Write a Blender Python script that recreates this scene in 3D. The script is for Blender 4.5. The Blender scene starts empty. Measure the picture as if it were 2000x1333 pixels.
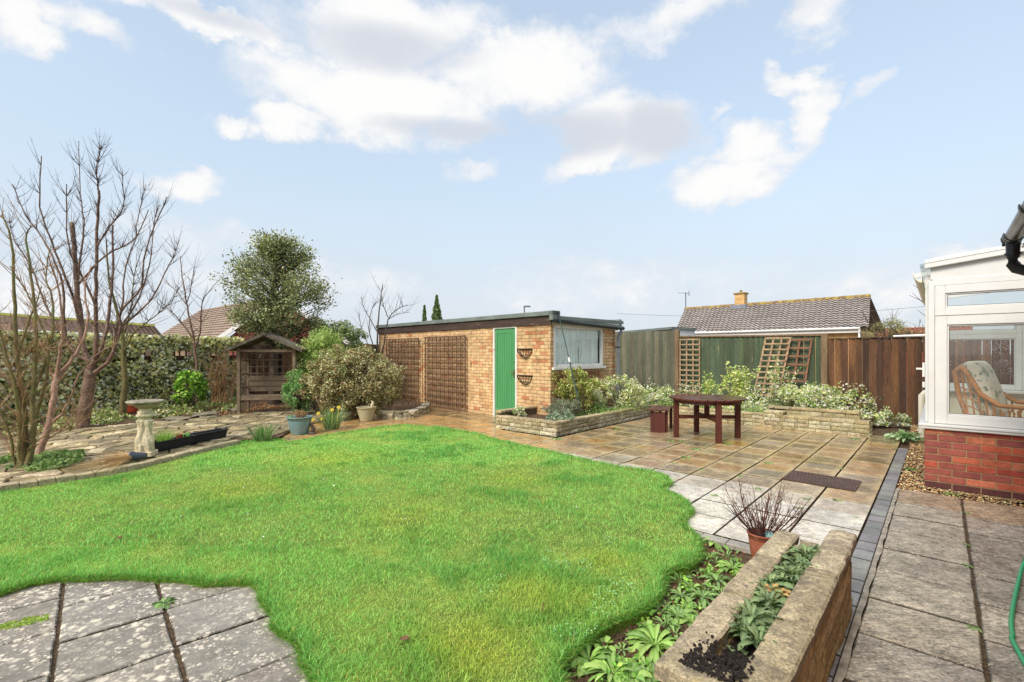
import bpy, math, random
import numpy as np
from mathutils import Vector, noise as mn
EXPO = .85; SKYK = .12; SUNE = 2.0; SKB = 1.5; GK = .9
random.seed(7); RNG = np.random.default_rng(7)
S = bpy.context.scene; COL = S.collection
R = math.radians
F, HZ, H = 934.0, 688.0, 1.5
def PX(px, py, z=0.0):
    Y = F*(H-z)/(py-HZ); return Vector(((px-1000)/F*Y, Y, z))
def D(px, py, Y):
    return Vector(((px-1000)/F*Y, Y, H+(HZ-py)/F*Y))
AX = Vector((.667, .745, 0)).normalized(); CX = Vector((AX.y, -AX.x, 0))
def CD(c, d, z=0.0):
    v = CX*c+AX*d; return Vector((v.x, v.y, z))
def L3(r, g, b, k=1.0):
    f = lambda u: (u/255/12.92 if u <= 10 else ((u/255+.055)/1.055)**2.4)*k
    return (f(r), f(g), f(b))
def ra(a, b): return random.uniform(a, b)
def jit(c, a=.12):
    k = 1+ra(-a, a); return (c[0]*k, c[1]*k*(1+ra(-a, a)*.25), c[2]*k*(1+ra(-a, a)*.4))
def mixc(a, b, t): return tuple(a[i]*(1-t)+b[i]*t for i in range(3))

# ---------- tagging ----------
def tag(o, label=None, cat=None, group=None, kind=None):
    if label: o['label'] = label
    if cat: o['category'] = cat
    if group: o['group'] = group
    if kind: o['kind'] = kind
    return o
def thing(name, label, cat, loc, group=None):
    o = bpy.data.objects.new(name, None); COL.objects.link(o)
    o.location = loc; o.empty_display_size = .1
    return tag(o, label, cat, group)
def wloc(o):
    v = Vector((0, 0, 0))
    while o is not None:
        v = v+o.location; o = o.parent
    return v
def copy_tree(o, parent=None):
    c = o.copy(); COL.objects.link(c); c.parent = parent
    for ch in list(o.children): copy_tree(ch, c)
    return c

class MB:
    def __init__(s): s.v = []; s.f = []; s.c = []
    def face(s, pts, col=None):
        n = len(s.v); s.v.extend([tuple(p) for p in pts]); s.f.append(tuple(range(n, n+len(pts)))); s.c.append(col)
    def grid(s, rows, col=None, closed=False):
        n = len(s.v); w = len(rows[0])
        for r in rows: s.v.extend([tuple(p) for p in r])
        for i in range(len(rows)-1):
            for j in range(w if closed else w-1):
                k = (j+1) % w
                s.f.append((n+i*w+j, n+i*w+k, n+(i+1)*w+k, n+(i+1)*w+j)); s.c.append(col)
        return n
    def box(s, o, ex, ey, ez, col=None):
        o = Vector(o); ex = Vector(ex); ey = Vector(ey); ez = Vector(ez)
        if ex.cross(ey).dot(ez) < 0: o = o+ey; ey = -ey
        n = len(s.v)
        for k in (0, 1):
            for (i, j) in ((0, 0), (1, 0), (1, 1), (0, 1)): s.v.append(tuple(o+ex*i+ey*j+ez*k))
        for f in ((0, 3, 2, 1), (4, 5, 6, 7), (0, 1, 5, 4), (1, 2, 6, 5), (2, 3, 7, 6), (3, 0, 4, 7)):
            s.f.append(tuple(n+i for i in f)); s.c.append(col)
    def cbox(s, c, sx, sy, sz, ang=0, col=None):      # centred in x,y; base at z
        ca, sa = math.cos(ang), math.sin(ang); ux = Vector((ca, sa, 0)); uy = Vector((-sa, ca, 0))
        s.box(Vector(c)-ux*sx/2-uy*sy/2, ux*sx, uy*sy, Vector((0, 0, sz)), col)
    def bar(s, a, b, w, t, side=None, col=None):       # rectangular bar from a to b
        a = Vector(a); b = Vector(b); d = (b-a)
        sd = Vector(side) if side is not None else d.cross(Vector((0, 0, 1)))
        if sd.length < 1e-5: sd = Vector((1, 0, 0))
        sd = (sd-d*(sd.dot(d)/d.dot(d))).normalized(); u = d.cross(sd).normalized()
        s.box(a-sd*w/2-u*t/2, sd*w, u*t, d, col)
    def prism(s, poly, z0, z1, col=None, ch=0.0, ccol=None, inset=0.0, ecol=None):
        if ecol is None: ecol = col
        poly = [Vector((p[0], p[1], 0)) for p in poly]
        ar = sum(poly[i].x*poly[(i+1) % len(poly)].y-poly[(i+1) % len(poly)].x*poly[i].y for i in range(len(poly)))
        if ar < 0: poly.reverse()
        c = sum(poly, Vector())/len(poly)
        def ring(off, z): return [Vector((p.x, p.y, z))+(c-p)*(min(.9, off/max(1e-4, (c-p).length)*1.3)) for p in poly]
        r0 = ring(0, z0); r1 = ring(0, z1-ch)
        m = len(poly)
        for i in range(m):
            j = (i+1) % m; s.face([r0[i], r0[j], r1[j], r1[i]], ecol)
        if ch > 0:
            r2 = ring(ch, z1)
            for i in range(m):
                j = (i+1) % m; s.face([r1[i], r1[j], r2[j], r2[i]], [ecol, ecol, col, col] if ecol is not col else col)
        else: r2 = r1
        if inset > 0:
            r3 = ring(inset, z1-.0015)
            for i in range(m):
                j = (i+1) % m; s.face([r2[i], r2[j], r3[j], r3[i]], [col, col, ccol, ccol])
            s.face(r3, ccol)
        else: s.face(r2, col)
    def tube(s, pts, rad, n=6, col=None, cap=True):
        pts = [Vector(p) for p in pts]
        if not hasattr(rad, '__len__'): rad = [rad]*len(pts)
        up = Vector((0, 0, 1)); d0 = (pts[-1]-pts[0])
        if abs(d0.normalized().z) > .9: up = Vector((1, .2, 0))
        rows = []
        for i, p in enumerate(pts):
            d = (pts[min(i+1, len(pts)-1)]-pts[max(i-1, 0)]).normalized()
            x = d.cross(up)
            if x.length < 1e-3: x = d.cross(Vector((.3, 1, .1)))
            x.normalize(); y = d.cross(x).normalized()
            rows.append([p+(x*math.cos(2*math.pi*k/n)+y*math.sin(2*math.pi*k/n))*rad[i] for k in range(n)])
        s.grid(rows, col, closed=True)
        if cap: s.face(list(reversed(rows[0])), col); s.face(rows[-1], col)
    def lathe(s, c, prof, n=24, col=None, fn=None, sx=1, sy=1):
        c = Vector(c); rows = []
        for (r, z) in prof:
            row = []
            for k in range(n):
                a = 2*math.pi*k/n; rr = r*(fn(a, z) if fn else 1)
                row.append(c+Vector((math.cos(a)*rr*sx, math.sin(a)*rr*sy, z)))
            rows.append(row)
        s.grid(rows, col, closed=True)
    def build(s, name, mat, parent=None, smooth=False, origin=None, bevel=0, subsurf=0):
        V = np.array(s.v, dtype=np.float64)
        if parent is not None: o = wloc(parent)
        elif origin is not None: o = Vector(origin)
        else: o = Vector(((V[:, 0].min()+V[:, 0].max())/2, (V[:, 1].min()+V[:, 1].max())/2, V[:, 2].min()))
        me = bpy.data.meshes.new(name)
        me.from_pydata((V-np.array(o)).tolist(), [], s.f); me.update()
        nl = len(me.loops); uv = np.zeros((nl, 2)); k = 0
        for p in me.polygons:
            nn = p.normal; vs = s.f[p.index]
            if abs(nn.z) > .7:
                for vi in vs: uv[k] = (s.v[vi][0], s.v[vi][1]); k += 1
            else:
                l = math.hypot(nn.x, nn.y); tx, ty = -nn.y/l, nn.x/l
                for vi in vs: uv[k] = (s.v[vi][0]*tx+s.v[vi][1]*ty, s.v[vi][2]); k += 1
        me.uv_layers.new(name='UV').data.foreach_set('uv', uv.ravel())
        if any(c is not None for c in s.c):
            ca = np.ones((nl, 4)); k = 0
            for fi, f in enumerate(s.f):
                c = s.c[fi]
                if c is None: c = (.5, .5, .5)
                if isinstance(c, list):
                    for cc in c: ca[k, :3] = cc; k += 1
                else: ca[k:k+len(f), :3] = c; k += len(f)
            me.color_attributes.new('Col', 'FLOAT_COLOR', 'CORNER').data.foreach_set('color', ca.ravel())
        if smooth: me.polygons.foreach_set('use_smooth', [True]*len(me.polygons))
        ob = bpy.data.objects.new(name, me); COL.objects.link(ob); me.materials.append(mat)
        if parent is not None: ob.parent = parent; ob.location = (0, 0, 0)
        else: ob.location = o
        if bevel:
            b = ob.modifiers.new('b', 'BEVEL'); b.width = bevel; b.segments = 1; b.limit_method = 'ANGLE'
        if subsurf:
            b = ob.modifiers.new('s', 'SUBSURF'); b.levels = subsurf; b.render_levels = subsurf
        return ob

def np_mesh(name, V, faces_n, cols, mat, parent=None, origin=None, smooth=False, fv=4):
    """V (N*k,3) vertices, faces_n: (M,fv) indexes, cols: per-vertex (N*k,3)"""
    o = np.array(wloc(parent)) if parent is not None else (np.array(origin) if origin is not None else np.array([V[:, 0].mean(), V[:, 1].mean(), V[:, 2].min()]))
    me = bpy.data.meshes.new(name); me.vertices.add(len(V)); me.vertices.foreach_set('co', (V-o).astype(np.float32).ravel())
    if isinstance(faces_n, list): loops = np.concatenate([f.ravel() for f in faces_n]); tot = np.concatenate([np.full(len(f), f.shape[1]) for f in faces_n])
    else: loops = faces_n.ravel(); tot = np.full(len(faces_n), faces_n.shape[1])
    me.loops.add(len(loops)); me.loops.foreach_set('vertex_index', loops.astype(np.int32))
    st = np.concatenate([[0], np.cumsum(tot)[:-1]])
    me.polygons.add(len(tot)); me.polygons.foreach_set('loop_start', st.astype(np.int32)); me.polygons.foreach_set('loop_total', tot.astype(np.int32))
    me.update(calc_edges=True)
    ca = np.ones((len(V), 4), dtype=np.float32); ca[:, :3] = cols
    me.color_attributes.new('Col', 'FLOAT_COLOR', 'POINT').data.foreach_set('color', ca.ravel())
    if smooth: me.polygons.foreach_set('use_smooth', [True]*len(tot))
    ob = bpy.data.objects.new(name, me); COL.objects.link(ob); me.materials.append(mat)
    if parent is not None: ob.parent = parent; ob.location = (0, 0, 0)
    else: ob.location = tuple(o)
    return ob

def leaf_arrays(P, size, cols, aspect=.5, up=.3, out=None, outw=0.0, fold=.25, facing=0.0):
    """diamond leaves folded on the midrib. P (N,3); size scalar/array; cols (N,3)"""
    N = len(P); size = np.broadcast_to(size, (N,)).astype(float)*RNG.uniform(.65, 1.25, N)
    d = RNG.normal(size=(N, 3)); d[:, 2] = d[:, 2]*.6+up
    if out is not None: d = d+out*outw
    d /= np.linalg.norm(d, axis=1)[:, None]
    q = RNG.normal(size=(N, 3))
    if facing and out is not None: q = q*.55+out*facing+np.array([0, 0, .45])*facing
    w = np.cross(d, q); w /= np.linalg.norm(w, axis=1)[:, None]
    n = np.cross(w, d)
    s = size[:, None]
    b = P-d*s*.5; t = P+d*s*.5
    l = P+w*s*aspect*.5+n*s*fold*aspect; r = P-w*s*aspect*.5+n*s*fold*aspect
    V = np.stack([b, l, t, r], 1).reshape(-1, 3)
    F_ = np.arange(N*4).reshape(N, 4)
    tri = np.concatenate([F_[:, [0, 2, 1]], F_[:, [0, 3, 2]]])
    C = np.repeat(cols, 4, 0)
    return V, tri, C
def leaves(name, P, size, cols, mat, parent=None, origin=None, **k):
    V, T, C = leaf_arrays(P, size, cols, **k); return np_mesh(name, V, T, C, mat, parent, origin)
def pick(cols, n, var=.25, w=None, k=1.5):
    cols = np.minimum(np.array(cols)*k, .8); i = RNG.choice(len(cols), n, p=w); c = cols[i]*(1+RNG.uniform(-var, var, (n, 1)))
    return c*(1+RNG.uniform(-.08, .08, (n, 3)))
def lumps(center, rad, nl, n, lr=.3, shell=.6, fl=None):
    """points in n/nl clusters scattered through an ellipsoid"""
    c = np.array(center); rad = np.array(rad, float)
    u = RNG.normal(size=(nl, 3)); u /= np.linalg.norm(u, axis=1)[:, None]
    rr = (shell+(1-shell)*RNG.random(nl))[:, None]*RNG.uniform(.75, 1.08, (nl, 1))
    cc = c+u*rr*rad
    i = RNG.integers(0, nl, n); g = RNG.normal(size=(n, 3)); g /= np.linalg.norm(g, axis=1)[:, None]
    P = cc[i]+g*(RNG.random((n, 1))**.6)*lr*rad.mean()*RNG.uniform(.6, 1.3, nl)[i][:, None]
    if fl is not None: P[:, 2] = np.maximum(P[:, 2], fl+RNG.random(n)*.05)
    return P

# ---------- materials ----------
def nodes(m):
    m.use_nodes = True; nt = m.node_tree; return nt, nt.nodes, nt.links, nt.nodes['Principled BSDF']
def pmat(name, col=(.5, .5, .5), attr=False, rough=.75, ns=((3, .8, 1.2),), stains=(), bump=(40, .3, .01), sc=(1, 1, 1), spec=.4, rvar=None, metal=0, brick=None, coat=0, bump2=None, sss=0):
    m = bpy.data.materials.new(name); nt, N, Lk, B = nodes(m)
    tc = N.new('ShaderNodeTexCoord'); mp = N.new('ShaderNodeMapping'); mp.inputs['Scale'].default_value = sc
    Lk.new(tc.outputs['Object'], mp.inputs['Vector']); vec = mp.outputs[0]
    def mixn(kind, fac, a, b):
        x = N.new('ShaderNodeMix'); x.data_type = 'RGBA'; x.blend_type = kind
        for sock, val in ((x.inputs[0], fac), (x.inputs[6], a), (x.inputs[7], b)):
            if isinstance(val, (int, float)): sock.default_value = val
            elif isinstance(val, tuple): sock.default_value = (*val[:3], 1)
            else: Lk.new(val, sock)
        return x.outputs[2]
    def noise(scale, det=3, v=vec, ro=.6):
        n = N.new('ShaderNodeTexNoise'); n.inputs['Scale'].default_value = scale; n.inputs['Detail'].default_value = det; n.inputs['Roughness'].default_value = ro
        Lk.new(v, n.inputs['Vector']); return n.outputs['Fac']
    def mr(v, a, b, c, d):
        n = N.new('ShaderNodeMapRange'); n.inputs[1].default_value = a; n.inputs[2].default_value = b; n.inputs[3].default_value = c; n.inputs[4].default_value = d
        Lk.new(v, n.inputs[0]); return n.outputs[0]
    bumpsrc = None
    if brick:
        bt = N.new('ShaderNodeTexBrick'); uvn = N.new('ShaderNodeUVMap'); uvn.uv_map = 'UV'
        Lk.new(uvn.outputs[0], bt.inputs['Vector'])
        bt.inputs['Color1'].default_value = (*brick['c1'], 1); bt.inputs['Color2'].default_value = (*brick['c2'], 1); bt.inputs['Mortar'].default_value = (*brick['m'], 1)
        bt.inputs['Scale'].default_value = 1; bt.inputs['Mortar Size'].default_value = brick.get('ms', .006); bt.inputs['Brick Width'].default_value = brick.get('w', .225); bt.inputs['Row Height'].default_value = brick.get('h', .075)
        bt.inputs['Mortar Smooth'].default_value = .3; bt.inputs['Bias'].default_value = brick.get('bias', -.2)
        c = bt.outputs['Color']; bumpsrc = bt.outputs['Fac']
        if 'c3' in brick:   # odd bricks: second brick texture with the same layout
            b2 = N.new('ShaderNodeTexBrick'); Lk.new(uvn.outputs[0], b2.inputs['Vector'])
            for k_, v_ in (('Color1', (0, 0, 0, 1)), ('Color2', (1, 1, 1, 1)), ('Mortar', (0, 0, 0, 1))): b2.inputs[k_].default_value = v_
            for k_ in ('Scale', 'Mortar Size', 'Brick Width', 'Row Height'): b2.inputs[k_].default_value = bt.inputs[k_].default_value
            b2.inputs['Bias'].default_value = 0; b2.offset_frequency = 2
            f = mr(b2.outputs['Color'], .84, .97, 0, .75); c = mixn('MIX', f, c, tuple(brick['c3']))
    elif attr:
        a = N.new('ShaderNodeAttribute'); a.attribute_name = 'Col'; c = a.outputs['Color']
    else:
        rg = N.new('ShaderNodeRGB'); rg.outputs[0].default_value = (*col, 1); c = rg.outputs[0]
    for (scale, lo, hi) in ns:
        f = mr(noise(scale), .3, .7, lo, hi)
        cm = N.new('ShaderNodeCombineColor'); [Lk.new(f, cm.inputs[i]) for i in range(3)]
        c = mixn('MULTIPLY', 1.0, c, cm.outputs[0])
    for st in stains:   # (kind, scale, lo, hi, colour, strength)
        kind, scale, lo, hi, sc_, k = st
        if kind == 'n': f = mr(noise(scale, 4), lo, hi, 0, k)
        else:
            v = N.new('ShaderNodeTexVoronoi'); v.inputs['Scale'].default_value = scale; v.inputs['Randomness'].default_value = 1
            w = N.new('ShaderNodeVectorMath'); w.operation = 'MULTIPLY_ADD'
            nz = N.new('ShaderNodeTexNoise'); nz.inputs['Scale'].default_value = scale*2; nz.inputs['Detail'].default_value = 4; Lk.new(vec, nz.inputs['Vector'])
            Lk.new(nz.outputs['Color'], w.inputs[0]); w.inputs[1].default_value = (.9/scale,)*3; Lk.new(vec, w.inputs[2]); Lk.new(w.outputs[0], v.inputs['Vector'])
            # only some cells carry a spot
            sp = N.new('ShaderNodeSeparateColor'); Lk.new(v.outputs['Color'], sp.inputs[0])
            f1 = mr(v.outputs['Distance'], lo, hi, 1, 0); f2 = mr(sp.outputs[0], .45, .5, 0, k)
            mu = N.new('ShaderNodeMath'); mu.operation = 'MULTIPLY'; Lk.new(f1, mu.inputs[0]); Lk.new(f2, mu.inputs[1])
            mv = N.new('ShaderNodeMath'); mv.operation = 'MULTIPLY'; Lk.new(mu.outputs[0], mv.inputs[0]); Lk.new(mr(noise(max(.9, scale*.11), 3), .4, .56, .08, 1), mv.inputs[1]); f = mv.outputs[0]
        c = mixn('MIX', f, c, sc_)
    Lk.new(c, B.inputs['Base Color'])
    B.inputs['Roughness'].default_value = rough; B.inputs['Specular IOR Level'].default_value = spec; B.inputs['Metallic'].default_value = metal; B.inputs['Coat Weight'].default_value = coat
    if rvar: Lk.new(mr(noise(rvar[0], 4), .35, .65, rvar[1], rvar[2]), B.inputs['Roughness'])
    nrm = None
    if bumpsrc is not None:
        bp = N.new('ShaderNodeBump'); bp.invert = True; bp.inputs['Strength'].default_value = .8; bp.inputs['Distance'].default_value = .01; Lk.new(bumpsrc, bp.inputs['Height']); nrm = bp.outputs[0]
    for b in (bump, bump2):
        if b:
            bp = N.new('ShaderNodeBump'); bp.inputs['Strength'].default_value = b[1]; bp.inputs['Distance'].default_value = b[2]
            Lk.new(noise(b[0], 3), bp.inputs['Height'])
            if nrm is not None: Lk.new(nrm, bp.inputs['Normal'])
            nrm = bp.outputs[0]
    if nrm is not None: Lk.new(nrm, B.inputs['Normal'])
    return m
def leafmat(name, tr=.35, rough=.45, spec=.4):
    m = bpy.data.materials.new(name); nt, N, Lk, B = nodes(m)
    a = N.new('ShaderNodeAttribute'); a.attribute_name = 'Col'
    Lk.new(a.outputs['Color'], B.inputs['Base Color']); B.inputs['Roughness'].default_value = rough; B.inputs['Specular IOR Level'].default_value = spec
    t = N.new('ShaderNodeBsdfTranslucent'); g = N.new('ShaderNodeMix'); g.data_type = 'RGBA'; g.blend_type = 'MULTIPLY'; g.inputs[0].default_value = 1
    Lk.new(a.outputs['Color'], g.inputs[6]); g.inputs[7].default_value = (1.15, 1.15, .75, 1); Lk.new(g.outputs[2], t.inputs['Color'])
    mx = N.new('ShaderNodeMixShader'); mx.inputs[0].default_value = tr
    Lk.new(B.outputs[0], mx.inputs[1]); Lk.new(t.outputs[0], mx.inputs[2]); Lk.new(mx.outputs[0], N['Material Output'].inputs['Surface'])
    return m
def glassmat(name, tint=(.9, .95, .93), refl=1.0, drops=False):
    m = bpy.data.materials.new(name); nt, N, Lk, B = nodes(m)
    N.remove(B); t = N.new('ShaderNodeBsdfTransparent'); t.inputs[0].default_value = (*tint, 1)
    g = N.new('ShaderNodeBsdfGlossy'); g.inputs['Roughness'].default_value = .02
    lw_ = N.new('ShaderNodeLayerWeight'); lw_.inputs[0].default_value = .5
    pw = N.new('ShaderNodeMath'); pw.operation = 'POWER'; Lk.new(lw_.outputs['Facing'], pw.inputs[0]); pw.inputs[1].default_value = 3.5
    mu = N.new('ShaderNodeMath'); mu.operation = 'MULTIPLY_ADD'; Lk.new(pw.outputs[0], mu.inputs[0]); mu.inputs[1].default_value = .7*refl; mu.inputs[2].default_value = .05*refl
    mx = N.new('ShaderNodeMixShader'); Lk.new(mu.outputs[0], mx.inputs[0]); Lk.new(t.outputs[0], mx.inputs[1]); Lk.new(g.outputs[0], mx.inputs[2])
    out = mx.outputs[0]
    if drops:   # rain drops sitting on the pane
        tc = N.new('ShaderNodeTexCoord'); v = N.new('ShaderNodeTexVoronoi'); v.inputs['Scale'].default_value = 75; Lk.new(tc.outputs['Object'], v.inputs['Vector'])
        nz = N.new('ShaderNodeTexNoise'); nz.inputs['Scale'].default_value = 3.5; nz.inputs['Detail'].default_value = 3; Lk.new(tc.outputs['Object'], nz.inputs['Vector'])
        th = N.new('ShaderNodeMapRange'); th.inputs[1].default_value = .4; th.inputs[2].default_value = .72; th.inputs[3].default_value = .04; th.inputs[4].default_value = .34; Lk.new(nz.outputs['Fac'], th.inputs[0])
        lt = N.new('ShaderNodeMath'); lt.operation = 'LESS_THAN'; lt.use_clamp = True; Lk.new(v.outputs['Distance'], lt.inputs[0]); Lk.new(th.outputs[0], lt.inputs[1])
        k = N.new('ShaderNodeMath'); k.operation = 'MULTIPLY_ADD'; k.inputs[1].default_value = .4; k.inputs[2].default_value = .04; Lk.new(lt.outputs[0], k.inputs[0])
        df = N.new('ShaderNodeBsdfDiffuse'); df.inputs[0].default_value = (.75, .78, .8, 1)
        m2 = N.new('ShaderNodeMixShader'); Lk.new(k.outputs[0], m2.inputs[0]); Lk.new(out, m2.inputs[1]); Lk.new(df.outputs[0], m2.inputs[2]); out = m2.outputs[0]
    Lk.new(out, N['Material Output'].inputs['Surface']); return m

M = {}
M['soil'] = pmat('soil', L3(92, 72, 54), rough=.95, ns=((4, .6, 1.3), (40, .6, 1.4)), bump=(60, 1, .02), stains=(('n', 9, .55, .75, L3(120, 100, 70), .6),))
M['compost'] = pmat('compost', L3(38, 32, 28), rough=.9, ns=((60, .4, 1.9),), bump=(90, 1, .02))
M['lawn'] = pmat('lawn', L3(105, 130, 50), rough=.9, ns=((6, .8, 1.2), (60, .6, 1.3)), bump=(80, .8, .02), stains=(('n', 3, .5, .7, L3(140, 150, 60), .5),))
M['slab'] = pmat('slab', attr=True, rough=.4, ns=((2.2, .74, 1.2), (14, .68, 1.28), (50, .66, 1.34)), rvar=(2.6, .03, .45), bump=(55, .22, .006), bump2=(7, .25, .01), spec=.55,
    stains=(('n', 3.2, .58, .72, L3(120, 92, 52), .45), ('n', 24, .66, .74, L3(205, 195, 175), .45)))
M['path'] = pmat('path', attr=True, rough=.5, ns=((1.6, .75, 1.2), (11, .6, 1.4), (45, .45, 1.6)), sc=(1, 1.6, 1), rvar=(3, .08, .5), bump=(16, .9, .02), bump2=(80, .7, .008), spec=.5,
    stains=(('n', 7, .58, .7, L3(96, 92, 86), .5), ('v', 48, .22, .34, L3(214, 200, 176), .7), ('n', 2.3, .62, .75, L3(184, 156, 116), .35), ('n', 20, .62, .7, L3(208, 192, 160), .5)))
M['lichen_slab'] = pmat('lichen_slab', attr=True, rough=.75, ns=((2, .8, 1.2), (15, .8, 1.2), (90, .8, 1.25)), bump=(40, .4, .006), bump2=(8, .3, .01),
    stains=(('n', 4, .5, .7, L3(98, 96, 94), .5), ('v', 15, .26, .42, L3(214, 206, 186), .8), ('v', 29, .3, .44, L3(214, 206, 188), .8), ('v', 60, .3, .4, L3(215, 205, 185), .7), ('n', 3, .6, .7, L3(186, 160, 128), .4)))
M['crazy'] = pmat('crazy', attr=True, rough=.7, ns=((3, .6, 1.3), (16, .55, 1.4), (70, .6, 1.4)), rvar=(3, .3, .8), bump=(22, .7, .02), bump2=(90, .4, .006), stains=(('n', 2.4, .48, .64, L3(96, 92, 58), .55), ('n', 6, .52, .66, L3(74, 74, 44), .6), ('n', 20, .64, .7, L3(206, 198, 170), .5)))
M['stoneblock'] = pmat('stoneblock', attr=True, rough=.9, ns=((9, .72, 1.25), (45, .6, 1.35)), bump=(30, .8, .02), bump2=(110, .5, .006), stains=(('n', 14, .6, .7, L3(84, 78, 62), .55), ('v', 38, .15, .28, L3(225, 220, 200), .4)))
M['coping'] = pmat('coping', attr=True, rough=.88, ns=((4, .7, 1.2), (30, .65, 1.35), (110, .55, 1.5)), bump=(70, .5, .008), bump2=(12, .4, .012), stains=(('n', 13, .55, .66, L3(92, 84, 76), .6), ('v', 17, .14, .24, L3(88, 84, 82), .8), ('n', 30, .64, .7, L3(196, 186, 150), .6), ('n', 6, .62, .72, L3(175, 160, 110), .5)))
M['brickred'] = pmat('brickred', attr=True, rough=.75, ns=((14, .78, 1.22), (90, .8, 1.2)), bump=(60, .35, .006), stains=(('n', 11, .64, .76, L3(212, 160, 120), .5),))
M['mortar'] = pmat('mortar', L3(160, 138, 104), rough=.95, ns=((20, .8, 1.2),), bump=(120, .5, .004))
M['darkmortar'] = pmat('darkmortar', L3(90, 80, 60), rough=.95, ns=((20, .7, 1.3),), bump=(120, .5, .004))
M['shedbrick'] = pmat('shedbrick', rough=.85, ns=((1.4, .78, 1.15), (8, .72, 1.25), (50, .7, 1.3)), bump=(70, .5, .006), stains=(('n', 3.2, .6, .72, L3(110, 84, 56), .5), ('n', 26, .68, .72, L3(236, 224, 200), .7), ('n', 1.7, .55, .75, L3(150, 96, 52), .5), ('n', 6, .64, .74, L3(226, 200, 160), .5)),
    brick=dict(c1=L3(214, 182, 136), c2=L3(198, 154, 108), m=L3(150, 124, 92), c3=L3(186, 108, 74), ms=.007))
M['yellowbrick'] = pmat('yellowbrick', rough=.85, ns=((3, .85, 1.15),), bump=(70, .3, .005), brick=dict(c1=L3(214, 178, 118), c2=L3(190, 140, 88), m=L3(170, 150, 120), ms=.005))
M['dullwall'] = pmat('dull_wall', L3(150, 128, 108), rough=.9)
M['farbrick'] = pmat('farbrick', rough=.85, ns=((1, .85, 1.15),), bump=(70, .2, .005), brick=dict(c1=L3(150, 82, 66), c2=L3(120, 60, 50), m=L3(132, 84, 70), ms=.005))
M['felt'] = pmat('felt', L3(112, 122, 118), rough=.85, ns=((2, .8, 1.2), (30, .85, 1.15)), bump=(120, .4, .004), stains=(('n', 5, .6, .75, L3(150, 156, 150), .5),))
M['darktimber'] = pmat('darktimber', L3(66, 52, 46), rough=.8, ns=((3, .7, 1.3), (25, .7, 1.3)), sc=(.5, .5, 5), bump=(30, .5, .01), stains=(('n', 4, .62, .7, L3(150, 130, 110), .6),))
M['oldwood'] = pmat('oldwood', L3(118, 98, 74), attr=False, rough=.85, ns=((3, .65, 1.3), (26, .7, 1.3)), sc=(3, 3, .7), bump=(30, .5, .006), stains=(('n', 3, .58, .7, L3(90, 96, 74), .45),))
M['trellis'] = pmat('trellis', L3(92, 70, 52), rough=.85, ns=((5, .65, 1.35), (40, .7, 1.3)), bump=(50, .5, .004), stains=(('n', 8, .6, .7, L3(140, 120, 96), .5),))
M['paletrellis'] = pmat('paletrellis', L3(158, 134, 106), rough=.85, ns=((5, .7, 1.3), (40, .7, 1.3)), bump=(50, .5, .004), stains=(('n', 7, .55, .7, L3(110, 76, 52), .6),))
M['arbour'] = pmat('arbour', L3(128, 110, 90), rough=.85, ns=((4, .65, 1.3), (40, .7, 1.3)), bump=(50, .5, .004), stains=(('n', 5, .55, .7, L3(124, 112, 92), .5), ('n', 3, .6, .72, L3(88, 96, 70), .5)))
M['boards'] = pmat('boards', attr=True, rough=.8, ns=((2.2, .72, 1.25), (22, .75, 1.25)), sc=(4, 4, .5), bump=(26, .5, .006), stains=(('n', 3.2, .66, .74, L3(176, 164, 120), .5),))
M['brownboards'] = pmat('brownboards', attr=True, rough=.75, ns=((2, .65, 1.3), (20, .65, 1.3)), sc=(4, 4, .45), bump=(26, .5, .006), stains=(('n', 1.6, .52, .7, L3(52, 34, 24), .7), ('v', 3.4, .1, .34, L3(24, 14, 10), .9), ('n', 9, .64, .74, L3(150, 106, 70), .5)))
M['tabletop'] = pmat('tabletop', L3(84, 42, 32), rough=.22, ns=((4, .75, 1.25), (40, .85, 1.15)), rvar=(5, .08, .4), bump=(60, .15, .004), spec=.6)
M['tablewood'] = pmat('tablewood', L3(84, 43, 34), rough=.5, ns=((4, .8, 1.2),), sc=(3, 3, .6), bump=(40, .25, .004))
M['green'] = pmat('green_paint', L3(76, 146, 92), rough=.5, ns=((2, .92, 1.06), (30, .94, 1.05)), sc=(3, 3, .5), bump=(18, .2, .004), stains=(('n', 2.5, .5, .75, L3(60, 118, 78), .5), ('n', 9, .66, .74, L3(140, 196, 150), .45), ('n', 16, .7, .74, L3(190, 196, 170), .5)))
M['white'] = pmat('white_paint', L3(226, 226, 222), rough=.4, ns=((2, .94, 1.03), (25, .95, 1.03)), bump=(20, .05, .002))
M['oldwhite'] = pmat('old_white_paint', L3(222, 222, 216), rough=.55, ns=((3, .85, 1.05),), bump=(30, .2, .003), stains=(('n', 8, .64, .7, L3(130, 115, 95), .7),))
M['upvc'] = pmat('upvc', L3(214, 215, 213), rough=.28, ns=((1.5, .95, 1.02), (9, .97, 1.02)), bump=None, stains=(('n', 3, .58, .8, L3(178, 170, 150), .4), ('n', 26, .68, .74, L3(120, 112, 96), .35)))
M['cream'] = pmat('cream', L3(226, 220, 200), rough=.5, ns=((4, .9, 1.05),), bump=None)
M['black'] = pmat('black_plastic', L3(38, 40, 44), rough=.35, ns=((3, .8, 1.2),), bump=(40, .05, .002))
M['iron'] = pmat('iron', L3(42, 34, 32), rough=.6, metal=.3, ns=((20, .7, 1.4),), bump=(60, .3, .002))
M['steel'] = pmat('steel', L3(120, 124, 126), rough=.5, metal=.6, ns=((10, .8, 1.2),), bump=None)
M['greypipe'] = pmat('grey_pipe', L3(120, 128, 140), rough=.4, ns=((5, .8, 1.2),), bump=None)
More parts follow.
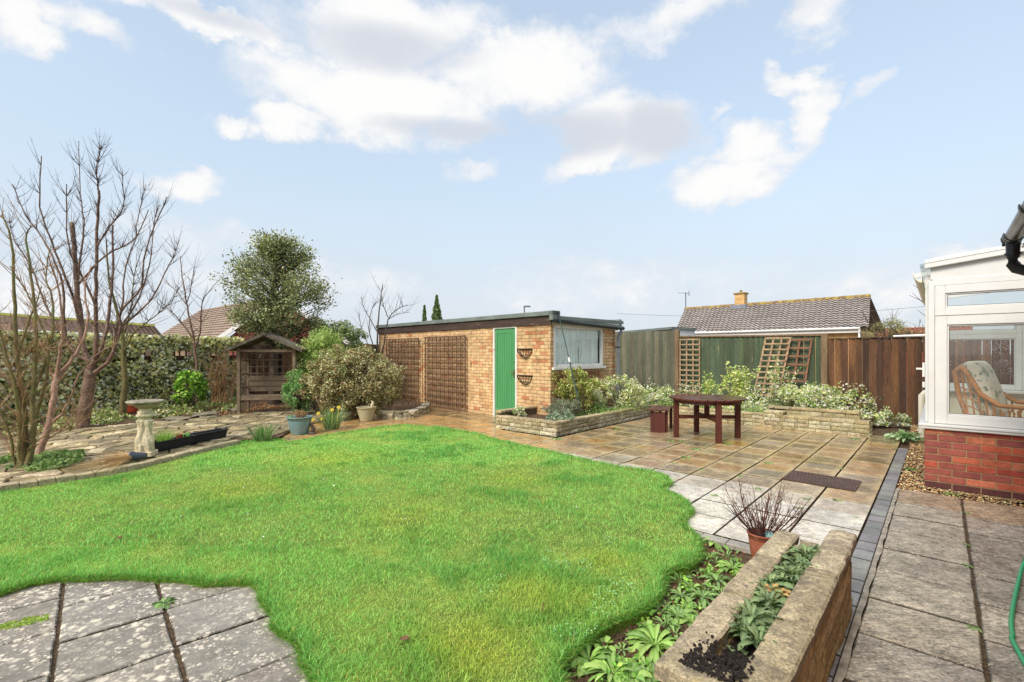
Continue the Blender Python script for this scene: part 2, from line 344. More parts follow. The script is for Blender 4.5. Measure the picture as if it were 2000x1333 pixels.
M['darkgreenpole'] = pmat('dark_green_pole', L3(40, 66, 62), rough=.4, ns=((9, .8, 1.2),), bump=None)
M['hose'] = pmat('hose', L3(42, 150, 100), rough=.35, ns=((6, .9, 1.1),), bump=None)
M['terracotta'] = pmat('terracotta', L3(150, 84, 62), rough=.7, ns=((7, .8, 1.2), (60, .85, 1.1)), bump=(60, .3, .003), stains=(('n', 10, .6, .72, L3(210, 170, 140), .4),))
M['tealpot'] = pmat('teal_glaze', L3(118, 146, 146), rough=.3, ns=((5, .85, 1.15), (30, .9, 1.1)), bump=(20, .1, .003), stains=(('n', 6, .6, .75, L3(150, 170, 160), .5),))
M['beigepot'] = pmat('beige_pot', L3(172, 164, 132), rough=.6, ns=((5, .9, 1.1), (30, .9, 1.1)), bump=(20, .1, .003), stains=(('n', 9, .66, .72, L3(215, 212, 196), .6),))
M['bluepot'] = pmat('blue_grey_pot', L3(84, 92, 102), rough=.4, ns=((5, .9, 1.1),), bump=None)
M['caststone'] = pmat('cast_stone', L3(214, 202, 168), rough=.8, ns=((5, .8, 1.12), (25, .75, 1.15)), bump=(26, .8, .012), stains=(('n', 7, .56, .7, L3(150, 126, 78), .55),))
M['bowlstone'] = pmat('bowl_stone', L3(160, 152, 132), rough=.85, ns=((8, .7, 1.2), (50, .7, 1.25)), bump=(60, .5, .006), stains=(('n', 9, .55, .66, L3(84, 82, 74), .7),))
M['rock'] = pmat('rock', L3(140, 132, 110), rough=.9, ns=((4, .6, 1.3), (25, .65, 1.3)), bump=(14, 1, .03), stains=(('n', 6, .55, .7, L3(86, 92, 62), .5),))
M['edging'] = pmat('edging', L3(172, 158, 128), rough=.9, ns=((5, .7, 1.2), (40, .7, 1.25)), bump=(30, .7, .012), stains=(('n', 10, .55, .68, L3(120, 110, 88), .6),))
M['bark_red'] = pmat('bark_red', L3(112, 86, 72), rough=.7, ns=((4, .6, 1.3), (30, .6, 1.4)), sc=(1, 1, 1.6), bump=(24, .8, .015), stains=(('n', 9, .54, .66, L3(158, 140, 120), .7), ('n', 14, .6, .68, L3(110, 116, 82), .6)))
M['bark_green'] = pmat('bark_green', L3(110, 100, 62), rough=.85, ns=((5, .65, 1.3), (30, .7, 1.3)), bump=(40, .6, .01), stains=(('n', 6, .5, .65, L3(104, 112, 52), .7),))
M['bark_pink'] = pmat('bark_pink', L3(168, 134, 116), rough=.8, ns=((5, .7, 1.25), (30, .75, 1.25)), bump=(40, .5, .008))
M['twig'] = pmat('twig', L3(58, 44, 42), rough=.8, ns=((5, .7, 1.3),), bump=None)
M['twigpale'] = pmat('twig_pale', L3(150, 118, 84), rough=.8, ns=((5, .7, 1.3),), bump=None)
M['bark_dark'] = pmat('bark_dark', L3(86, 74, 62), rough=.9, ns=((5, .65, 1.3), (30, .7, 1.3)), bump=(40, .6, .01))
M['tile'] = pmat('tile', L3(156, 149, 144), rough=.8, ns=((.6, .85, 1.12), (5, .8, 1.2), (40, .85, 1.15)), bump=(50, .3, .01), stains=(('n', 3, .6, .72, L3(112, 98, 86), .5),))
M['ridgetile'] = pmat('ridge_tile', L3(140, 116, 82), rough=.9, ns=((4, .6, 1.3),), bump=(30, .6, .02), stains=(('n', 5, .5, .62, L3(170, 150, 60), .8),))
M['browntile'] = pmat('brown_tile', L3(138, 120, 106), rough=.85, ns=((.7, .8, 1.2), (9, .8, 1.2)), bump=(40, .3, .01), stains=(('n', .8, .58, .75, L3(140, 140, 84), .5),))
M['orangetile'] = pmat('orange_tile', L3(176, 112, 84), rough=.85, ns=((2, .7, 1.2), (12, .7, 1.2)), bump=(40, .3, .01))
M['render_red'] = pmat('red_wall', L3(140, 72, 66), rough=.9, ns=((2, .8, 1.15), (18, .85, 1.1)), bump=(60, .5, .01))
M['leaf'] = leafmat('leaf', .35, .6, .25); M['gloss'] = leafmat('gloss_leaf', .25, .5, .25); M['grass'] = leafmat('grass', .4, .5, .3)
M['glass'] = glassmat('glass', (.92, .92, .9), .8, drops=True); M['glass2'] = glassmat('clear_glass', (.95, .97, .96), .5)
M['shedglass'] = glassmat('shed_glass', (.97, 1, .99), .8)
M['curtain'] = pmat('curtain', L3(246, 250, 246), rough=.9, ns=((3, .8, 1.05), (60, .85, 1.1)), sc=(4, 4, 1), bump=(20, .4, .01))
M['dark'] = pmat('dark_interior', (.02, .02, .022), rough=.9, bump=None)
M['rattan'] = pmat('rattan', L3(198, 134, 66), rough=.4, ns=((9, .75, 1.2),), bump=(60, .2, .003))
M['cushion'] = pmat('cushion', L3(240, 236, 216), rough=.9, ns=((4, .92, 1.05),), bump=(30, .2, .004), stains=(('n', 7.5, .55, .6, L3(136, 164, 140), .75), ('n', 5, .54, .66, L3(228, 206, 140), .6), ('n', 15, .6, .63, L3(84, 104, 100), .8)))
M['pebble'] = pmat('pebble', attr=True, rough=.7, ns=((30, .8, 1.2),), bump=None)
M['petal'] = pmat('petal', L3(240, 214, 90), rough=.6, ns=((9, .9, 1.1),), bump=None)
M['mat'] = pmat('rubber_mat', L3(78, 58, 50), rough=.5, ns=((8, .7, 1.3),), bump=(40, .3, .004))
M['plaster'] = pmat('plaster', L3(222, 216, 200), rough=.9, ns=((2, .95, 1.03),), bump=None)
M['block'] = pmat('block', attr=True, rough=.6, ns=((6, .8, 1.2), (60, .8, 1.2)), rvar=(3, .3, .7), bump=(70, .35, .005))
# ================= camera, sky, sun =================
cam = bpy.data.cameras.new('camera'); co = bpy.data.objects.new('camera', cam); COL.objects.link(co)
co.location = (0, 0, H); co.rotation_euler = (R(90), 0, 0); cam.sensor_width = 36; cam.lens = 36*F/2000; cam.shift_y = 21.5/2000; cam.clip_end = 2000; cam.clip_start = .05
S.camera = co
S.view_settings.view_transform = 'Standard'; S.view_settings.look = 'None'; S.view_settings.exposure = EXPO
w = bpy.data.worlds.new('World'); S.world = w; w.use_nodes = True
nt = w.node_tree; N = nt.nodes; Lk = nt.links; bg = N['Background']
sky = N.new('ShaderNodeTexSky'); sky.sky_type = 'NISHITA'; sky.sun_disc = False; sky.sun_elevation = R(40); sky.sun_rotation = R(222); sky.air_density = 1.0; sky.dust_density = 1.2; sky.ozone_density = 1.5
bg.inputs['Strength'].default_value = SKYK
def nmath(op, a, b=None, c=None, clamp=False):
    n = N.new('ShaderNodeMath'); n.operation = op; n.use_clamp = clamp
    for i, v in enumerate((a, b, c)):
        if v is None: continue
        if isinstance(v, (int, float)): n.inputs[i].default_value = v
        else: Lk.new(v, n.inputs[i])
    return n.outputs[0]
tc = N.new('ShaderNodeTexCoord'); dirv = tc.outputs['Generated']
sep = N.new('ShaderNodeSeparateXYZ'); Lk.new(dirv, sep.inputs[0])
az = nmath('ARCTAN2', sep.outputs[0], sep.outputs[1]); el = nmath('ARCSINE', sep.outputs[2])
def wnoise(scale, det, ro=.55, off=0, dist=0):
    mp = N.new('ShaderNodeMapping'); mp.inputs['Location'].default_value = (off, off*.7, off*.3); mp.inputs['Scale'].default_value = (1, 1, 1.5); Lk.new(dirv, mp.inputs[0])
    n = N.new('ShaderNodeTexNoise'); n.inputs['Scale'].default_value = scale; n.inputs['Detail'].default_value = det; n.inputs['Roughness'].default_value = ro; n.inputs['Distortion'].default_value = dist
    Lk.new(mp.outputs[0], n.inputs['Vector']); return n.outputs['Fac']
def dirof(x, y):
    v = Vector(((x-1000)/F, 1, (HZ-y)/F)).normalized(); return math.atan2(v.x, v.y), math.asin(v.z)
wx = wnoise(9, 5, .6, 3.1); wy = wnoise(9, 5, .6, 8.7)
azw = nmath('ADD', az, nmath('MULTIPLY', nmath('SUBTRACT', wx, .5), .16)); elw = nmath('ADD', el, nmath('MULTIPLY', nmath('SUBTRACT', wy, .5), .12))
def blobs(lst, a=azw, e=elw):
    out = None
    for (x, y, rx, ry, rot, wgt) in lst:
        a0, e0 = dirof(x, y); a1, _ = dirof(x+rx, y); a2, _ = dirof(x-rx, y); _, e1 = dirof(x, y-ry); _, e2 = dirof(x, y+ry)
        ra_ = abs(a1-a2)/2; re_ = abs(e1-e2)/2; da = nmath('SUBTRACT', a, a0); de = nmath('SUBTRACT', e, e0)
        cr, sr = math.cos(R(rot)), math.sin(R(rot))
        u = nmath('ADD', nmath('MULTIPLY', da, cr/ra_), nmath('MULTIPLY', de, sr/ra_)); v = nmath('ADD', nmath('MULTIPLY', da, -sr/re_), nmath('MULTIPLY', de, cr/re_))
        d = nmath('ADD', nmath('MULTIPLY', u, u), nmath('MULTIPLY', v, v))
        k = nmath('MULTIPLY', nmath('SUBTRACT', 1.0, d), wgt)
        out = k if out is None else nmath('MAXIMUM', out, k)
    return out
def sstep(v, lo, hi, a=0.0, b=1.0):
    n = N.new('ShaderNodeMapRange'); n.interpolation_type = 'SMOOTHSTEP'
    for i, q in enumerate((lo, hi, a, b)): n.inputs[i+1].default_value = q
    Lk.new(v, n.inputs[0]); return n.outputs[0]
main = blobs([(760, 190, 290, 88, 0, 1), (560, 235, 90, 45, 10, 1), (1010, 150, 210, 95, 0, 1), (760, 60, 230, 95, 5, .9), (540, 85, 110, 22, 0, .6), (1220, 255, 170, 78, -15, 1), (1180, 300, 120, 30, 20, .8), (440, 245, 50, 20, 0, .6),
    (1430, 345, 130, 58, 8, 1), (1460, 285, 90, 48, 20, .9), (1590, 225, 40, 75, -10, .8), (1545, 155, 70, 28, -25, .8), (1700, 160, 75, 22, 15, .45), (1420, 235, 30, 18, 40, .5),
    (350, 358, 100, 34, 0, .8), (60, 40, 95, 60, 60, .8), (330, 8, 330, 32, 0, .8), (1600, 30, 80, 50, 0, .6), (1350, 10, 190, 50, 8, .6), (1880, 505, 70, 30, 0, .8), (1760, 590, 110, 40, 0, .6), (930, 330, 45, 20, 0, .35), (80, 600, 260, 80, 0, .5), (560, 560, 300, 50, 0, .3), (1180, 560, 300, 45, 0, .28), (420, 470, 160, 40, 0, .3), (1650, 560, 160, 40, 0, .35), (180, 40, 120, 40, 0, .7), (700, -220, 500, 120, 0, .9), (1500, -300, 400, 100, 0, .7)])
fb = wnoise(7, 8, .6, 1.3); fb2 = wnoise(19, 9, .68, 5)
dens = nmath('ADD', main, nmath('ADD', nmath('MULTIPLY', nmath('SUBTRACT', fb, .5), 1.5), nmath('MULTIPLY', nmath('SUBTRACT', fb2, .5), 1.1)))
over = sstep(el, .74, 1.0); mask = nmath('MAXIMUM', sstep(dens, -.28, .6), over)  # over: extra-bright cloud cap added overhead, out of view, to lift ambient light
core = sstep(dens, .1, .9)
shade = blobs([(1080, 265, 230, 60, 0, 1), (1290, 260, 120, 75, -10, 1), (760, 95, 230, 60, 0, .8), (350, 10, 300, 25, 0, .6), (900, 255, 200, 30, 0, .8), (1500, 20, 150, 40, 0, .5)], az, el)
sh = sstep(nmath('ADD', shade, nmath('MULTIPLY', nmath('SUBTRACT', fb, .5), 1.0)), -.1, .9)
def cmix(f, a, b):
    x = N.new('ShaderNodeMix'); x.data_type = 'RGBA'
    for sck, v in ((x.inputs[0], f), (x.inputs[6], a), (x.inputs[7], b)):
        if isinstance(v, (int, float)): sck.default_value = v
        elif isinstance(v, tuple): sck.default_value = (*v, 1)
        else: Lk.new(v, sck)
    return x.outputs[2]
KW = 1/SKYK/(2**EXPO)
cc = lambda r, g, b: tuple(KW*q for q in L3(r, g, b))
cw = cmix(sh, cmix(core, cc(236, 240, 246), cc(254, 254, 253)), cc(216, 221, 231))
# thin high veil that pales the blue, thicker towards the horizon
veil_e = sstep(el, .7, .02, .62, .97)
veil_n = nmath('MULTIPLY', veil_e, nmath('ADD', .93, nmath('MULTIPLY', nmath('SUBTRACT', wnoise(3, 5, .5, 11), .5), .25)), None, True)
sb = N.new('ShaderNodeMix'); sb.data_type = 'RGBA'; sb.blend_type = 'MULTIPLY'; sb.inputs[0].default_value = 1; Lk.new(sky.outputs[0], sb.inputs[6]); sb.inputs[7].default_value = (SKB*1.15, SKB*1.05, SKB*.92, 1)
base = cmix(veil_n, sb.outputs[2], cc(209, 224, 238))
hz = sstep(el, .35, -.02, 0, .8)
base = cmix(hz, base, cc(222, 228, 236))
cw = cmix(over, cw, tuple(1.7*q for q in cc(250, 250, 250)))
Lk.new(cmix(mask, base, cw), bg.inputs['Color'])
sun = bpy.data.lights.new('sun', 'SUN'); sun.energy = SUNE; sun.angle = R(22); sun.color = (1, .91, .79)
so = bpy.data.objects.new('sun', sun); COL.objects.link(so)
sd = Vector((math.sin(R(222))*math.cos(R(40)), math.cos(R(222))*math.cos(R(40)), math.sin(R(40))))
so.rotation_euler = (-sd).to_track_quat('-Z', 'Y').to_euler(); so.location = (-20, -20, 30)

# ================= ground sheets =================
def sheet(name, poly, z, mat, kind='structure', col=None):
    b = MB(); b.face([Vector((p[0], p[1], z)) for p in poly], col); return tag(b.build(name, mat), kind=kind)
g = MB(); n = 14
vals = [-300, -80, -20, -12, -6, -3, 0, 3, 6, 12, 20, 80, 300]
g.grid([[Vector((x, y+60, -.05)) for x in vals] for y in vals]); tag(g.build('ground', M['soil']), kind='structure')

# --- slabs of the house patio, aligned with the house
def inpoly(P, poly):
    P = np.atleast_2d(P); x, y = P[:, 0], P[:, 1]; c = np.zeros(len(P), bool); n = len(poly)
    for i in range(n):
        x1, y1 = poly[i][0], poly[i][1]; x2, y2 = poly[(i+1) % n][0], poly[(i+1) % n][1]
        if y1 == y2: continue
        c ^= ((y1 > y) != (y2 > y)) & (x < (x2-x1)*(y-y1)/(y2-y1)+x1)
    return c
LAWNPX = [(-260, 1010), (0, 962), (110, 943), (220, 922), (355, 892), (447, 869), (475, 866), (545, 862), (562, 868), (600, 862), (640, 852), (700, 845), (745, 837), (790, 833), (860, 838), (930, 850), (965, 861), (1030, 876), (1090, 889), (1150, 904), (1210, 916), (1270, 923), (1305, 934), (1312, 946), (1296, 958), (1320, 972), (1348, 985), (1352, 1000), (1338, 1018), (1362, 1055), (1370, 1085), (1345, 1110), (1310, 1125), (1295, 1165), (1250, 1200), (1190, 1225), (1130, 1272), (1095, 1300), (1085, 1350), (1070, 1500), (640, 1500), (612, 1330), (578, 1275), (520, 1200), (502, 1163), (488, 1148), (400, 1146), (290, 1136), (150, 1134), (120, 1133), (60, 1146), (0, 1167), (-300, 1260)]
LAWN0 = [PX(x, y) for x, y in LAWNPX]; LAWN = []; random.seed(2)
for i in range(len(LAWN0)):
    a, b_ = LAWN0[i], LAWN0[(i+1) % len(LAWN0)]; m_ = max(1, min(12, int((b_-a).length/.09)))
    for k in range(m_):
        q = a+(b_-a)*(k/m_); d_ = (b_-a).normalized(); LAWN.append(q+Vector((-d_.y, d_.x, 0))*(mn.noise((q.x*3.3, q.y*3.3, 1))*.05+ra(-.008, .008)))
slab = MB(); random.seed(11)
for i in range(-25, 1):
    for j in range(-4, 19):
        c1 = -.49+.45*i; c0 = c1-.45; d0 = 4.487+.45*(j-1); d1 = d0+.45
        if d0 < (4.0 if c0 > -6.6 else 2.9): continue
        if d1 > 10.95 and c0 < -.9: continue
        if d0 > 11.2 and (c1 < -.9 or d1 > 12.9): continue
        cm, dm = (c0+c1)/2, (d0+d1)/2
        p = CD(cm, dm)
        # keep only where slabs are laid: not deep inside the lawn, not in the bed, not inside the shed
        if inpoly([(p.x, p.y)], LAWN)[0]:
            q = [inpoly([(CD(a, b).x, CD(a, b).y)], LAWN)[0] for a in (c0-.2, c1+.2) for b in (d0-.2, d1+.2)]
            if all(q): continue
        if cm < -5.15 and dm > 6.9 and cm > -6.4: continue
        if cm < -6.5 and dm > 8.6: continue
        if dm < 6.2 and cm < -6.6 and inpoly([(p.x, p.y)], LAWN)[0]: continue
        if p.x < -4.1: continue
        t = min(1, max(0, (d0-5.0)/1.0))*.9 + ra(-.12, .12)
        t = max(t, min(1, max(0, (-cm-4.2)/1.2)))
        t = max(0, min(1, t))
        pale = jit(L3(200, 194, 180), .06); wet = jit(random.choice([L3(142, 110, 68), L3(122, 100, 68), L3(160, 124, 72), L3(112, 98, 72), L3(132, 114, 84)]), .14)  # pale tone of the near slabs is sky reflection put into their colour
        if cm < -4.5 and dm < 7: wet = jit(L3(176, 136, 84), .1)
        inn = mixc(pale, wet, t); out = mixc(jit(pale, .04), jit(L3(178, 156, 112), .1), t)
        g_ = .008; zt = ra(-.003, .003)
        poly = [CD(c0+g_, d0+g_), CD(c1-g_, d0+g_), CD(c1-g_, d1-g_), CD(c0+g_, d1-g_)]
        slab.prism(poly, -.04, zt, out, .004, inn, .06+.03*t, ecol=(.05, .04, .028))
# pale sheen-toned slabs and wet brown ones in one mesh
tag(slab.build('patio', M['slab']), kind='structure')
# --- bright block edging between patio and path
blk = MB(); random.seed(3)
d = 1.4
while d < 9.5:
    L = .205; c0 = -.485; c1 = -.365; col = jit(L3(122, 122, 120), .2)
    blk.prism([CD(c0, d+.007), CD(c1, d+.007), CD(c1, d+L-.007), CD(c0, d+L-.007)], -.04, .004+ra(-.002, .002), col, .006, ecol=(.02, .018, .015)); d += L
for k in range(3): blk.prism([CD(-.97, 3.42+k*.205), CD(-.85, 3.42+k*.205), CD(-.85, 3.62+k*.205), CD(-.97, 3.62+k*.205)], -.04, .006, jit(L3(112, 114, 116), .1), .005)
dd = -3.1
while dd < -.98:
    blk.prism([CD(dd, 3.92), CD(dd+.2, 3.92), CD(dd+.2, 4.02), CD(dd, 4.02)], -.04, .0, jit(L3(150, 146, 138), .08), .005); dd += .205
tag(blk.build('block_edging', M['block']), kind='structure')
mst = MB(); rows = []
for k in range(60):
    d = 1.3+k*.092; a = -.362; b = -.33+.004*math.sin(k*1.3)+ra(-.004, .004); rows.append([CD(a, d, ra(-.004, .004)), CD((a+b)/2, d, ra(.002, .01)), CD(b, d, ra(.0, .008))])
mst.grid(rows); tag(mst.build('mortar_strip', pmat('old_mortar', L3(150, 144, 132), rough=.9, ns=((12, .5, 1.3),), bump=(40, .6, .01))), kind='structure')
# --- riven paving of the path
pth = MB(); random.seed(5)
cols_ = [(-.33, .158), (.171, .66), (.675, 1.16), (1.175, 1.66)]
for ci, (c0, c1) in enumerate(cols_):
    off = [2.66, 2.52, 2.7, 2.6][ci]; d = off-1.5
    while d < 6.7:
        L = .498; d1 = min(d+L, 6.74)
        if d1-d > .1:
            pts = []
            for (u, v) in ((0, 0), (.33, 0), (.66, 0), (1, 0), (1, .33), (1, .66), (1, 1), (.66, 1), (.33, 1), (0, 1), (0, .66), (0, .33)):
                pts.append(CD(c0+(c1-c0)*u+ra(-.003, .003), d+.011+(d1-d-.022)*v+ra(-.003, .003)))
            col = jit(random.choice([L3(150, 143, 129), L3(160, 152, 135), L3(138, 132, 121)]), .07)
            if d > 6: col = mixc(col, L3(170, 126, 76), .35)
            if d < 3: col = mixc(col, L3(146, 142, 134), .5)
            pth.prism(pts, -.04, ra(-.004, .003), col, .008, ecol=(.045, .036, .026))
        d += L
tag(pth.build('path', M['path']), kind='structure')
# --- lichen-spotted slabs bottom left
ls = MB(); random.seed(9)
J = Vector((-.66, .75, 0)).normalized(); K = Vector((J.y, -J.x, 0))
kc = [-2.9, -2.44, -1.98, -1.52, -1.06, -.6, -.135, .324, .79, 1.26]
for i in range(len(kc)-1):
    k0, k1 = kc[i], kc[i+1]; off = {6: .1, 5: .0, 7: -.33, 8: -.05}.get(i, 0)
    for j in range(-4, 8):
        j0 = 1.91+off+j*.463-(.2 if i == 5 else 0); j1 = j0+.463
        cm = K*((k0+k1)/2)+J*((j0+j1)/2)
        if cm.y < 1.0 or cm.y > 3.9: continue
        if all(inpoly([((K*a+J*b).x, (K*a+J*b).y)], LAWN)[0] for a in (k0, k1) for b in (j0, j1)): continue
        pts = []
        gk = .009
        for (u, v) in ((0, 0), (.5, 0), (1, 0), (1, .5), (1, 1), (.5, 1), (0, 1), (0, .5)):
            q = K*(k0+gk+(k1-k0-2*gk)*u+ra(-.003, .003))+J*(j0+.007+(j1-j0-.014)*v+ra(-.003, .003)); pts.append(q)
        ls.prism(pts, -.04, ra(-.004, .004), jit(L3(126, 121, 113), .1), .007, ecol=(.045, .036, .026))
tag(ls.build('paving', M['lichen_slab']), kind='structure')
# --- lawn turf sheet
lw = MB(); lw.face([Vector((p.x, p.y, .022)) for p in LAWN])
for i in range(len(LAWN)):
    a, b = LAWN[i], LAWN[(i+1) % len(LAWN)]; lw.face([Vector((a.x, a.y, -.05)), Vector((b.x, b.y, -.05)), Vector((b.x, b.y, .022)), Vector((a.x, a.y, .022))])
tag(lw.build('lawn', M['lawn']), kind='structure')
# --- grass blades
def grass(name, N_, ymin, ymax, h0, h1, w0, w1):
    xs = [p.x for p in LAWN]; ys = [p.y for p in LAWN]
    Pt = []; tot = 0
    while tot < N_:
        X = RNG.uniform(max(min(xs), -ymax*1.2), min(max(xs), ymax*1.2), N_*2); Y = RNG.uniform(max(min(ys), ymin), min(max(ys), ymax), N_*2)
        P = np.stack([X, Y], 1); ok = inpoly(P, LAWN) & (np.abs(X) < Y*1.14+.3); P = P[ok]; Pt.append(P); tot += len(P)
    P = np.concatenate(Pt)[:N_]
    # patchiness by value noise
    def vn(P, s, seed):
        out = np.zeros(len(P)); 
        for o, a in ((1, .6), (2.3, .3), (5.1, .2)):
            gx = P*s*o+seed; i = np.floor(gx).astype(int); f = gx-i; f = f*f*(3-2*f)
            def hsh(a_, b_): q = np.sin(a_*127.1+b_*311.7+seed)*43758.5453; return q-np.floor(q)
            v = (hsh(i[:, 0], i[:, 1])*(1-f[:, 0])+hsh(i[:, 0]+1, i[:, 1])*f[:, 0])*(1-f[:, 1])+(hsh(i[:, 0], i[:, 1]+1)*(1-f[:, 0])+hsh(i[:, 0]+1, i[:, 1]+1)*f[:, 0])*f[:, 1]
            out += a*v
        return out/1.1
    n1 = vn(P, 1.3, 3.); n2 = vn(P, 3.1, 9.); n3 = vn(P, .7, 17.)
    # longer, darker blades along the edges
    ed = np.full(len(P), 9.)
    for i in range(len(LAWN)):
        a = np.array(LAWN[i][:2]); b = np.array(LAWN[(i+1) % len(LAWN)][:2]); ab = b-a; t = np.clip(((P-a)@ab)/(ab@ab), 0, 1); q = P-(a+t[:, None]*ab); ed = np.minimum(ed, np.hypot(q[:, 0], q[:, 1]))
    edge = np.clip(1-ed/.16, 0, 1)
    yel = np.clip((n1*.55+n2*.45-.47)*5, 0, 1)*(1-edge)
    base = np.array(L3(144, 204, 104))*1.0; dark = np.array(L3(100, 172, 84)); ylw = np.array(L3(202, 222, 128)); mid = np.array(L3(172, 222, 126))
    t = RNG.random(len(P))
    C = base*(1-t[:, None])+mid*t[:, None]
    C = C*(1-yel[:, None]*.75)+ylw*yel[:, None]*.75
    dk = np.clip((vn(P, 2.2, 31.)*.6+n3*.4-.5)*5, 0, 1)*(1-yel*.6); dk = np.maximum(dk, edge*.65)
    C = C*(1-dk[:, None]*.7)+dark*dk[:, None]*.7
    for (px_, py_, rr_) in ((900, 1262, .3), (950, 1290, .22), (1120, 1185, .25), (1185, 1100, .2), (1020, 1160, .22), (480, 960, .5), (800, 1010, .45), (650, 900, .6), (1000, 940, .4)):
        c_ = PX(px_, py_); g_ = np.exp(-((P[:, 0]-c_.x)**2+(P[:, 1]-c_.y)**2)/rr_**2)[:, None]*np.clip(.4+n2*1.2, 0, 1)[:, None]; C = C*(1-g_*.4)+np.array(L3(220, 218, 84))*g_*.4
    tf = np.random.default_rng(4).uniform([-8, 2.2], [3.5, 9], (260, 2)); tg = np.zeros(len(P))
    for q_ in tf: tg = np.maximum(tg, np.exp(-((P-q_)**2).sum(1)/(.045+.004*q_[1])**2))
    C = C*(1-tg[:, None]*.45)+np.array(L3(84, 150, 58))*tg[:, None]*.45; dk = np.maximum(dk, tg)
    moss = (RNG.random(len(P)) < .06); C[moss] = np.array(L3(205, 190, 110))
    C *= RNG.uniform(.6, 1.35, (len(P), 1))
    h = RNG.uniform(h0, h1, len(P))*(1+.75*dk-.45*yel+.35*edge); wd = RNG.uniform(w0, w1, len(P))
    an = RNG.uniform(0, 2*np.pi, len(P)); ln = RNG.uniform(.1, 1.25, len(P)); fa = RNG.uniform(0, 2*np.pi, len(P))
    dx, dy = np.cos(an), np.sin(an); sx, sy = np.cos(fa), np.sin(fa)
    z0 = np.full(len(P), .018)
    def pt(k, lx, hz_): return np.stack([P[:, 0]+dx*ln*h*lx+sx*wd*k, P[:, 1]+dy*ln*h*lx+sy*wd*k, z0+h*hz_], 1)
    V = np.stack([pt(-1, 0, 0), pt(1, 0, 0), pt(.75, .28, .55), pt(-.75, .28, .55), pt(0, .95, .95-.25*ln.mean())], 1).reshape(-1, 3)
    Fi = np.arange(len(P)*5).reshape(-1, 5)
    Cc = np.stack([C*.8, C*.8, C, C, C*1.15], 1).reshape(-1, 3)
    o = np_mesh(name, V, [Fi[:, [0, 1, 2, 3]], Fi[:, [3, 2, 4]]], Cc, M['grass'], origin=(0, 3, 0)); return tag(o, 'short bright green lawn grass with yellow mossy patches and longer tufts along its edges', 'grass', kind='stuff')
VV = []
o1 = grass('lawn_grass', int(105000*GK), 1.6, 3.6, .015, .038, .0011, .0022)
o2 = grass('g2', int(115000*GK), 3.6, 6.2, .016, .04, .0018, .0032)
o3 = grass('g3', int(95000*GK), 6.2, 12, .017, .042, .0032, .0055)
dg = bpy.context
for o in (o2, o3):
    pass
# join the three density bands into one object
import itertools
def join_np(obs, name):
    vs = []; cs = []; loops = []; tots = []; off = 0
    for o in obs:
        me = o.data; v = np.empty(len(me.vertices)*3, np.float32); me.vertices.foreach_get('co', v); vs.append(v.reshape(-1, 3)+np.array(o.location, np.float32))
        c = np.empty(len(me.vertices)*4, np.float32); me.color_attributes['Col'].data.foreach_get('color', c); cs.append(c)
        l = np.empty(len(me.loops), np.int32); me.loops.foreach_get('vertex_index', l); loops.append(l+off); t = np.empty(len(me.polygons), np.int32); me.polygons.foreach_get('loop_total', t); tots.append(t); off += len(me.vertices)
    V = np.concatenate(vs); C = np.concatenate(cs); Lp = np.concatenate(loops); T = np.concatenate(tots)
    me = bpy.data.meshes.new(name); me.vertices.add(len(V)); me.vertices.foreach_set('co', V.ravel()); me.loops.add(len(Lp)); me.loops.foreach_set('vertex_index', Lp)
    me.polygons.add(len(T)); me.polygons.foreach_set('loop_start', np.concatenate([[0], np.cumsum(T)[:-1]]).astype(np.int32)); me.polygons.foreach_set('loop_total', T); me.update(calc_edges=True)
    me.color_attributes.new('Col', 'FLOAT_COLOR', 'POINT').data.foreach_set('color', C)
    k = obs[0]; mt = k.data.materials[0]; props = {p: k[p] for p in ('label', 'category', 'kind') if p in k}
    for o in obs: 
        m_ = o.data; bpy.data.objects.remove(o); bpy.data.meshes.remove(m_)
    n_ = bpy.data.objects.new(name, me); COL.objects.link(n_); me.materials.append(mt)
    for p in props: n_[p] = props[p]
    return n_
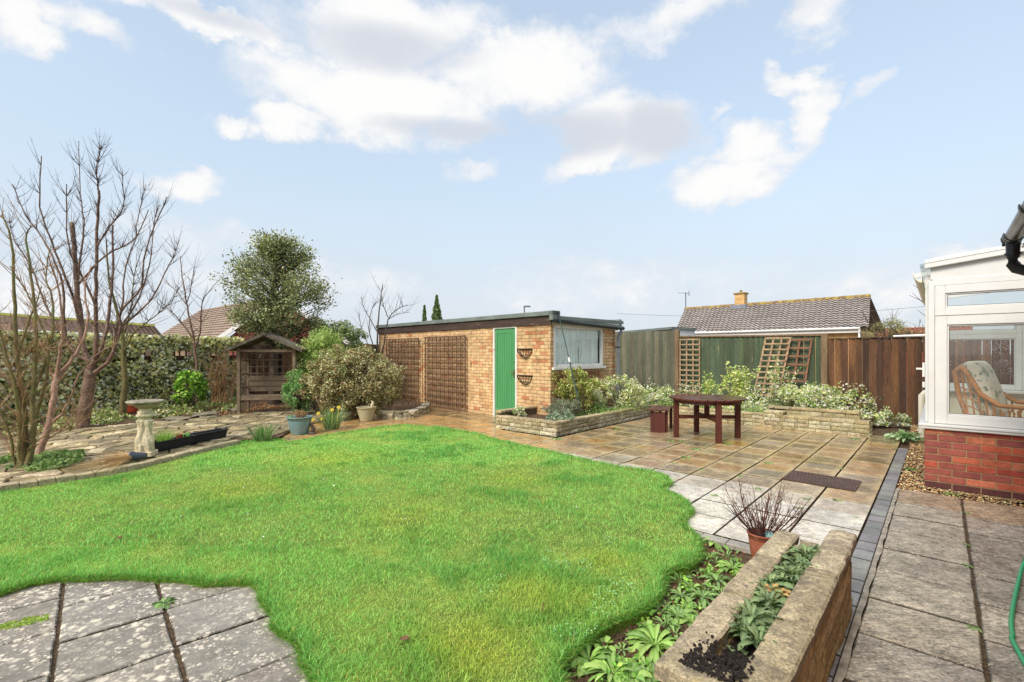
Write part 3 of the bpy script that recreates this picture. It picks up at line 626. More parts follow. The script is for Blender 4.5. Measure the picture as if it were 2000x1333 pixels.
# overhanging edge blades
def edgeblades(N_):
    segs = [(LAWN[i], LAWN[(i+1) % len(LAWN)]) for i in range(len(LAWN))]; ln = np.array([(b_-a).length if min(a.y, b_.y) > 1.5 and max(a.y, b_.y) < 14 else 0 for a, b_ in segs]); wgt = ln/np.maximum(1.5, np.array([a.y for a, _ in segs]))**.8; idx = RNG.choice(len(segs), N_, p=wgt/wgt.sum())
    A = np.array([[a.x, a.y] for a, _ in segs])[idx]; B_ = np.array([[b_.x, b_.y] for _, b_ in segs])[idx]; d_ = B_-A; d_ /= np.linalg.norm(d_, axis=1)[:, None]+1e-9
    ar = sum(a.x*b_.y-b_.x*a.y for a, b_ in segs); nn = np.stack([d_[:, 1], -d_[:, 0]], 1)*(1 if ar > 0 else -1)
    P = A+(B_-A)*RNG.random((N_, 1))-nn*RNG.uniform(-.012, .05, (N_, 1)); h = RNG.uniform(.02, .065, N_); wd = RNG.uniform(.0013, .0026, N_)*np.clip(P[:, 1]/3, 1, 3); le = nn*RNG.uniform(-.2, 1.1, (N_, 1))+RNG.normal(size=(N_, 2))*.35; fa = RNG.uniform(0, 6.28, N_); sx, sy = np.cos(fa), np.sin(fa)
    dz = RNG.uniform(.35, 1, N_)
    def pt(k, lx, hz_): return np.stack([P[:, 0]+le[:, 0]*h*lx+sx*wd*k, P[:, 1]+le[:, 1]*h*lx+sy*wd*k, .01+h*hz_*dz], 1)
    V = np.stack([pt(-1, 0, 0), pt(1, 0, 0), pt(.75, .35, .55), pt(-.75, .35, .55), pt(0, 1, .6)], 1).reshape(-1, 3); Fi = np.arange(N_*5).reshape(-1, 5)
    C = np.array([L3(84, 148, 54), L3(120, 172, 70), L3(150, 186, 90), L3(176, 180, 110)])[RNG.choice(4, N_, p=[.4, .35, .18, .07])]*RNG.uniform(.7, 1.25, (N_, 1))
    return np_mesh('e', V, [Fi[:, [0, 1, 2, 3]], Fi[:, [3, 2, 4]]], np.repeat(C, 5, 0), M['grass'], origin=(0, 3, 0))
join_np([o1, o2, o3, edgeblades(int(42000*GK))], 'grass')
# brown grit in the paving joints
for nm, pl_ in (('joint_grit', [CD(-9.4, 4.1), CD(-.5, 4.1), CD(-.5, 12.9), CD(-.97, 12.9), CD(-1.0, 10.4), CD(-9.4, 8.3)]), ('path_grit', [CD(-.33, 1), CD(1.66, 1), CD(1.66, 6.73), CD(-.33, 6.73)]), ('paving_grit', [Vector((-4.5, 1.2, 0)), Vector((-.2, 1.2, 0)), Vector((-.2, 2.9, 0)), Vector((-4.5, 3.6, 0))])):
    b = MB(); b.face([Vector((p.x, p.y, -.034 if nm == 'joint_grit' else -.014)) for p in pl_]); tag(b.build(nm, pmat(nm, L3(84, 68, 48), rough=.95, ns=((30, .4, 1.7), (150, .5, 1.5)), bump=(90, 1, .02))), kind='structure')

# ================= raised crazy paving on the left =================
ZC = .05
left_poly = [PX(-700, 1120, ZC), PX(0, 948, ZC), PX(220, 916, ZC), PX(360, 884, ZC), PX(468, 858, ZC), PX(545, 852, ZC), PX(600, 822, ZC), PX(660, 806, ZC), PX(745, 790, ZC), PX(735, 770, ZC), PX(600, 765, ZC), PX(-100, 765, ZC), PX(-900, 820, ZC)]
sheet('bed_soil', left_poly, ZC-.02, M['soil'])
cz = MB(); random.seed(21)
czpoly = [PX(-300, 1000, ZC), PX(0, 945, ZC), PX(90, 935, ZC), PX(225, 912, ZC), PX(360, 881, ZC), PX(466, 856, ZC), PX(540, 850, ZC), PX(590, 828, ZC), PX(640, 812, ZC), PX(600, 798, ZC), PX(490, 806, ZC), PX(400, 815, ZC), PX(300, 822, ZC), PX(150, 838, ZC), PX(-100, 870, ZC)]
step = .31; P0 = {}
for i in range(-2, 46):
    for j in range(-2, 36):
        P0[i, j] = Vector((-11+i*step+ra(-.1, .1)+(j % 2)*.1, 4+j*step*.85+ra(-.09, .09), 0))
for i in range(-2, 45):
    for j in range(-2, 35):
        q = [P0[i, j], P0[i+1, j], P0[i+1, j+1], P0[i, j+1]]; c = sum(q, Vector())/4
        if not inpoly([(c.x, c.y)], czpoly)[0]: continue
        sets = [q] if random.random() < .6 else ([[q[0], q[1], q[2]], [q[0], q[2], q[3]]])
        for s_ in sets:
            cen = sum(s_, Vector())/len(s_); s2 = []
            for k in range(len(s_)):
                a, b = s_[k], s_[(k+1) % len(s_)]; s2 += [a+(cen-a)*.12, (a+b)/2+(cen-(a+b)/2)*ra(.07, .2)]
            cz.prism(s2, ZC-.04, ZC+ra(-.006, .014), jit(random.choice([L3(182, 164, 126), L3(160, 142, 104), L3(136, 122, 92), L3(200, 184, 148), L3(150, 138, 110)]), .14), .008)
tag(cz.build('crazy_paving', M['crazy']), kind='structure')
# concrete kerb stones between lawn and crazy paving
ed = MB(); random.seed(4)
ep = [(-260, 1000), (0, 950), (110, 934), (222, 917), (300, 900), (356, 886), (410, 873), (472, 860)]
for i in range(len(ep)-1):
    a = PX(*ep[i], .09); b = PX(*ep[i+1], .09); dr = (b-a).normalized(); nr = Vector((-dr.y, dr.x, 0))
    if nr.x > 0: nr = -nr
    m_ = 3
    for k in range(m_):
        p = a+(b-a)*(k/m_)+dr*.004; q = a+(b-a)*((k+1)/m_)-dr*.004
        wv = .13+ra(-.01, .02)
        ed.prism([p+nr*ra(0, .012), q+nr*ra(0, .012), q+nr*wv, p+nr*wv], .0, .09+ra(-.006, .006), None, .008)
        ed.prism([p+nr*.02, q+nr*.02, q+nr*.1, p+nr*.1], -.05, .065)
tag(ed.build('edging_kerb', M['edging']), kind='structure')

# ================= stone bed walls =================
def courses(b, pa, pb, z0, z1, th, rowh, lmin, lmax, cols, proud=.01, gap=.008, seed=0, amp=.013):
    """stone blocks laid along pa->pb; outer face to the right-hand side of the travel direction"""
    random.seed(seed); pa = Vector(pa); pb = Vector(pb); dr = (pb-pa); Ln = dr.length; dr.normalize(); nr = Vector((dr.y, -dr.x, 0)); nrow = max(1, round((z1-z0)/rowh)); rh = (z1-z0)/nrow
    for r in range(nrow):
        x = -ra(0, lmax*.6)
        while x < Ln:
            L = ra(lmin, lmax); x0 = max(0, x+gap/2); x1 = min(Ln, x+L-gap/2)
            if x1-x0 > .02:
                pr = ra(0, proud); o = pa+dr*x0+nr*pr+Vector((0, 0, z0+r*rh+gap/2))
                col = jit(random.choice(cols), .12)
                # rock-faced: a subdivided outer face
                nx = max(2, int((x1-x0)/.05)); rows = []
                for zz in range(4):
                    row = []
                    for k in range(nx+1):
                        edge = (zz in (0, 3)) or k in (0, nx)
                        row.append(o+dr*((x1-x0)*k/nx)+Vector((0, 0, (rh-gap)*zz/3))+nr*(0 if edge else ra(.15, 1)*amp))
                    rows.append(row)
                b.grid(rows, col)
                w_ = -nr*(th+pr)
                A, B_, C_, D_ = rows[0][0], rows[0][-1], rows[-1][-1], rows[-1][0]
                b.face([D_, C_, C_+w_, D_+w_], col); b.face([B_, A, A+w_, B_+w_], col); b.face([A, D_, D_+w_, A+w_], col); b.face([C_, B_, B_+w_, C_+w_], col)
            x += L
def backing(b, pa, pb, z0, z1, th):
    pa = Vector(pa); pb = Vector(pb); dr = (pb-pa).normalized(); nr = Vector((dr.y, -dr.x, 0)); o = pa-nr*.012; b.box(o+Vector((0, 0, z0)), pb-pa, -nr*(th-.02), (0, 0, z1-z0))
def coping(b, pa, pb, z, w, t, cols, over=.02, seg=.45, seed=0, wob=.006):
    random.seed(seed); pa = Vector(pa); pb = Vector(pb); dr = (pb-pa); Ln = dr.length; dr.normalize(); nr = Vector((dr.y, -dr.x, 0)); x = 0
    while x < Ln-.03:
        L = min(seg*ra(.8, 1.2), Ln-x)
        if Ln-x-L < .1: L = Ln-x
        f = [pa+dr*(x+.003+(L-.006)*k/4)+nr*(over+ra(-wob, wob)) for k in range(5)]; r_ = [pa+dr*(x+.003+(L-.006)*k/4)-nr*(w-over+ra(-wob, wob)) for k in (4, 3, 2, 1, 0)]
        b.prism(f+r_, z, z+t+ra(-.003, .003), jit(random.choice(cols), .08), .007); x += L
CS = [L3(176, 166, 132), L3(160, 150, 116), L3(188, 180, 150), L3(150, 138, 104)]
CP = [L3(172, 160, 126), L3(156, 144, 112), L3(166, 150, 112)]
def bedwall(label, segs, z1=.22, th=.12, ct=.04, cat='garden wall', extra=None):
    t_ = thing('stone_wall', label, cat, segs[0][0].xy.to_3d())
    w_ = MB(); k_ = MB(); c_ = MB()
    for i, (a, b, zt, rev) in enumerate(segs):
        courses(w_, a, b, -.02, zt, .03, .073, .13, .34, CS, seed=i*7+len(label)); backing(k_, a, b, -.02, zt, th); coping(c_, a, b, zt, th+.03, ct, CP, seed=i+3)
    w_.build('wall', M['stoneblock'], t_); k_.build('mortar_bed', M['darkmortar'], t_); c_.build('coping', M['coping'], t_)
    return t_
W0 = PX(1023, 806); A0 = Vector((-.324, 9.47, 0)); A1 = Vector((.80, 8.52, 0)); A2 = Vector((3.24, 11.3, 0)); A3 = Vector((5.22, 9.72, 0))
A2 = CD(-5.1, 10.6); A1 = CD(-5.1, 6.88); A0 = CD(-6.58, 6.88); AW = CD(-6.58, 8.32)
bedwall('low yellow stone bed wall that starts at the green shed door and turns a sharp corner', [(AW, A0, .30, 0), (A0, A1, .21, 0), (A1, A2, .21, 0)])
A3 = CD(-2.62, 10.6)
bedwall('low yellow stone bed wall running behind the round table', [(A2, A3, .22, 0)])
# stepped block of wall with a ledge
t_ = thing('stone_wall', 'stepped stone bed wall with a projecting ledge left of the brown fence', 'garden wall', CD(-2.0, 10.6))
w_ = MB(); k_ = MB(); c_ = MB()
P1 = CD(-2.62, 10.47); P2 = CD(-2.28, 10.47); P3 = CD(-.93, 10.47); P4 = CD(-.93, 10.9)
courses(w_, P1, P2, -.02, .29, .1, .073, .14, .3, CS, seed=31); courses(w_, P2, P3, -.02, .22, .1, .073, .18, .36, CS, seed=32); courses(w_, P3, P4, -.02, .22, .05, .073, .14, .3, CS, seed=33)
coping(c_, P2, P3, .222, .34, .04, CP, seed=6, seg=.4)
courses(w_, CD(-2.3, 10.78), CD(-1.1, 10.78), .26, .36, .08, .09, .25, .45, CS, seed=35); coping(c_, CD(-2.62, 10.76), CD(-1.1, 10.76), .362, .2, .04, CP, seed=7)
coping(c_, P1, P2-Vector((0, 0, 0)), .292, .3, .04, CP, seed=8); courses(w_, CD(-2.62, 10.9), P1, -.02, .29, .05, .073, .14, .3, CS, seed=36)
k_.box(CD(-2.6, 10.49, -.02), CD(1.65, 0), CD(0, .4), (0, 0, .225)); k_.box(CD(-2.6, 10.485, .2), CD(.3, 0), CD(0, .28), (0, 0, .09)); k_.box(CD(-2.6, 10.79, .2), CD(1.48, 0), CD(0, .1), (0, 0, .155))
w_.build('wall', M['stoneblock'], t_); k_.build('mortar_bed', M['darkmortar'], t_); c_.build('coping', M['coping'], t_)
# soil inside the beds
bs = MB(); bs.face([CD(-6.5, 6.98, .17), CD(-5.2, 6.98, .17), CD(-5.2, 10.7, .17), CD(-2.6, 10.72, .2), CD(-.98, 10.9, .2), CD(-.98, 12.92, .2), CD(-6.3, 12.92, .2), CD(-6.5, 8.5, .17)])
tag(bs.build('planting_bed', M['soil']), kind='structure')

# ================= foreground stone trough planter =================
t_ = thing('stone_planter', 'long narrow stone planter with weathered copings and dark compost in the foreground', 'planter', CD(-.54, 2.5))
PC = [L3(158, 146, 118), L3(146, 134, 108), L3(168, 156, 130)]
w_ = MB(); c_ = MB(); k_ = MB()
PW = [L3(176, 146, 98), L3(158, 130, 84), L3(184, 156, 108), L3(142, 116, 76)]
courses(w_, CD(-.385, 1.56), CD(-.385, 3.38), -.02, .39, .04, .1, .28, .55, PW, proud=.008, gap=.006, seed=41, amp=.01)
courses(w_, CD(-.7, 1.56), CD(-.385, 1.56), -.02, .395, .04, .085, .2, .4, PW, proud=.014, seed=42)
courses(w_, CD(-.7, 3.12), CD(-.7, 1.56), -.02, .395, .04, .085, .2, .4, PW, seed=43)
courses(w_, CD(-.385, 3.12), CD(-.7, 3.12), -.02, .37, .04, .085, .2, .4, PW, seed=44)
k_.box(CD(-.485, 1.58, -.02), CD(.09, 0), CD(0, 1.8), (0, 0, .405)); k_.box(CD(-.69, 1.58, -.02), CD(.09, 0), CD(0, 1.5), (0, 0, .41)); k_.box(CD(-.69, 1.58, -.02), CD(.3, 0), CD(0, .1), (0, 0, .41)); k_.box(CD(-.69, 3.02, -.02), CD(.3, 0), CD(0, .09), (0, 0, .34))
k_.box(CD(-.62, 1.66, 0), CD(.15, 0), CD(0, 1.3), (0, 0, .3))
random.seed(8)
def ridgecope(b, c0, c1, d0, d1, z, t, rise, segs):
    ds = [d0+(d1-d0)*s_ for s_ in segs]
    for i in range(len(ds)-1):
        col = jit(random.choice(PC), .07); n_ = 6; rows = []
        for k in range(n_+1):
            d = ds[i]+.004+(ds[i+1]-ds[i]-.008)*k/n_; j_ = lambda: ra(-.004, .004)
            e = .006 if k in (0, n_) else 0
            rows.append([CD(c0+.004, d, z), CD(c0+j_(), d, z+t*.85-e), CD(c0+.008, d, z+t-e), CD((c0+c1)/2, d, z+t+rise-e+j_()*.3), CD(c1-.008, d, z+t-e), CD(c1+j_(), d, z+t*.85-e), CD(c1-.004, d, z)])
        b.grid(rows, col); b.face(rows[0], col); b.face(list(reversed(rows[-1])), col); b.grid([[r_[-1], r_[0]] for r_ in rows], col)
ridgecope(c_, -.492, -.357, 1.62, 3.41, .39, .055, .008, [0, .28, .62, .82, 1])
ridgecope(c_, -.722, -.606, 1.66, 3.17, .395, .055, .004, [0, .36, .7, 1])
for (a, b, z) in ((1.53, 1.66, .395), (3.03, 3.15, .37)):
    c0 = -.722 if a < 2 else -.59
    c_.prism([CD(c0, a), CD(-.62, a-.004), CD(-.51, a+.003), CD(-.507, b), CD(-.6, b+.005), CD(c0, b)], z, z+.055, jit(PC[0], .05), .007)
w_.build('wall', M['stoneblock'], t_); k_.build('mortar_core', pmat('planter_mortar', L3(128, 106, 70), rough=.95), t_); c_.build('coping', M['coping'], t_)
so_ = MB(); rows = []
for i in range(40):
    d = 1.65+i*.034; rows.append([CD(-.598+j*.012, d, .365+mn.noise((d*14, j*.9, 2))*.02+(.055 if d < 1.72 else 0)+(.02 if d < 1.9 else 0)) for j in range(9)])
so_.grid(rows)
for k in range(420): so_.cbox(CD(-.62+ra(-.02, .16) if k % 2 else -.66+ra(0, .14), 1.58+abs(random.gauss(0, .09)), .448 if k % 2 else .451), ra(.003, .012), ra(.003, .01), ra(.003, .008), ra(0, 3))
so_.build('compost', M['compost'], t_)

# gravel round the conservatory
def gravel(name, poly_cd, n, zmax, label):
    cs_ = [p[0] for p in poly_cd]; ds_ = [p[1] for p in poly_cd]; c = RNG.uniform(min(cs_), max(cs_), n*2); d = RNG.uniform(min(ds_), max(ds_), n*2); ok = inpoly(np.stack([c, d], 1), poly_cd); c, d = c[ok][:n], d[ok][:n]; m_ = len(c)
    X = CX.x*c+AX.x*d; Y = CX.y*c+AX.y*d; P = np.stack([X, Y, RNG.uniform(-.03, zmax, m_)], 1); s = RNG.uniform(.006, .016, m_)
    oc = np.array([[1, 0, 0], [0, 1, 0], [-1, 0, 0], [0, -1, 0], [0, 0, .6], [0, 0, -.6]]); V = P[:, None]+oc[None]*s[:, None, None]*RNG.uniform(.6, 1.3, (m_, 6, 3)); 
    a = RNG.uniform(0, 6.28, m_); q = V-P[:, None]; V = P[:, None]+np.stack([q[..., 0]*np.cos(a)[:, None]-q[..., 1]*np.sin(a)[:, None], q[..., 0]*np.sin(a)[:, None]+q[..., 1]*np.cos(a)[:, None], q[..., 2]], -1)
    f = np.array([[0, 1, 4], [1, 2, 4], [2, 3, 4], [3, 0, 4], [1, 0, 5], [2, 1, 5], [3, 2, 5], [0, 3, 5]]); Fi = (np.arange(m_)[:, None, None]*6+f[None]).reshape(-1, 3)
    C = pick([L3(190, 160, 112), L3(168, 132, 88), L3(206, 186, 146), L3(140, 108, 76), L3(120, 96, 72)], m_, .2); C = np.repeat(C, 6, 0)
    return tag(np_mesh(name, V.reshape(-1, 3), Fi, C, M['pebble']), label, 'gravel', kind='stuff')
gravel('gravel', [(-.36, 6.72), (3.2, 6.72), (3.2, 7.05), (-.1, 7.05), (-.12, 12.9), (-.45, 12.9), (-.36, 9.9)], 19000, .008, 'golden gravel strip round the foot of the brick plinth')
# ================= brick shed =================
SC = Vector((.803, 10.0, 0)); SL = Vector((-.6896, .7242, 0)); SR = Vector((.7242, .6896, 0))   # corner, along left face, along right face
def SF(u, v, z=0): p = SC+SL*u+SR*v; return Vector((p.x, p.y, z))    # u along left face (away), v along the window face
sh_ = thing('brick_shed', 'yellow brick flat-roofed shed with a green side door and a net-curtained window', 'shed', SF(3.6, 1.2))
w_ = MB(); TH = .11; UL = 7.35; VR = 2.36; zt = 2.11
def wall_l(u0, u1, z0, z1): w_.box(SF(u0, 0, z0), SL*(u1-u0), SR*TH, (0, 0, z1-z0))
def wall_r(v0, v1, z0, z1): w_.box(SF(0, v0, z0), SR*(v1-v0), SL*TH, (0, 0, z1-z0))
DU0, DU1 = 1.76-.0, 2.62   # door opening along u (near jamb, far jamb)
DU0, DU1 = 1.00, 1.80
wall_l(TH, DU0, -.05, zt); wall_l(DU1, UL, -.05, zt)
wall_r(0, .10, -.05, zt); wall_r(.10, 1.86, -.05, 1.15); wall_r(1.86, VR, -.05, zt); wall_r(.10, 1.86, 2.07, zt)
w_.box(SF(0, VR, -.05), SR*-TH, SL*UL, (0, 0, zt+.05)); w_.box(SF(UL, 0, -.05), SL*-TH, SR*VR, (0, 0, zt+.05))
w_.build('wall', M['shedbrick'], sh_)
r_ = MB()   # flat roof with a raised felt kerb along the left face and a slope to the window face
rows = []
r_.box(SF(-.13, -.08, 2.26), SL*(UL+.2), SR*.22, (0, 0, .1)); r_.box(SF(-.13, -.08, 2.16), SL*.1, SR*(.25), (0, 0, .2))
a_ = [SF(-.15, .1, 2.25), SF(-.15, VR+.1, 2.13), SF(UL+.1, VR+.1, 2.22), SF(UL+.1, .1, 2.3)]
r_.face(a_); r_.face([SF(-.15, .1, 2.18), SF(-.15, VR+.1, 2.06), SF(-.15, VR+.1, 2.13), SF(-.15, .1, 2.25)])
r_.box(SF(-.16, .14, 2.17), SR*(VR-.02), SL*.03, Vector((0, 0, .085))+SR*0)
r_.build('roof', M['felt'], sh_, bevel=.01)
r_ = MB(); r_.box(SF(-.1, VR+.02, 2.12), SL*(UL+.1), SR*.1, (0, 0, .17)); r_.build('roof_kerb', M['felt'], sh_)
r_ = MB(); r_.box(SF(-.05, -.035, 2.075), SL*(UL+.1), SR*.03, (0, 0, .18)); r_.build('fascia', M['darktimber'], sh_)
r_ = MB(); r_.bar(SF(-.03, -.02, 2.135), SF(-.03, VR+.05, 2.07), .03, .1, side=SL); r_.build('front_fascia', M['oldwhite'], sh_)
g_ = MB(); g_.tube([SF(-.11, -.03, 2.15), SF(-.11, VR+.18, 2.075)], .045, 8); g_.build('gutter', M['black'], sh_, smooth=True)
g_ = MB(); g_.tube([SF(-.11, VR+.1, 2.05), SF(-.1, VR+.08, 1.98), SF(-.06, VR+.03, 1.86), SF(-.06, VR+.03, .25)], .034, 8); pp = g_.build('downpipe', M['greypipe'], sh_, smooth=True)
g_ = MB(); g_.bar(SF(-.10, VR+.03, 1.62), SF(0, VR+.03, 1.62), .11, .025, side=SR); g_.build('pipe_bracket', M['black'], pp)
# door
fr = MB()
for u in (DU0, DU1-.05): fr.box(SF(u, -.012, 0.0), SL*.05, SR*.08, (0, 0, 2.09))
fr.box(SF(DU0+.05, -.011, 2.045), SL*(DU1-DU0-.1), SR*.08, (0, 0, .045)); 
dr_ = MB(); u0, u1 = DU0+.052, DU1-.052; nb = 7
dr_.box(SF(u0, .028, .03), SL*(u1-u0), SR*.03, (0, 0, 2.01))
for (a, b, z0, z1) in ((u0, u0+.07, .03, 2.04), (u1-.07, u1, .03, 2.04), (u0+.07, u1-.07, 1.93, 2.04), (u0+.07, u1-.07, .03, .2)): dr_.box(SF(a, .016, z0), SL*(b-a), SR*.014, (0, 0, z1-z0))
for k in range(nb):
    a = u0+.074+(u1-u0-.148)*k/nb; dr_.box(SF(a, .021, .203), SL*((u1-u0-.148)/nb-.006), SR*.008, (0, 0, 1.724))
do = dr_.build('door', M['green'], sh_, bevel=.002); fr.build('door_frame', M['oldwhite'], do)
h_ = MB(); h_.box(SF(u0+.035, .004, .93), SL*.04, SR*.012, (0, 0, .17)); h_.tube([SF(u0+.055, -.0, 1.04), SF(u0+.055, -.035, 1.04), SF(u0+.055, -.04, 1.04), SF(u0+.14, -.045, 1.035)], .009, 6); h_.build('handle', pmat('brass', L3(150, 130, 84), rough=.4, metal=.7, bump=None), do)
h_ = MB(); h_.tube([SF(u0+.05, .02, 1.27), SF(u0+.05, .008, 1.27)], .016, 10); h_.build('lock', M['iron'], do)
# window
wf = MB(); v0, v1, z0, z1 = .10, 1.86, 1.15, 2.07
for (a, b, c, d) in ((v0, v0+.07, z0+.03, z1), (v1-.07, v1, z0+.03, z1), (v0+.07, v1-.07, z1-.06, z1), (v0+.07, v1-.07, z0+.03, z0+.09)): wf.box(SF(.0, a, c), SR*(b-a), SL*.06, (0, 0, d-c))
win = wf.build('window', M['oldwhite'], sh_, bevel=.004)
s_ = MB(); s_.box(SF(-.055, v0-.05, z0-.03), SR*(v1-v0+.1), SL*.11, (0, 0, .055)); s_.build('sill', M['oldwhite'], win, bevel=.004)
s_ = MB(); s_.box(SF(.035, v0+.06, z0+.08), SR*(v1-v0-.12), SL*.004, (0, 0, z1-z0-.13)); s_.build('pane', M['shedglass'], win)
s_ = MB()
for (a, b, lean) in ((v0+.07, v0+1.0, 0), (v0+.86, v1-.1, .0)):
    rows = []
    for k in range(60):
        f = k/59; v = a+(b-a)*f; off = .09+.014*math.sin(f*62)+.006*math.sin(f*140)+(0 if a < 1 else .03)
        rows.append([SF(off, v+(.10*(1-j/6) if b > 1.2 and f < .1 else 0), z0+.09+(z1-z0-.15)*j/6+(.012*math.sin(f*40) if j == 0 else 0)) for j in range(7)])
    s_.grid(rows)
s_.build('net_curtain', M['curtain'], win, smooth=True)
s_ = MB(); s_.box(SF(.5, .12, .9), SR*2.0, SL*.02, (0, 0, 1.2)); s_.build('inner_wall', pmat('dim_inner_wall', L3(150, 150, 140)), win)
# cable and hook details on the wall
s_ = MB(); s_.box(SF(2.63, -.012, 1.12), SL*.02, SR*.012, (0, 0, .13)); s_.build('cable_clip', M['iron'], sh_)
# hanging wall baskets
def basket(label, z, u=.72):
    t = thing('wall_basket', label, 'hanging basket', SF(u, -.01, z), group='empty wall baskets by the green door')
    b = MB(); w2 = .2; rad = [(w2, 0), (.18, -.06), (.13, -.13), (.05, -.185)]
    for (r, dz) in rad:
        pts = [SF(u+r*math.cos(a), -.012-r*.9*math.sin(a), z+dz) for a in [math.pi*k/12 for k in range(13)]]
        b.tube(pts, .009 if dz == 0 else .006, 5)
    b.box(SF(u-w2-.012, -.03, z-.012), SL*(2*w2+.024), SR*.02, (0, 0, .024))
    for k in range(9):
        a = math.pi*k/8; b.tube([SF(u+r*math.cos(a), -.012-r*.9*math.sin(a), z+dz) for (r, dz) in rad]+[SF(u, -.012, z-.19)], .006, 5)
    b.build('frame', M['iron'], t)
    return t
basket('black wire half-round wall basket beside the green door, upper of the two', 1.56)
basket('black wire half-round wall basket beside the green door, lower of the two', .98)
M['darktrellis'] = pmat('dark_trellis', L3(106, 82, 64), rough=.85, ns=((5, .6, 1.3), (40, .7, 1.3)), bump=(50, .5, .004), stains=(('n', 8, .6, .7, L3(120, 98, 76), .5),))
# trellises
def trellis(name, label, o, ex, ez, n, w, h, nx, nz, mat, lath=.03, th=.014, group=None, diag=False, edge=None):
    """o lower corner, ex unit along, ez unit up, n unit towards the viewer"""
    t = thing(name, label, 'trellis', o, group=group); b = MB(); e = edge or lath
    for i in range(nx):
        x = (w-lath)*i/(nx-1); b.box(o+ex*(x+ra(-.004, .004)), ex*lath, n*th, ez*h)
    b.build('upright_laths', mat, t); b = MB()
    for j in range(nz):
        z = (h-lath)*j/(nz-1); b.box(o+ez*z+n*th*1.02, ex*w, n*th, ez*lath+ex*0)
    b.build('cross_laths', mat, t); return t
Zv = Vector((0, 0, 1))
trellis('trellis', 'dark square trellis panel fixed to the brick wall left of the green door', SF(4.6, -.06, .02), -SL, Zv, -SR, 1.82, 1.9, 11, 13, M['darktrellis'], lath=.036, th=.018, group='dark trellis panels on the shed wall')
trellis('trellis', 'dark square trellis panel on the shed wall, partly behind the variegated shrub', SF(6.74, -.06, .05), -SL, Zv, -SR, 1.82, 1.85, 11, 12, M['darktrellis'], lath=.036, th=.018, group='dark trellis panels on the shed wall')
trellis('trellis', 'reddish rotting trellis under the shed window behind the foliage', SF(-.05, .12, .3), SR, Zv, -SL, 1.5, .78, 11, 6, pmat('red_trellis', L3(122, 82, 60), rough=.9), lath=.04)
t = thing('shepherd_crook', 'thin black hooked garden crook standing between the two dark trellis panels', 'plant hook', SF(4.78, -.1)); b = MB()
b.tube([SF(4.68, -.1, 0), SF(4.68, -.1, 1.72)]+[SF(4.68+.08*(1-math.cos(a)), -.1, 1.72+.1*math.sin(a)) for a in [math.pi*k/8 for k in range(1, 10)]], .009, 6); b.build('rod', M['iron'], t)
# clothes prop leaning on the roof
p0 = D(1091, 614, 9.95); p1 = D(1133, 795, 9.45); t = thing('clothes_prop', 'dark green metal clothes prop leaning against the shed gutter', 'clothes prop', p1)
mid = p1+(p0-p1)*.5; b = MB(); b.tube([p1, mid], .014, 8); b.build('lower_pole', M['darkgreenpole'], t); b = MB(); b.tube([mid, p0], .010, 8); b.build('upper_pole', M['darkgreenpole'], t)
b = MB(); b.tube([mid-(p0-p1)*.03, mid+(p0-p1)*.02], .02, 8); b.build('clamp', M['white'], t); b = MB(); b.tube([p0, p0+Vector((0, 0, .04))], .018, 6); b.build('tip', M['black'], t)

# ================= fences =================
def fence_line(c): return CD(c, 12.96)
def fence(name, label, c0, c1, h0, h1, bw, mat, cols, rail=None, railmat=None, posts=(), postmat=None, z0=0, seed=1, ph=.04, pw=.1):
    t = thing(name, label, 'fence', fence_line((c0+c1)/2)); random.seed(seed); b = MB(); n = int((c1-c0)/bw)
    for k in range(n):
        a = c0+(c1-c0)*k/n; f = k/n; h = h0+(h1-h0)*f+ra(-.008, .004); e = a+(c1-c0)/n
        col = jit(random.choice(cols), .2)
        tp = ra(-.006, .006)
        # feather-edged boards overlap: thick edge proud of the next board
        pts = [CD(a+.002, 12.97), CD(a+.002, 12.92), CD(e-.006, 12.955), CD(e-.006, 12.97)]
        n_ = len(b.v); v = [p+Vector((0, 0, z0)) for p in pts]+[p+CX*tp+Vector((0, 0, h)) for p in pts]
        b.v.extend([tuple(q) for q in v])
        for f_ in ((0, 1, 5, 4), (1, 2, 6, 5), (2, 3, 7, 6), (3, 0, 4, 7), (4, 5, 6, 7)): b.f.append(tuple(n_+i for i in f_)); b.c.append(col)
    b.build('boards', mat, t)
    if rail:
        b = MB(); b.box(CD(c0, 12.90, h0-rail[0]), CD(c1-c0, 0)+Vector((0, 0, h1-h0)), CD(0, .09), (0, 0, rail[1])); b.build('top_rail', railmat, t, bevel=.004)
    for (c, hh, w_) in posts:
        b = MB(); b.box(CD(c-w_/2, 12.86, 0), CD(w_, 0), CD(0, .1), (0, 0, hh)); b.build('post', postmat, t, bevel=.008)
    return t
GB = [L3(92, 94, 80), L3(82, 86, 72), L3(104, 102, 86), L3(88, 92, 76)]; GB2 = [L3(76, 88, 66), L3(70, 82, 62), L3(82, 94, 70), L3(74, 88, 68)]; BB = [L3(96, 66, 44), L3(82, 56, 38), L3(112, 78, 50), L3(74, 52, 38), L3(104, 70, 44)]
fence('fence', 'tall grey-green board fence section beside the shed downpipe', -7.5, -5.47, 2.1, 2.1, .122, M['boards'], GB, posts=((-5.42, 2.12, .12),), postmat=M['oldwood'], seed=2)
fence('fence', 'dark green painted board fence with a worn timber top rail behind the table', -5.36, -2.03, 1.90, 1.87, .118, M['boards'], GB2, rail=(.0, .045), railmat=M['oldwood'], posts=((-1.97, 1.93, .13),), postmat=M['oldwood'], seed=3)
fence('fence', 'rich brown stained close-board fence beside the conservatory', -1.9, 5.5, 1.80, 1.80, .125, M['brownboards'], BB, rail=(-.002, .018), railmat=M['darktimber'], seed=4)
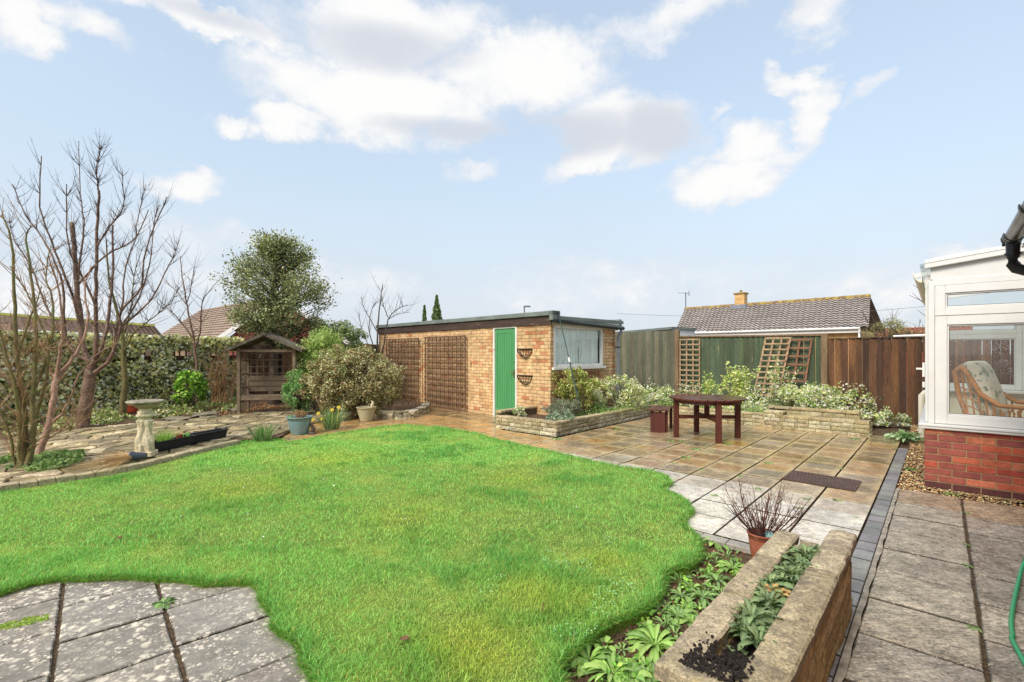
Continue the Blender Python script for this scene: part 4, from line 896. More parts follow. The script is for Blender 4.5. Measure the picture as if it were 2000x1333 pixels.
# trellises on the green fence
pt = M['paletrellis']
o = CD(-5.33, 12.86, .3); trellis('trellis', 'narrow pale trellis standing upright at the left end of the green fence', o, CX.copy(), Zv, -AX, .56, 1.56, 4, 12, pt, lath=.035)
ez = (CX*.18+Zv).normalized(); o = CD(-3.40, 12.62, .45); ez = (CX*.15+AX*.16+Zv).normalized()
trellis('trellis', 'pale trellis leaning to the right against the green fence behind the table', o, CX.copy(), ez, -AX, .57, 1.44, 4, 11, pt, lath=.04)
ez = (CX*.13+AX*.02+Zv).normalized(); o = CD(-2.84, 12.84, .80)
trellis('trellis', 'reddish broken trellis piece hanging on the green fence beside the leaning one', o, CX.copy(), ez, -AX, .52, 1.02, 3, 6, pmat('brown_trellis', L3(132, 94, 72), rough=.9, stains=(('n', 7, .55, .7, L3(100, 66, 48), .6),)), lath=.04)
# left boundary fence (under the ivy)
LF0 = Vector((-11.6, 7.4, 0)); LF1 = Vector((-8.3, 14.6, 0)); LD = (LF1-LF0).normalized(); LN = Vector((LD.y, -LD.x, 0))
t = thing('fence', 'weathered brown fence with a trellis top, overgrown with ivy on the left boundary', 'fence', (LF0+LF1)/2); b = MB(); Lf = (LF1-LF0).length; n = int(Lf/.15); random.seed(6)
for k in range(n): b.box(LF0+LD*(k*.15), LD*.146, -LN*.02, (0, 0, 1.38+ra(-.01, .01)), jit(random.choice(BB[:4]+[L3(110, 84, 60)]), .1))
b.build('boards', M['boards'], t); b = MB()
for k in range(int(Lf/.17)): b.box(LF0+LD*(k*.17)+LN*.02+Vector((0, 0, .1)), LD*.035, LN*.02, (0, 0, 1.72))
for z in (1.36, 1.56, 1.74, .9, .45): b.box(LF0+LN*.0+Vector((0, 0, z)), LD*Lf, LN*.02, (0, 0, .04))
b.build('trellis_laths', M['trellis'], t)
for k in range(5): b = MB(); b.cbox(LF0+LD*(k*1.9+.3)-LN*.05, .1, .1, 1.85, math.atan2(LD.y, LD.x)); b.build('post', M['trellis'], t)
BF0 = LF1; BF1 = Vector((-3.9, 18.0, 0)); BD = (BF1-BF0).normalized(); BN = Vector((BD.y, -BD.x, 0)); t = thing('fence', 'dark brown board fence behind the arbour and shrubs at the back of the garden', 'fence', (BF0+BF1)/2); b = MB(); Lb = (BF1-BF0).length
for k in range(int(Lb/.14)): b.box(BF0+BD*(k*.14), BD*.136, -BN*.02, (0, 0, 1.78+ra(-.01, .01)), jit(random.choice(BB[:4]), .1))
b.build('boards', M['brownboards'], t); b = MB(); b.box(BF0+BN*.02+Zv*1.7, BD*Lb, BN*.05, (0, 0, .05)); b.build('top_rail', M['trellis'], t)

# ================= arbour seat =================
M['arbour_roof'] = pmat('arbour_roof', L3(96, 86, 74), rough=.85, ns=((4, .6, 1.3), (30, .7, 1.3)), bump=(50, .5, .004), stains=(('n', 4, .5, .65, L3(110, 116, 100), .6),))
AC = Vector((-5.87, 11.45, 0)); ax = Vector((.985, .17, 0)).normalized(); ay = Vector((-ax.y, ax.x, 0))
def AR(x, y, z=0): p = AC+ax*x+ay*y; return Vector((p.x, p.y, z))
t = thing('arbour_seat', 'weathered wooden arbour with a pitched roof and a bench seat under the holly tree', 'arbour', AC)
W2 = .62; DP = .58
for (x, y) in ((-W2, 0), (W2, 0), (-W2, DP), (W2, DP)): b = MB(); b.cbox(AR(x, y), .07, .07, 1.6, math.atan2(ax.y, ax.x)); b.build('post', M['arbour'], t, bevel=.004)
b = MB()
for s in (-1, 1):   # roof boards: two slopes with eaves
    for k in range(5):
        y0 = -.22+k*.2; a = AR(0, y0, 1.92); e = AR(s*.84, y0, 1.53); b.box(a, e-a, ay*.195, (0, 0, .028))
    a = AR(0, -.235, 1.885); e = AR(s*.85, -.235, 1.495); b.box(a, e-a, ay*.02, (0, 0, .07))
b.box(AR(-.05, -.25, 1.9), ax*.1, ay*1.05, (0, 0, .06)); rf = b.build('roof', M['arbour_roof'], t)
b = MB(); b.box(AR(-W2, -.02, 1.5), ax*2*W2, ay*.04, (0, 0, .06)); b.box(AR(-W2, DP, 1.5), ax*2*W2, ay*.04, (0, 0, .06))
for s in (-1, 1): b.box(AR(s*W2-.02, 0, 1.5), ax*.04, ay*DP, (0, 0, .06))
b.build('top_frame', M['arbour'], t)
b = MB()
for k in range(9): b.box(AR(-W2+.05+k*.15, DP-.01, .9), ax*.03, ay*.015, (0, 0, .62))
for z in (.95, 1.12, 1.29, 1.45): b.box(AR(-W2, DP-.022, z), ax*2*W2, ay*.012, (0, 0, .03))
b.build('back_trellis', M['arbour'], t)
b = MB()
for s in (-1, 1):
    b = MB()
    for k in range(4): b.box(AR(s*W2-.01, .1+k*.12, .1), ax*.015, ay*.03, (0, 0, 1.42))
    for z in (.3, .62, .95, 1.28): b.box(AR(s*W2-.018, .03, z), ax*.012, ay*(DP-.05), (0, 0, .03))
    b.build('side_trellis', M['arbour'], t)

b = MB()
for k in range(3): b.box(AR(-W2+.03, DP-.06-.02*k, .52+k*.135), ax*(2*W2-.06), ay*.022, (0, 0, .125))
b.build('backrest', M['arbour'], t, bevel=.003)
b = MB()
for k in range(4): b.box(AR(-W2+.03, -.02+k*.125, .43), ax*(2*W2-.06), ay*.118, (0, 0, .025))
b.box(AR(-W2+.03, -.015, .35), ax*(2*W2-.06), ay*.03, (0, 0, .08)); b.build('seat', M['arbour'], t, bevel=.003)

# ================= garden table and bench =================
TC = Vector((3.43, 8.42, 0)); t = thing('round_table', 'round slatted dark red-brown wooden table standing wet on the patio', 'table', TC)
ta = math.atan2(-.55, -.03); tx = Vector((math.cos(ta), math.sin(ta), 0)); ty = Vector((-tx.y, tx.x, 0)); RR = .635
b = MB(); nb = 11; bw = 2*RR/nb; sx = Vector((.80, -.60, 0)).normalized(); sy = Vector((.60, .80, 0)); 
for k in range(nb):
    v0 = -RR+k*bw+.005; v1 = v0+bw-.01; f = []
    m = 6; fr_ = []; bk = []
    for i in range(m+1):
        v = v0+(v1-v0)*i/m; x = math.sqrt(max(1e-4, RR*RR-v*v)); fr_.append(TC+sx*v+sy*x); bk.append(TC+sx*v-sy*x)
    b.prism(fr_+bk[::-1], .68, .708+ra(-.001, .001), None, .003)
b.build('tabletop', M['tabletop'], t)
b = MB()
for k in range(28):
    a0, a1 = 2*math.pi*k/28, 2*math.pi*(k+1)/28; p, q = [TC+Vector((math.cos(a), math.sin(a), 0))*(RR-.075)+Zv*.615 for a in (a0, a1)]; b.box(p, q-p, (TC-p).xy.to_3d().normalized()*.022, (0, 0, .064))
b.build('apron', M['tablewood'], t)
legs = [TC+tx*.55, TC-tx*.55, TC+ty*.53, TC-ty*.53]
for p in legs: b = MB(); b.cbox(p, .082, .082, .678, ta); b.build('leg', M['tablewood'], t, bevel=.005)
for (p, q, z) in ((legs[0], legs[1], .36), (legs[2], legs[3], .361)):
    b = MB(); b.bar(p+Zv*z, q+Zv*z, .04, .06); b.build('stretcher', M['tablewood'], t, bevel=.003)
b = MB(); b.cbox(TC+Zv*.39, .07, .07, .288, ta); b.build('centre_post', M['tablewood'], t)
cen = [Vector((2.73, 8.86, 0)), Vector((2.80, 9.12, 0)), Vector((2.94, 9.38, 0)), Vector((3.12, 9.58, 0))]
t = thing('curved_bench', 'small curved red-brown wooden bench half hidden behind the round table', 'bench', cen[1])
def offs(w):
    out = []
    for i, p in enumerate(cen):
        dd_ = (cen[min(i+1, 3)]-cen[max(i-1, 0)]).normalized(); n_ = Vector((-dd_.y, dd_.x, 0)); out.append(p+n_*w)
    return out
b = MB()
for (a, e) in ((-.17, -.06), (-.054, .056), (.062, .17)): b.prism(offs(a)+offs(e)[::-1], .405, .435, None, .004)
b.build('seat', M['tabletop'], t)
d0 = (cen[1]-cen[0]).normalized(); n0 = Vector((-d0.y, d0.x, 0))
b = MB(); b.box(cen[0]+d0*.04-n0*.105, n0*.21, d0*.03, (0, 0, .38)); b.build('end_panel', M['tablewood'], t, bevel=.003)
for (q, s) in ((cen[0]+d0*.12, .13), (cen[0]+d0*.12, -.13), (cen[3]-Vector((.06, .06, 0)), .1), (cen[3]-Vector((.06, .06, 0)), -.1)): b = MB(); b.cbox(q+n0*s, .055, .055, .404, math.atan2(d0.y, d0.x)); b.build('leg', M['tablewood'], t, bevel=.003)
# ribbed mat
mc = [PX(1548, 919, .012), PX(1683, 940, .012), PX(1670, 959.4, .012), PX(1526, 935, .012)]
b = MB(); ex = mc[1]-mc[0]; ey = mc[3]-mc[0]; b.prism([mc[0], mc[1], mc[2], mc[3]], .005, .014)
for k in range(18):
    for j in range(5):
        o = mc[0]+ex*((k+.12+(j % 2)*.4)/18.6)+ey*((j+.12)/5); b.box(Vector((o.x, o.y, .014)), ex*.04, ey*.12, (0, 0, .005))
o_ = b.build('door_mat', M['mat']); tag(o_, 'long brown ribbed rubber mat lying on the patio slabs', 'mat')

# ================= conservatory =================
t = thing('conservatory', 'white framed conservatory on a red brick plinth at the right edge', 'conservatory', CD(1.5, 8.8))
CW = 3.3; D1 = 10.9; cL = -.13; F0 = 7.03
pl = MB(); pk = MB(); RC = [L3(172, 82, 60), L3(158, 70, 52), L3(152, 82, 70), L3(188, 110, 82), L3(134, 72, 64), L3(176, 92, 66)]
def bricks(b, pa, pb, z0, n, th, seed, lw=.225, rh=.075):
    random.seed(seed); pa = Vector(pa); pb = Vector(pb); dr = (pb-pa); Ln = dr.length; dr.normalize(); nr = Vector((dr.y, -dr.x, 0))
    for r in range(n):
        x = -lw*(.5 if r % 2 else 0)
        while x < Ln:
            x0 = max(x+.005, 0); x1 = min(x+lw-.005, Ln)
            if x1-x0 > .02:
                col = jit(random.choice(RC), .15) if r > 0 else jit(L3(92, 52, 50), .1)
                o = pa+dr*x0+Vector((0, 0, z0+r*rh+.005))-nr*th+nr*ra(0, .003)
                b.box(o, dr*(x1-x0), nr*th, (0, 0, rh-.01), col)
            x += lw
bricks(pl, CD(cL, F0), CD(CW, F0), -.0, 9, .05, 3); bricks(pl, CD(cL, D1), CD(cL, F0+.0551), 0, 9, .05, 4)
pl.build('brick_plinth', M['brickred'], t, bevel=.003)
pk.box(CD(cL+.006, F0+.006, -.02), CD(CW-cL, 0), CD(0, .1), (0, 0, .70)); pk.box(CD(cL+.006, F0+.106, -.02), CD(.1, 0), CD(0, D1-F0-.11), (0, 0, .70)); pk.box(CD(cL, D1-.1, -.02), CD(CW-cL, 0), CD(0, .1), (0, 0, .72)); pk.build('mortar', M['mortar'], t)
U = M['upvc']
b = MB(); b.box(CD(cL-.05, F0-.055, .682), CD(CW-cL+.05, 0), CD(0, .17), (0, 0, .03)); b.box(CD(cL-.045, F0-.045, .655), CD(CW-cL, 0), CD(0, .04), (0, 0, .027)); b.box(CD(cL-.05, F0+.115, .682), CD(.17, 0), CD(0, D1-F0), (0, 0, .03)); b.build('sill', U, t, bevel=.006)
# front frames
def cdbox(b, c0, c1, d0, d1, z0, z1): b.box(CD(c0, d0, z0), CD(c1-c0, 0), CD(0, d1-d0), (0, 0, z1-z0))
fz0, fz1 = .712, 2.29
b = MB(); cdbox(b, cL+.03, cL+.085, F0, F0+.07, fz0, fz1); b.build('corner_post', U, t, bevel=.006)
def glazed(parent, horiz, a, e, dpos, z0, z1, fw=.07, name='window', inset=.012, gm=None, bead=True):
    """a framed glazing unit; horiz 'c' runs along c at d=dpos, 'd' runs along d at c=dpos"""
    b = MB(); T = .06
    def bx(a0, a1, q0, q1, x0=0, T_=T):
        if horiz == 'c': cdbox(b, a0, a1, dpos+x0, dpos+x0+T_, q0, q1)
        else: cdbox(b, dpos+x0, dpos+x0+T_, a0, a1, q0, q1)
    bx(a, a+fw, z0, z1); bx(e-fw, e, z0, z1); bx(a+fw, e-fw, z0, z0+fw); bx(a+fw, e-fw, z1-fw, z1)
    if bead:
        k = .016
        bx(a+fw, a+fw+k, z0+fw, z1-fw, .014, .02); bx(e-fw-k, e-fw, z0+fw, z1-fw, .014, .02); bx(a+fw+k, e-fw-k, z0+fw, z0+fw+k, .014, .02); bx(a+fw+k, e-fw-k, z1-fw-k, z1-fw, .014, .02)
    w = b.build(name, U, parent, bevel=.005)
    g = MB()
    if horiz == 'c': cdbox(g, a+fw-.005, e-fw+.005, dpos+.026, dpos+.03, z0+fw-.005, z1-fw+.005)
    else: cdbox(g, dpos+.026, dpos+.03, a+fw-.005, e-fw+.005, z0+fw-.005, z1-fw+.005)
    g.build('pane', gm or M['glass2'], w)
    if bead:
        k = MB(); i0 = fw+.0165
        def kx(a0, a1, q0, q1):
            if horiz == 'c': cdbox(k, a0, a1, dpos+.0205, dpos+.025, q0, q1)
            else: cdbox(k, dpos+.0205, dpos+.025, a0, a1, q0, q1)
        kx(a+i0, a+i0+.004, z0+i0, z1-i0); kx(e-i0-.004, e-i0, z0+i0, z1-i0); kx(a+i0+.004, e-i0-.004, z0+i0, z0+i0+.004); kx(a+i0+.004, e-i0-.004, z1-i0-.004, z1-i0)
        k.build('gasket', M['black'], w)
    return w
cs = [cL+.086, .98, 2.05, 3.2]
for i in range(3):
    glazed(t, 'c', cs[i]+.001, cs[i+1]-.001, F0+.006, .715, 1.895, .1, gm=M['glass']); glazed(t, 'c', cs[i]+.001, cs[i+1]-.001, F0+.0, 1.897, 2.225, .085, name='fanlight', gm=M['glass2'])
b = MB(); cdbox(b, cL+.0705, CW, F0+.002, F0+.06, 2.226, 2.30); b.build('head_rail', U, t, bevel=.004)
# gable board with the sloping verge of the lean-to roof
sl = .115
def rz(c): return 2.44+(c-cL)*sl
b = MB(); v = [CD(cL+.05, F0+.01, 2.3), CD(CW, F0+.01, 2.3), CD(CW, F0+.01, rz(CW)), CD(cL+.05, F0+.01, rz(cL+.05))]; b.face(v); vb = [p+AX*.05 for p in v]; b.face(vb[::-1])
for i in range(4): b.face([v[(i+1) % 4], v[i], vb[i], vb[(i+1) % 4]])
b.build('gable_board', U, t)
b = MB(); b.box(CD(cL-.0, F0-.05, rz(cL)-.02), CD(CW-cL, 0)+Zv*sl*(CW-cL), CD(0, .09), (0, 0, .095)); b.box(CD(cL-.0, F0-.057, rz(cL)+.035), CD(CW-cL, 0)+Zv*sl*(CW-cL), CD(0, .1), (0, 0, .012)); b.build('verge_trim', U, t, bevel=.008)
b = MB(); b.box(CD(cL-.04, F0+.045, rz(cL-.04)+.02), CD(CW-cL+.04, 0)+Zv*sl*(CW-cL+.04), CD(0, D1-F0), (0, 0, .03)); b.build('roof', glassmat('roof_sheet', (.8, .84, .84), .8), t)
b = MB()
for k in range(6): d = F0+.75*(k+1)-.2; b.box(CD(cL-.1, d, rz(cL-.1)-.03), CD(CW-cL+.1, 0)+Zv*sl*(CW-cL+.1), CD(0, .05), (0, 0, .05))
b.build('rafters', U, t)
b = MB(); rows = []
for k in range(2):
    d = F0-.05+k*(D1-F0+.1); rows.append([CD(cL-.02, d, 2.36), CD(cL-.02, d, 2.27), CD(cL-.05, d, 2.28), CD(cL-.075, d, 2.31), CD(cL-.1, d, 2.37), CD(cL-.1, d, 2.385), CD(cL-.09, d, 2.385), CD(cL-.07, d, 2.31), CD(cL-.03, d, 2.30)])
b.grid(rows); b.face(rows[0]); b.face(rows[1][::-1]); b.build('gutter', M['cream'], t)
# left side: door and windows, seen edge-on
cdd = MB(); dw = glazed(t, 'd', F0+.072, 8.0, cL+.004, .715, 2.22, .08); dw2 = glazed(t, 'd', 8.0, 8.9, cL+.004, .05, 2.22, .1, name='door'); glazed(t, 'd', 8.9, 9.9, cL+.004, .715, 2.22, .08); glazed(t, 'd', 9.9, D1-.07, cL+.004, .715, 2.22, .08)
b = MB(); cdbox(b, cL+.004, cL+.064, F0+.07, D1, 2.22, 2.36); b.build('side_head_rail', U, t)
b = MB(); b.box(CD(cL-.02, 7.16, 1.22), CD(.02, 0), CD(0, .03), (0, 0, .16)); b.box(CD(cL-.075, 7.165, 1.3), CD(.06, 0), CD(0, .02), (0, 0, .02)); b.box(CD(cL-.02, 7.16, 1.1), CD(.02, 0), CD(0, .03), (0, 0, .06)); b.build('handle', M['white'], t)
# rear wall
for i, (a, e) in enumerate(((cL+.01, .95), (.95, 2.05), (2.05, CW))): glazed(t, 'c', a+.001, e-.001, D1-.08, .9, 1.78, .07); glazed(t, 'c', a+.001, e-.001, D1-.08, 1.782, 2.25, .06, name='fanlight')
b = MB(); cdbox(b, cL+.1, CW, D1-.2, D1-.101, .02, .86); b.build('inner_plinth', M['cream'], t); b = MB(); cdbox(b, cL+.07, CW, D1-.34, D1-.09, .862, .9); b.build('inner_sill', U, t, bevel=.004)
b = MB(); cdbox(b, cL+.11, CW, F0+.11, D1-.2, .0, .12); b.build('floor', pmat('tile_floor', L3(190, 176, 150), rough=.4), t)
b = MB(); cdbox(b, cL+.108, cL+.125, F0+.11, D1-.2, .12, .68); cdbox(b, cL+.125, CW, F0+.108, F0+.125, .12, .68); b.build('inner_face', M['plaster'], t)
# waste pipe on the left flank
b = MB(); c_ = -.235; b.tube([CD(cL-.0, 11.0, .80), CD(c_+.04, 11.0, .79), CD(c_, 11.0, .74), CD(c_, 11.0, .0)], .052, 12)
o_ = b.build('waste_pipe', M['cream'], t, smooth=True)
# house wall, eaves and gutter at the far right
h_ = thing('house', 'rendered house wall and eaves with a black gutter entering at the upper right edge', 'house', CD(2.6, 4))
b = MB(); cdbox(b, .98, 1.1, -3, 5.66, -.05, 2.38); cdbox(b, 1.1, 3.2, 5.56, 5.66, -.05, 2.38); cdbox(b, 3.3, 3.42, 5.66, 12, -.05, 2.9); b.build('wall', pmat('house_brick', rough=.85, ns=((2, .85, 1.1),), bump=None, brick=dict(c1=L3(178, 80, 60), c2=L3(140, 62, 54), m=L3(180, 165, 140))), h_)
b = MB(); b.box(CD(.5, -3, 2.36), CD(.6, 0), CD(0, 8.75), (0, 0, .02)); b.build('soffit', M['upvc'], h_)
b = MB(); b.box(CD(.47, -3, 2.48), CD(3.4, 0)+Zv*1.9, CD(0, 8.75), (0, 0, .05)); b.build('roof', M['browntile'], h_)
GZ = 2.435; gc = .44; gd = 5.68
b = MB(); rows = []
for k in range(2):
    d = -2.5 if k else gd; rows.append([CD(gc+.056*math.cos(a), d, GZ+.0+.056*math.sin(a)) for a in [math.pi+math.pi*j/10 for j in range(11)]]+[CD(gc+.051*math.cos(a), d, GZ+.0+.051*math.sin(a)) for a in [2*math.pi-math.pi*j/10 for j in range(11)]])
b.grid(rows, closed=True)
g2 = b.build('gutter', pmat('weathered_gutter', L3(92, 94, 94), rough=.3, ns=((6, .5, 1.5),), bump=None), h_, smooth=True)
b = MB()
for d in (gd+.0, gd-.12, gd-.2, gd-1.2):
    rows = []
    for k in range(2):
        dd = d-.022+.044*k; rows.append([CD(gc+.066*math.cos(a), dd, GZ+.004+.066*math.sin(a)) for a in [math.pi*.95+math.pi*1.05*j/10 for j in range(11)]]+[CD(gc+.057*math.cos(a), dd, GZ+.004+.057*math.sin(a)) for a in [2*math.pi-math.pi*1.05*j/10 for j in range(11)]])
    b.grid(rows, closed=True); b.face(rows[0]); b.face(rows[1][::-1])
b.box(CD(gc-.056, gd+.012, GZ-.056), CD(.112, 0), CD(0, .008), (0, 0, .056)); b.build('gutter_bracket', M['black'], g2)
b = MB(); b.tube([CD(gc, gd-.08, GZ-.03), CD(gc, gd-.08, GZ-.17)], [.045, .04], 12); b.tube([CD(gc, gd-.08, GZ-.16), CD(gc, gd-.08, GZ-.22), CD(gc+.02, gd-.085, GZ-.26), CD(gc+.07, gd-.09, GZ-.285), CD(gc+.2, gd-.1, GZ-.34), CD(gc+.45, gd-.12, GZ-.45)], [.043, .043, .042, .04, .038, .038], 12); b.tube([CD(gc, gd-.08, GZ-.13), CD(gc, gd-.08, GZ-.15)], .052, 12); b.build('downpipe', M['black'], h_, smooth=True)

# rattan armchair inside
FZ = .12; ch = thing('rattan_armchair', 'rattan armchair with pale floral cushions inside the conservatory', 'armchair', CD(.72, 8.1, FZ))
ca_ = R(-58); fx = Vector((math.cos(ca_), math.sin(ca_), 0)); fo = Vector((math.sin(ca_)*-1, math.cos(ca_), 0))
CC_ = CD(.67, 8.0, FZ-.04)
# seat faces to the right and a little away from the camera
def CH(x, y, z): return CC_+fx*x+fo*y+Zv*z     # x: forward (right), y: sideways (away)
HS = 1.2
for s in (-.36, .36):
    b = MB()
    arm = [CH(-.44, s, 1.0*HS), CH(-.40, s, 1.03*HS), CH(-.34, s, .96*HS), CH(-.24, s, .78*HS), CH(-.08, s, .68*HS), CH(.2, s, .67*HS), CH(.36, s, .62*HS), CH(.43, s, .48*HS), CH(.42, s, .25), CH(.36, s, 0)]
    b.tube(arm, .026, 8); b.tube([p+fo*.05*(1 if s > 0 else -1)*-1+Zv*.0 for p in arm], .02, 8)
    b.tube([CH(-.46, s, 1.0*HS), CH(-.42, s, .75*HS), CH(-.33, s, .5*HS), CH(-.3, s, .25), CH(-.36, s, 0)], .026, 8)
    b.build('arm_frame', M['rattan'], ch, smooth=True)
    b = MB()
    for k in range(12):
        f = k/11; top = CH(-.40+.74*f, s, (1.0-.34*min(1, f*2.2))*HS-.02); bot = CH(-.3+.62*f, s, .32*HS); b.tube([top, bot], .009, 5)
    for k in range(7):
        f = k/6; b.tube([CH(-.42+.1*f, s, (.92-.5*f)*HS), CH(-.28+.14*f, s, (.86-.5*f)*HS)], .008, 5)
        b.tube([CH(-.3+.5*f, s, .36*HS), CH(-.2+.5*f, s, .62*HS)], .008, 5)
    b.build('arm_lattice', M['rattan'], ch, smooth=True)
b = MB(); b.tube([CH(-.45, -.36, 1.0*HS), CH(-.47, 0, 1.05*HS), CH(-.45, .36, 1.0*HS)], .024, 8); b.tube([CH(.4, -.36, .3), CH(.42, 0, .3), CH(.4, .36, .3)], .02, 8); b.tube([CH(-.3, -.36, .3), CH(-.3, .36, .3)], .02, 8); b.build('cross_frame', M['rattan'], ch, smooth=True)
def cushion(name, o, ex, ey, ez, par):
    b = MB(); n = 6; P = {}
    o = Vector(o); rows = []
    for j in range(n*2+1):
        v = j/(n*2); th = .5+.5*0; row = []
        for i in range(16):
            a = 2*math.pi*i/16; cx_, cz_ = math.cos(a), math.sin(a)
            sgn = lambda q, e: math.copysign(abs(q)**e, q)
            pinch = (1-abs(2*v-1)**6)**.5 if 0 < v < 1 else .05
            row.append(o+ex*(sgn(cx_, .45)*.5*(.92+.08*pinch))+ez*(sgn(cz_, .75)*.5*pinch)+ey*(v-.5))
        rows.append(row)
    b.grid(rows, closed=True); b.face(rows[0]); b.face(rows[-1][::-1]); return b.build(name, M['cushion'], par, smooth=True, subsurf=1)
cushion('seat_cushion', CH(.06, 0, .42*HS), fx*.66, fo*.62, Zv*.16, ch)
up = (Zv*.98-fx*.3).normalized(); nn_ = (fx*.95+Zv*.3).normalized()
cushion('back_cushion', CH(-.27, 0, .80*HS), up*.74, fo*.64, nn_*.2, ch)
# ================= background houses =================
def tiled(b, EL, ER, RL, RR_, nu, nv, amp, step):
    """profiled tile slope: EL/ER eave ends, RL/RR_ ridge ends"""
    EL, ER, RL, RR_ = map(Vector, (EL, ER, RL, RR_)); n = (ER-EL).cross(RL-EL).normalized()
    if n.z < 0: n = -n
    rows = []; m = 6
    for j in range(nv):
        for (f, hgt) in ((-.16 if j else 0, step), (1, 0)):
            v = (j+f)/nv; a = EL+(RL-EL)*v; e = ER+(RR_-ER)*v; row = []
            for i in range(nu*m+1):
                u = i/(nu*m); row.append(a+(e-a)*u+n*(hgt+amp*math.sin(2*math.pi*(i/m))))
            rows.append(row)
    b.grid(rows)
bg_ = thing('bungalow', 'bungalow with a pale wavy tiled roof and brick chimney behind the green fence', 'house', (13, 24, 0))
ER = Vector((14.93, 20.0, 2.53)); EL = Vector((8.95, 26.3, 2.53)); RR2 = Vector((16.87, 22.5, 4.1)); RL2 = Vector((10.6, 29.3, 4.1))
b = MB(); tiled(b, EL, ER, RL2, RR2, 38, 13, .026, .07); rf = b.build('roof', M['tile'], bg_)
b = MB(); bk = Vector((2.6, 2.4, 0)); v = [RL2, RR2, RR2+bk-Zv*1.6, RL2+bk-Zv*1.6]; b.face(v); b.build('rear_roof_slope', M['tile'], bg_)
b = MB(); rd = (RR2-RL2); random.seed(3)
for k in range(30): a = RL2+rd*(k/30); e = RL2+rd*((k+.97)/30); b.tube([a+Zv*.02, e+Zv*.02], [.11, .1+ra(0, .02)], 8)
b.build('ridge_tiles', M['ridgetile'], rf)
ed_ = (ER-EL).normalized(); en = Vector((ed_.y, -ed_.x, 0));  en = en if en.y < 0 else -en
b = MB(); b.box(EL+ed_*.1-en*.25-Zv*2.6, (ER-EL)-ed_*.45, -en*.15, (0, 0, 2.4)); b.box(ER-ed_*.4-en*.25-Zv*2.6, -en*3, -ed_*.15, (0, 0, 2.5)); b.build('wall', M['yellowbrick'], bg_)
b = MB(); b.box(EL-Zv*.2, (ER-EL)-ed_*.3, -en*.03, (0, 0, .2)); b.box(EL-Zv*.21-en*.03, (ER-EL)-ed_*.3, -en*.3, (0, 0, .02)); b.build('fascia', M['white'], bg_)
b = MB(); b.tube([EL+en*.07-Zv*.02, ER+en*.07-ed_*.3-Zv*.02], .055, 8); b.build('gutter', M['white'], bg_, smooth=True)
b = MB(); b.box(ER-ed_*.36+en*.02-Zv*2.4, ed_*.07, en*.06, (0, 0, 2.35)); b.build('downpipe', M['white'], bg_)
cc_ = RL2+rd*.36+Vector((0, 0, -.35)); b = MB(); b.cbox(cc_, .52, .44, .98, math.atan2(ed_.y, ed_.x)); ch_ = b.build('chimney', M['yellowbrick'], bg_)
b = MB(); b.cbox(cc_+Zv*.98, .64, .56, .09, math.atan2(ed_.y, ed_.x)); b.build('chimney_cap', M['ridgetile'], ch_, bevel=.02); b = MB(); b.tube([cc_+Zv*1.07, cc_+Zv*1.22], .07, 10); b.build('chimney_pot', M['ridgetile'], ch_)
b = MB(); b.cbox(cc_+Zv*.02-Vector((.05, .06, .0)), .8, .7, .36, math.atan2(ed_.y, ed_.x)); b.build('flashing', M['greypipe'], ch_)
ap = RL2+rd*.005; t = thing('tv_aerial', 'thin television aerial on a pole at the left end of the bungalow roof', 'aerial', ap); b = MB(); b.tube([ap-Zv*.6, ap+Zv*1.05], .03, 6); b.build('mast', M['steel'], t)
b = MB(); b.tube([ap+Vector((-.45, 0, 1.03)), ap+Vector((.25, 0, .98))], .014, 5)
for k in range(6): q = ap+Vector((-.4+k*.11, 0, 1.03-k*.008)); b.tube([q-Vector((0, .2, .03)), q+Vector((0, .2, .03))], .008, 4)
b.tube([ap+Vector((.2, 0, .82)), ap+Vector((.2, 0, 1.14))], .02, 5); b.build('antenna', M['steel'], t)
# neighbour's flat-roofed garage
t = thing('garage', 'flat-roofed garage with a white fascia showing above the grey-green fence', 'garage', (4.2, 17, 0))
g0 = D(1313, 640, 15.2); g1 = D(1357, 643, 15.9); g2_ = D(1200, 645, 19)
def zset(v, z): return Vector((v.x, v.y, z))
b = MB(); z0, z1 = 2.0, 2.22; b.box(zset(g0, z0), zset(g1-g0, 0), Vector((.02, .05, 0)), (0, 0, z1-z0)); b.build('fascia', M['white'], t)
b = MB(); b.prism([zset(g0, 0)+Vector((-.03, -.06, 0)), zset(g1, 0)+Vector((.05, -.05, 0)), zset(g1, 0)+Vector((-1, 6, 0)), zset(g2_, 0)+Vector((0, 2, 0)), zset(g2_, 0)], 2.22, 2.3); b.build('roof', M['felt'], t)
b = MB(); b.prism([zset(g0, 0)+Vector((.02, .06, 0)), zset(g1, 0)+Vector((-.05, .06, 0)), zset(g1, 0)+Vector((-1, 5.6, 0)), zset(g2_, 0)+Vector((.2, 1, 0)), zset(g2_, 0)+Vector((.1, .1, 0))], 0, 2.2); b.build('wall', M['yellowbrick'], t)
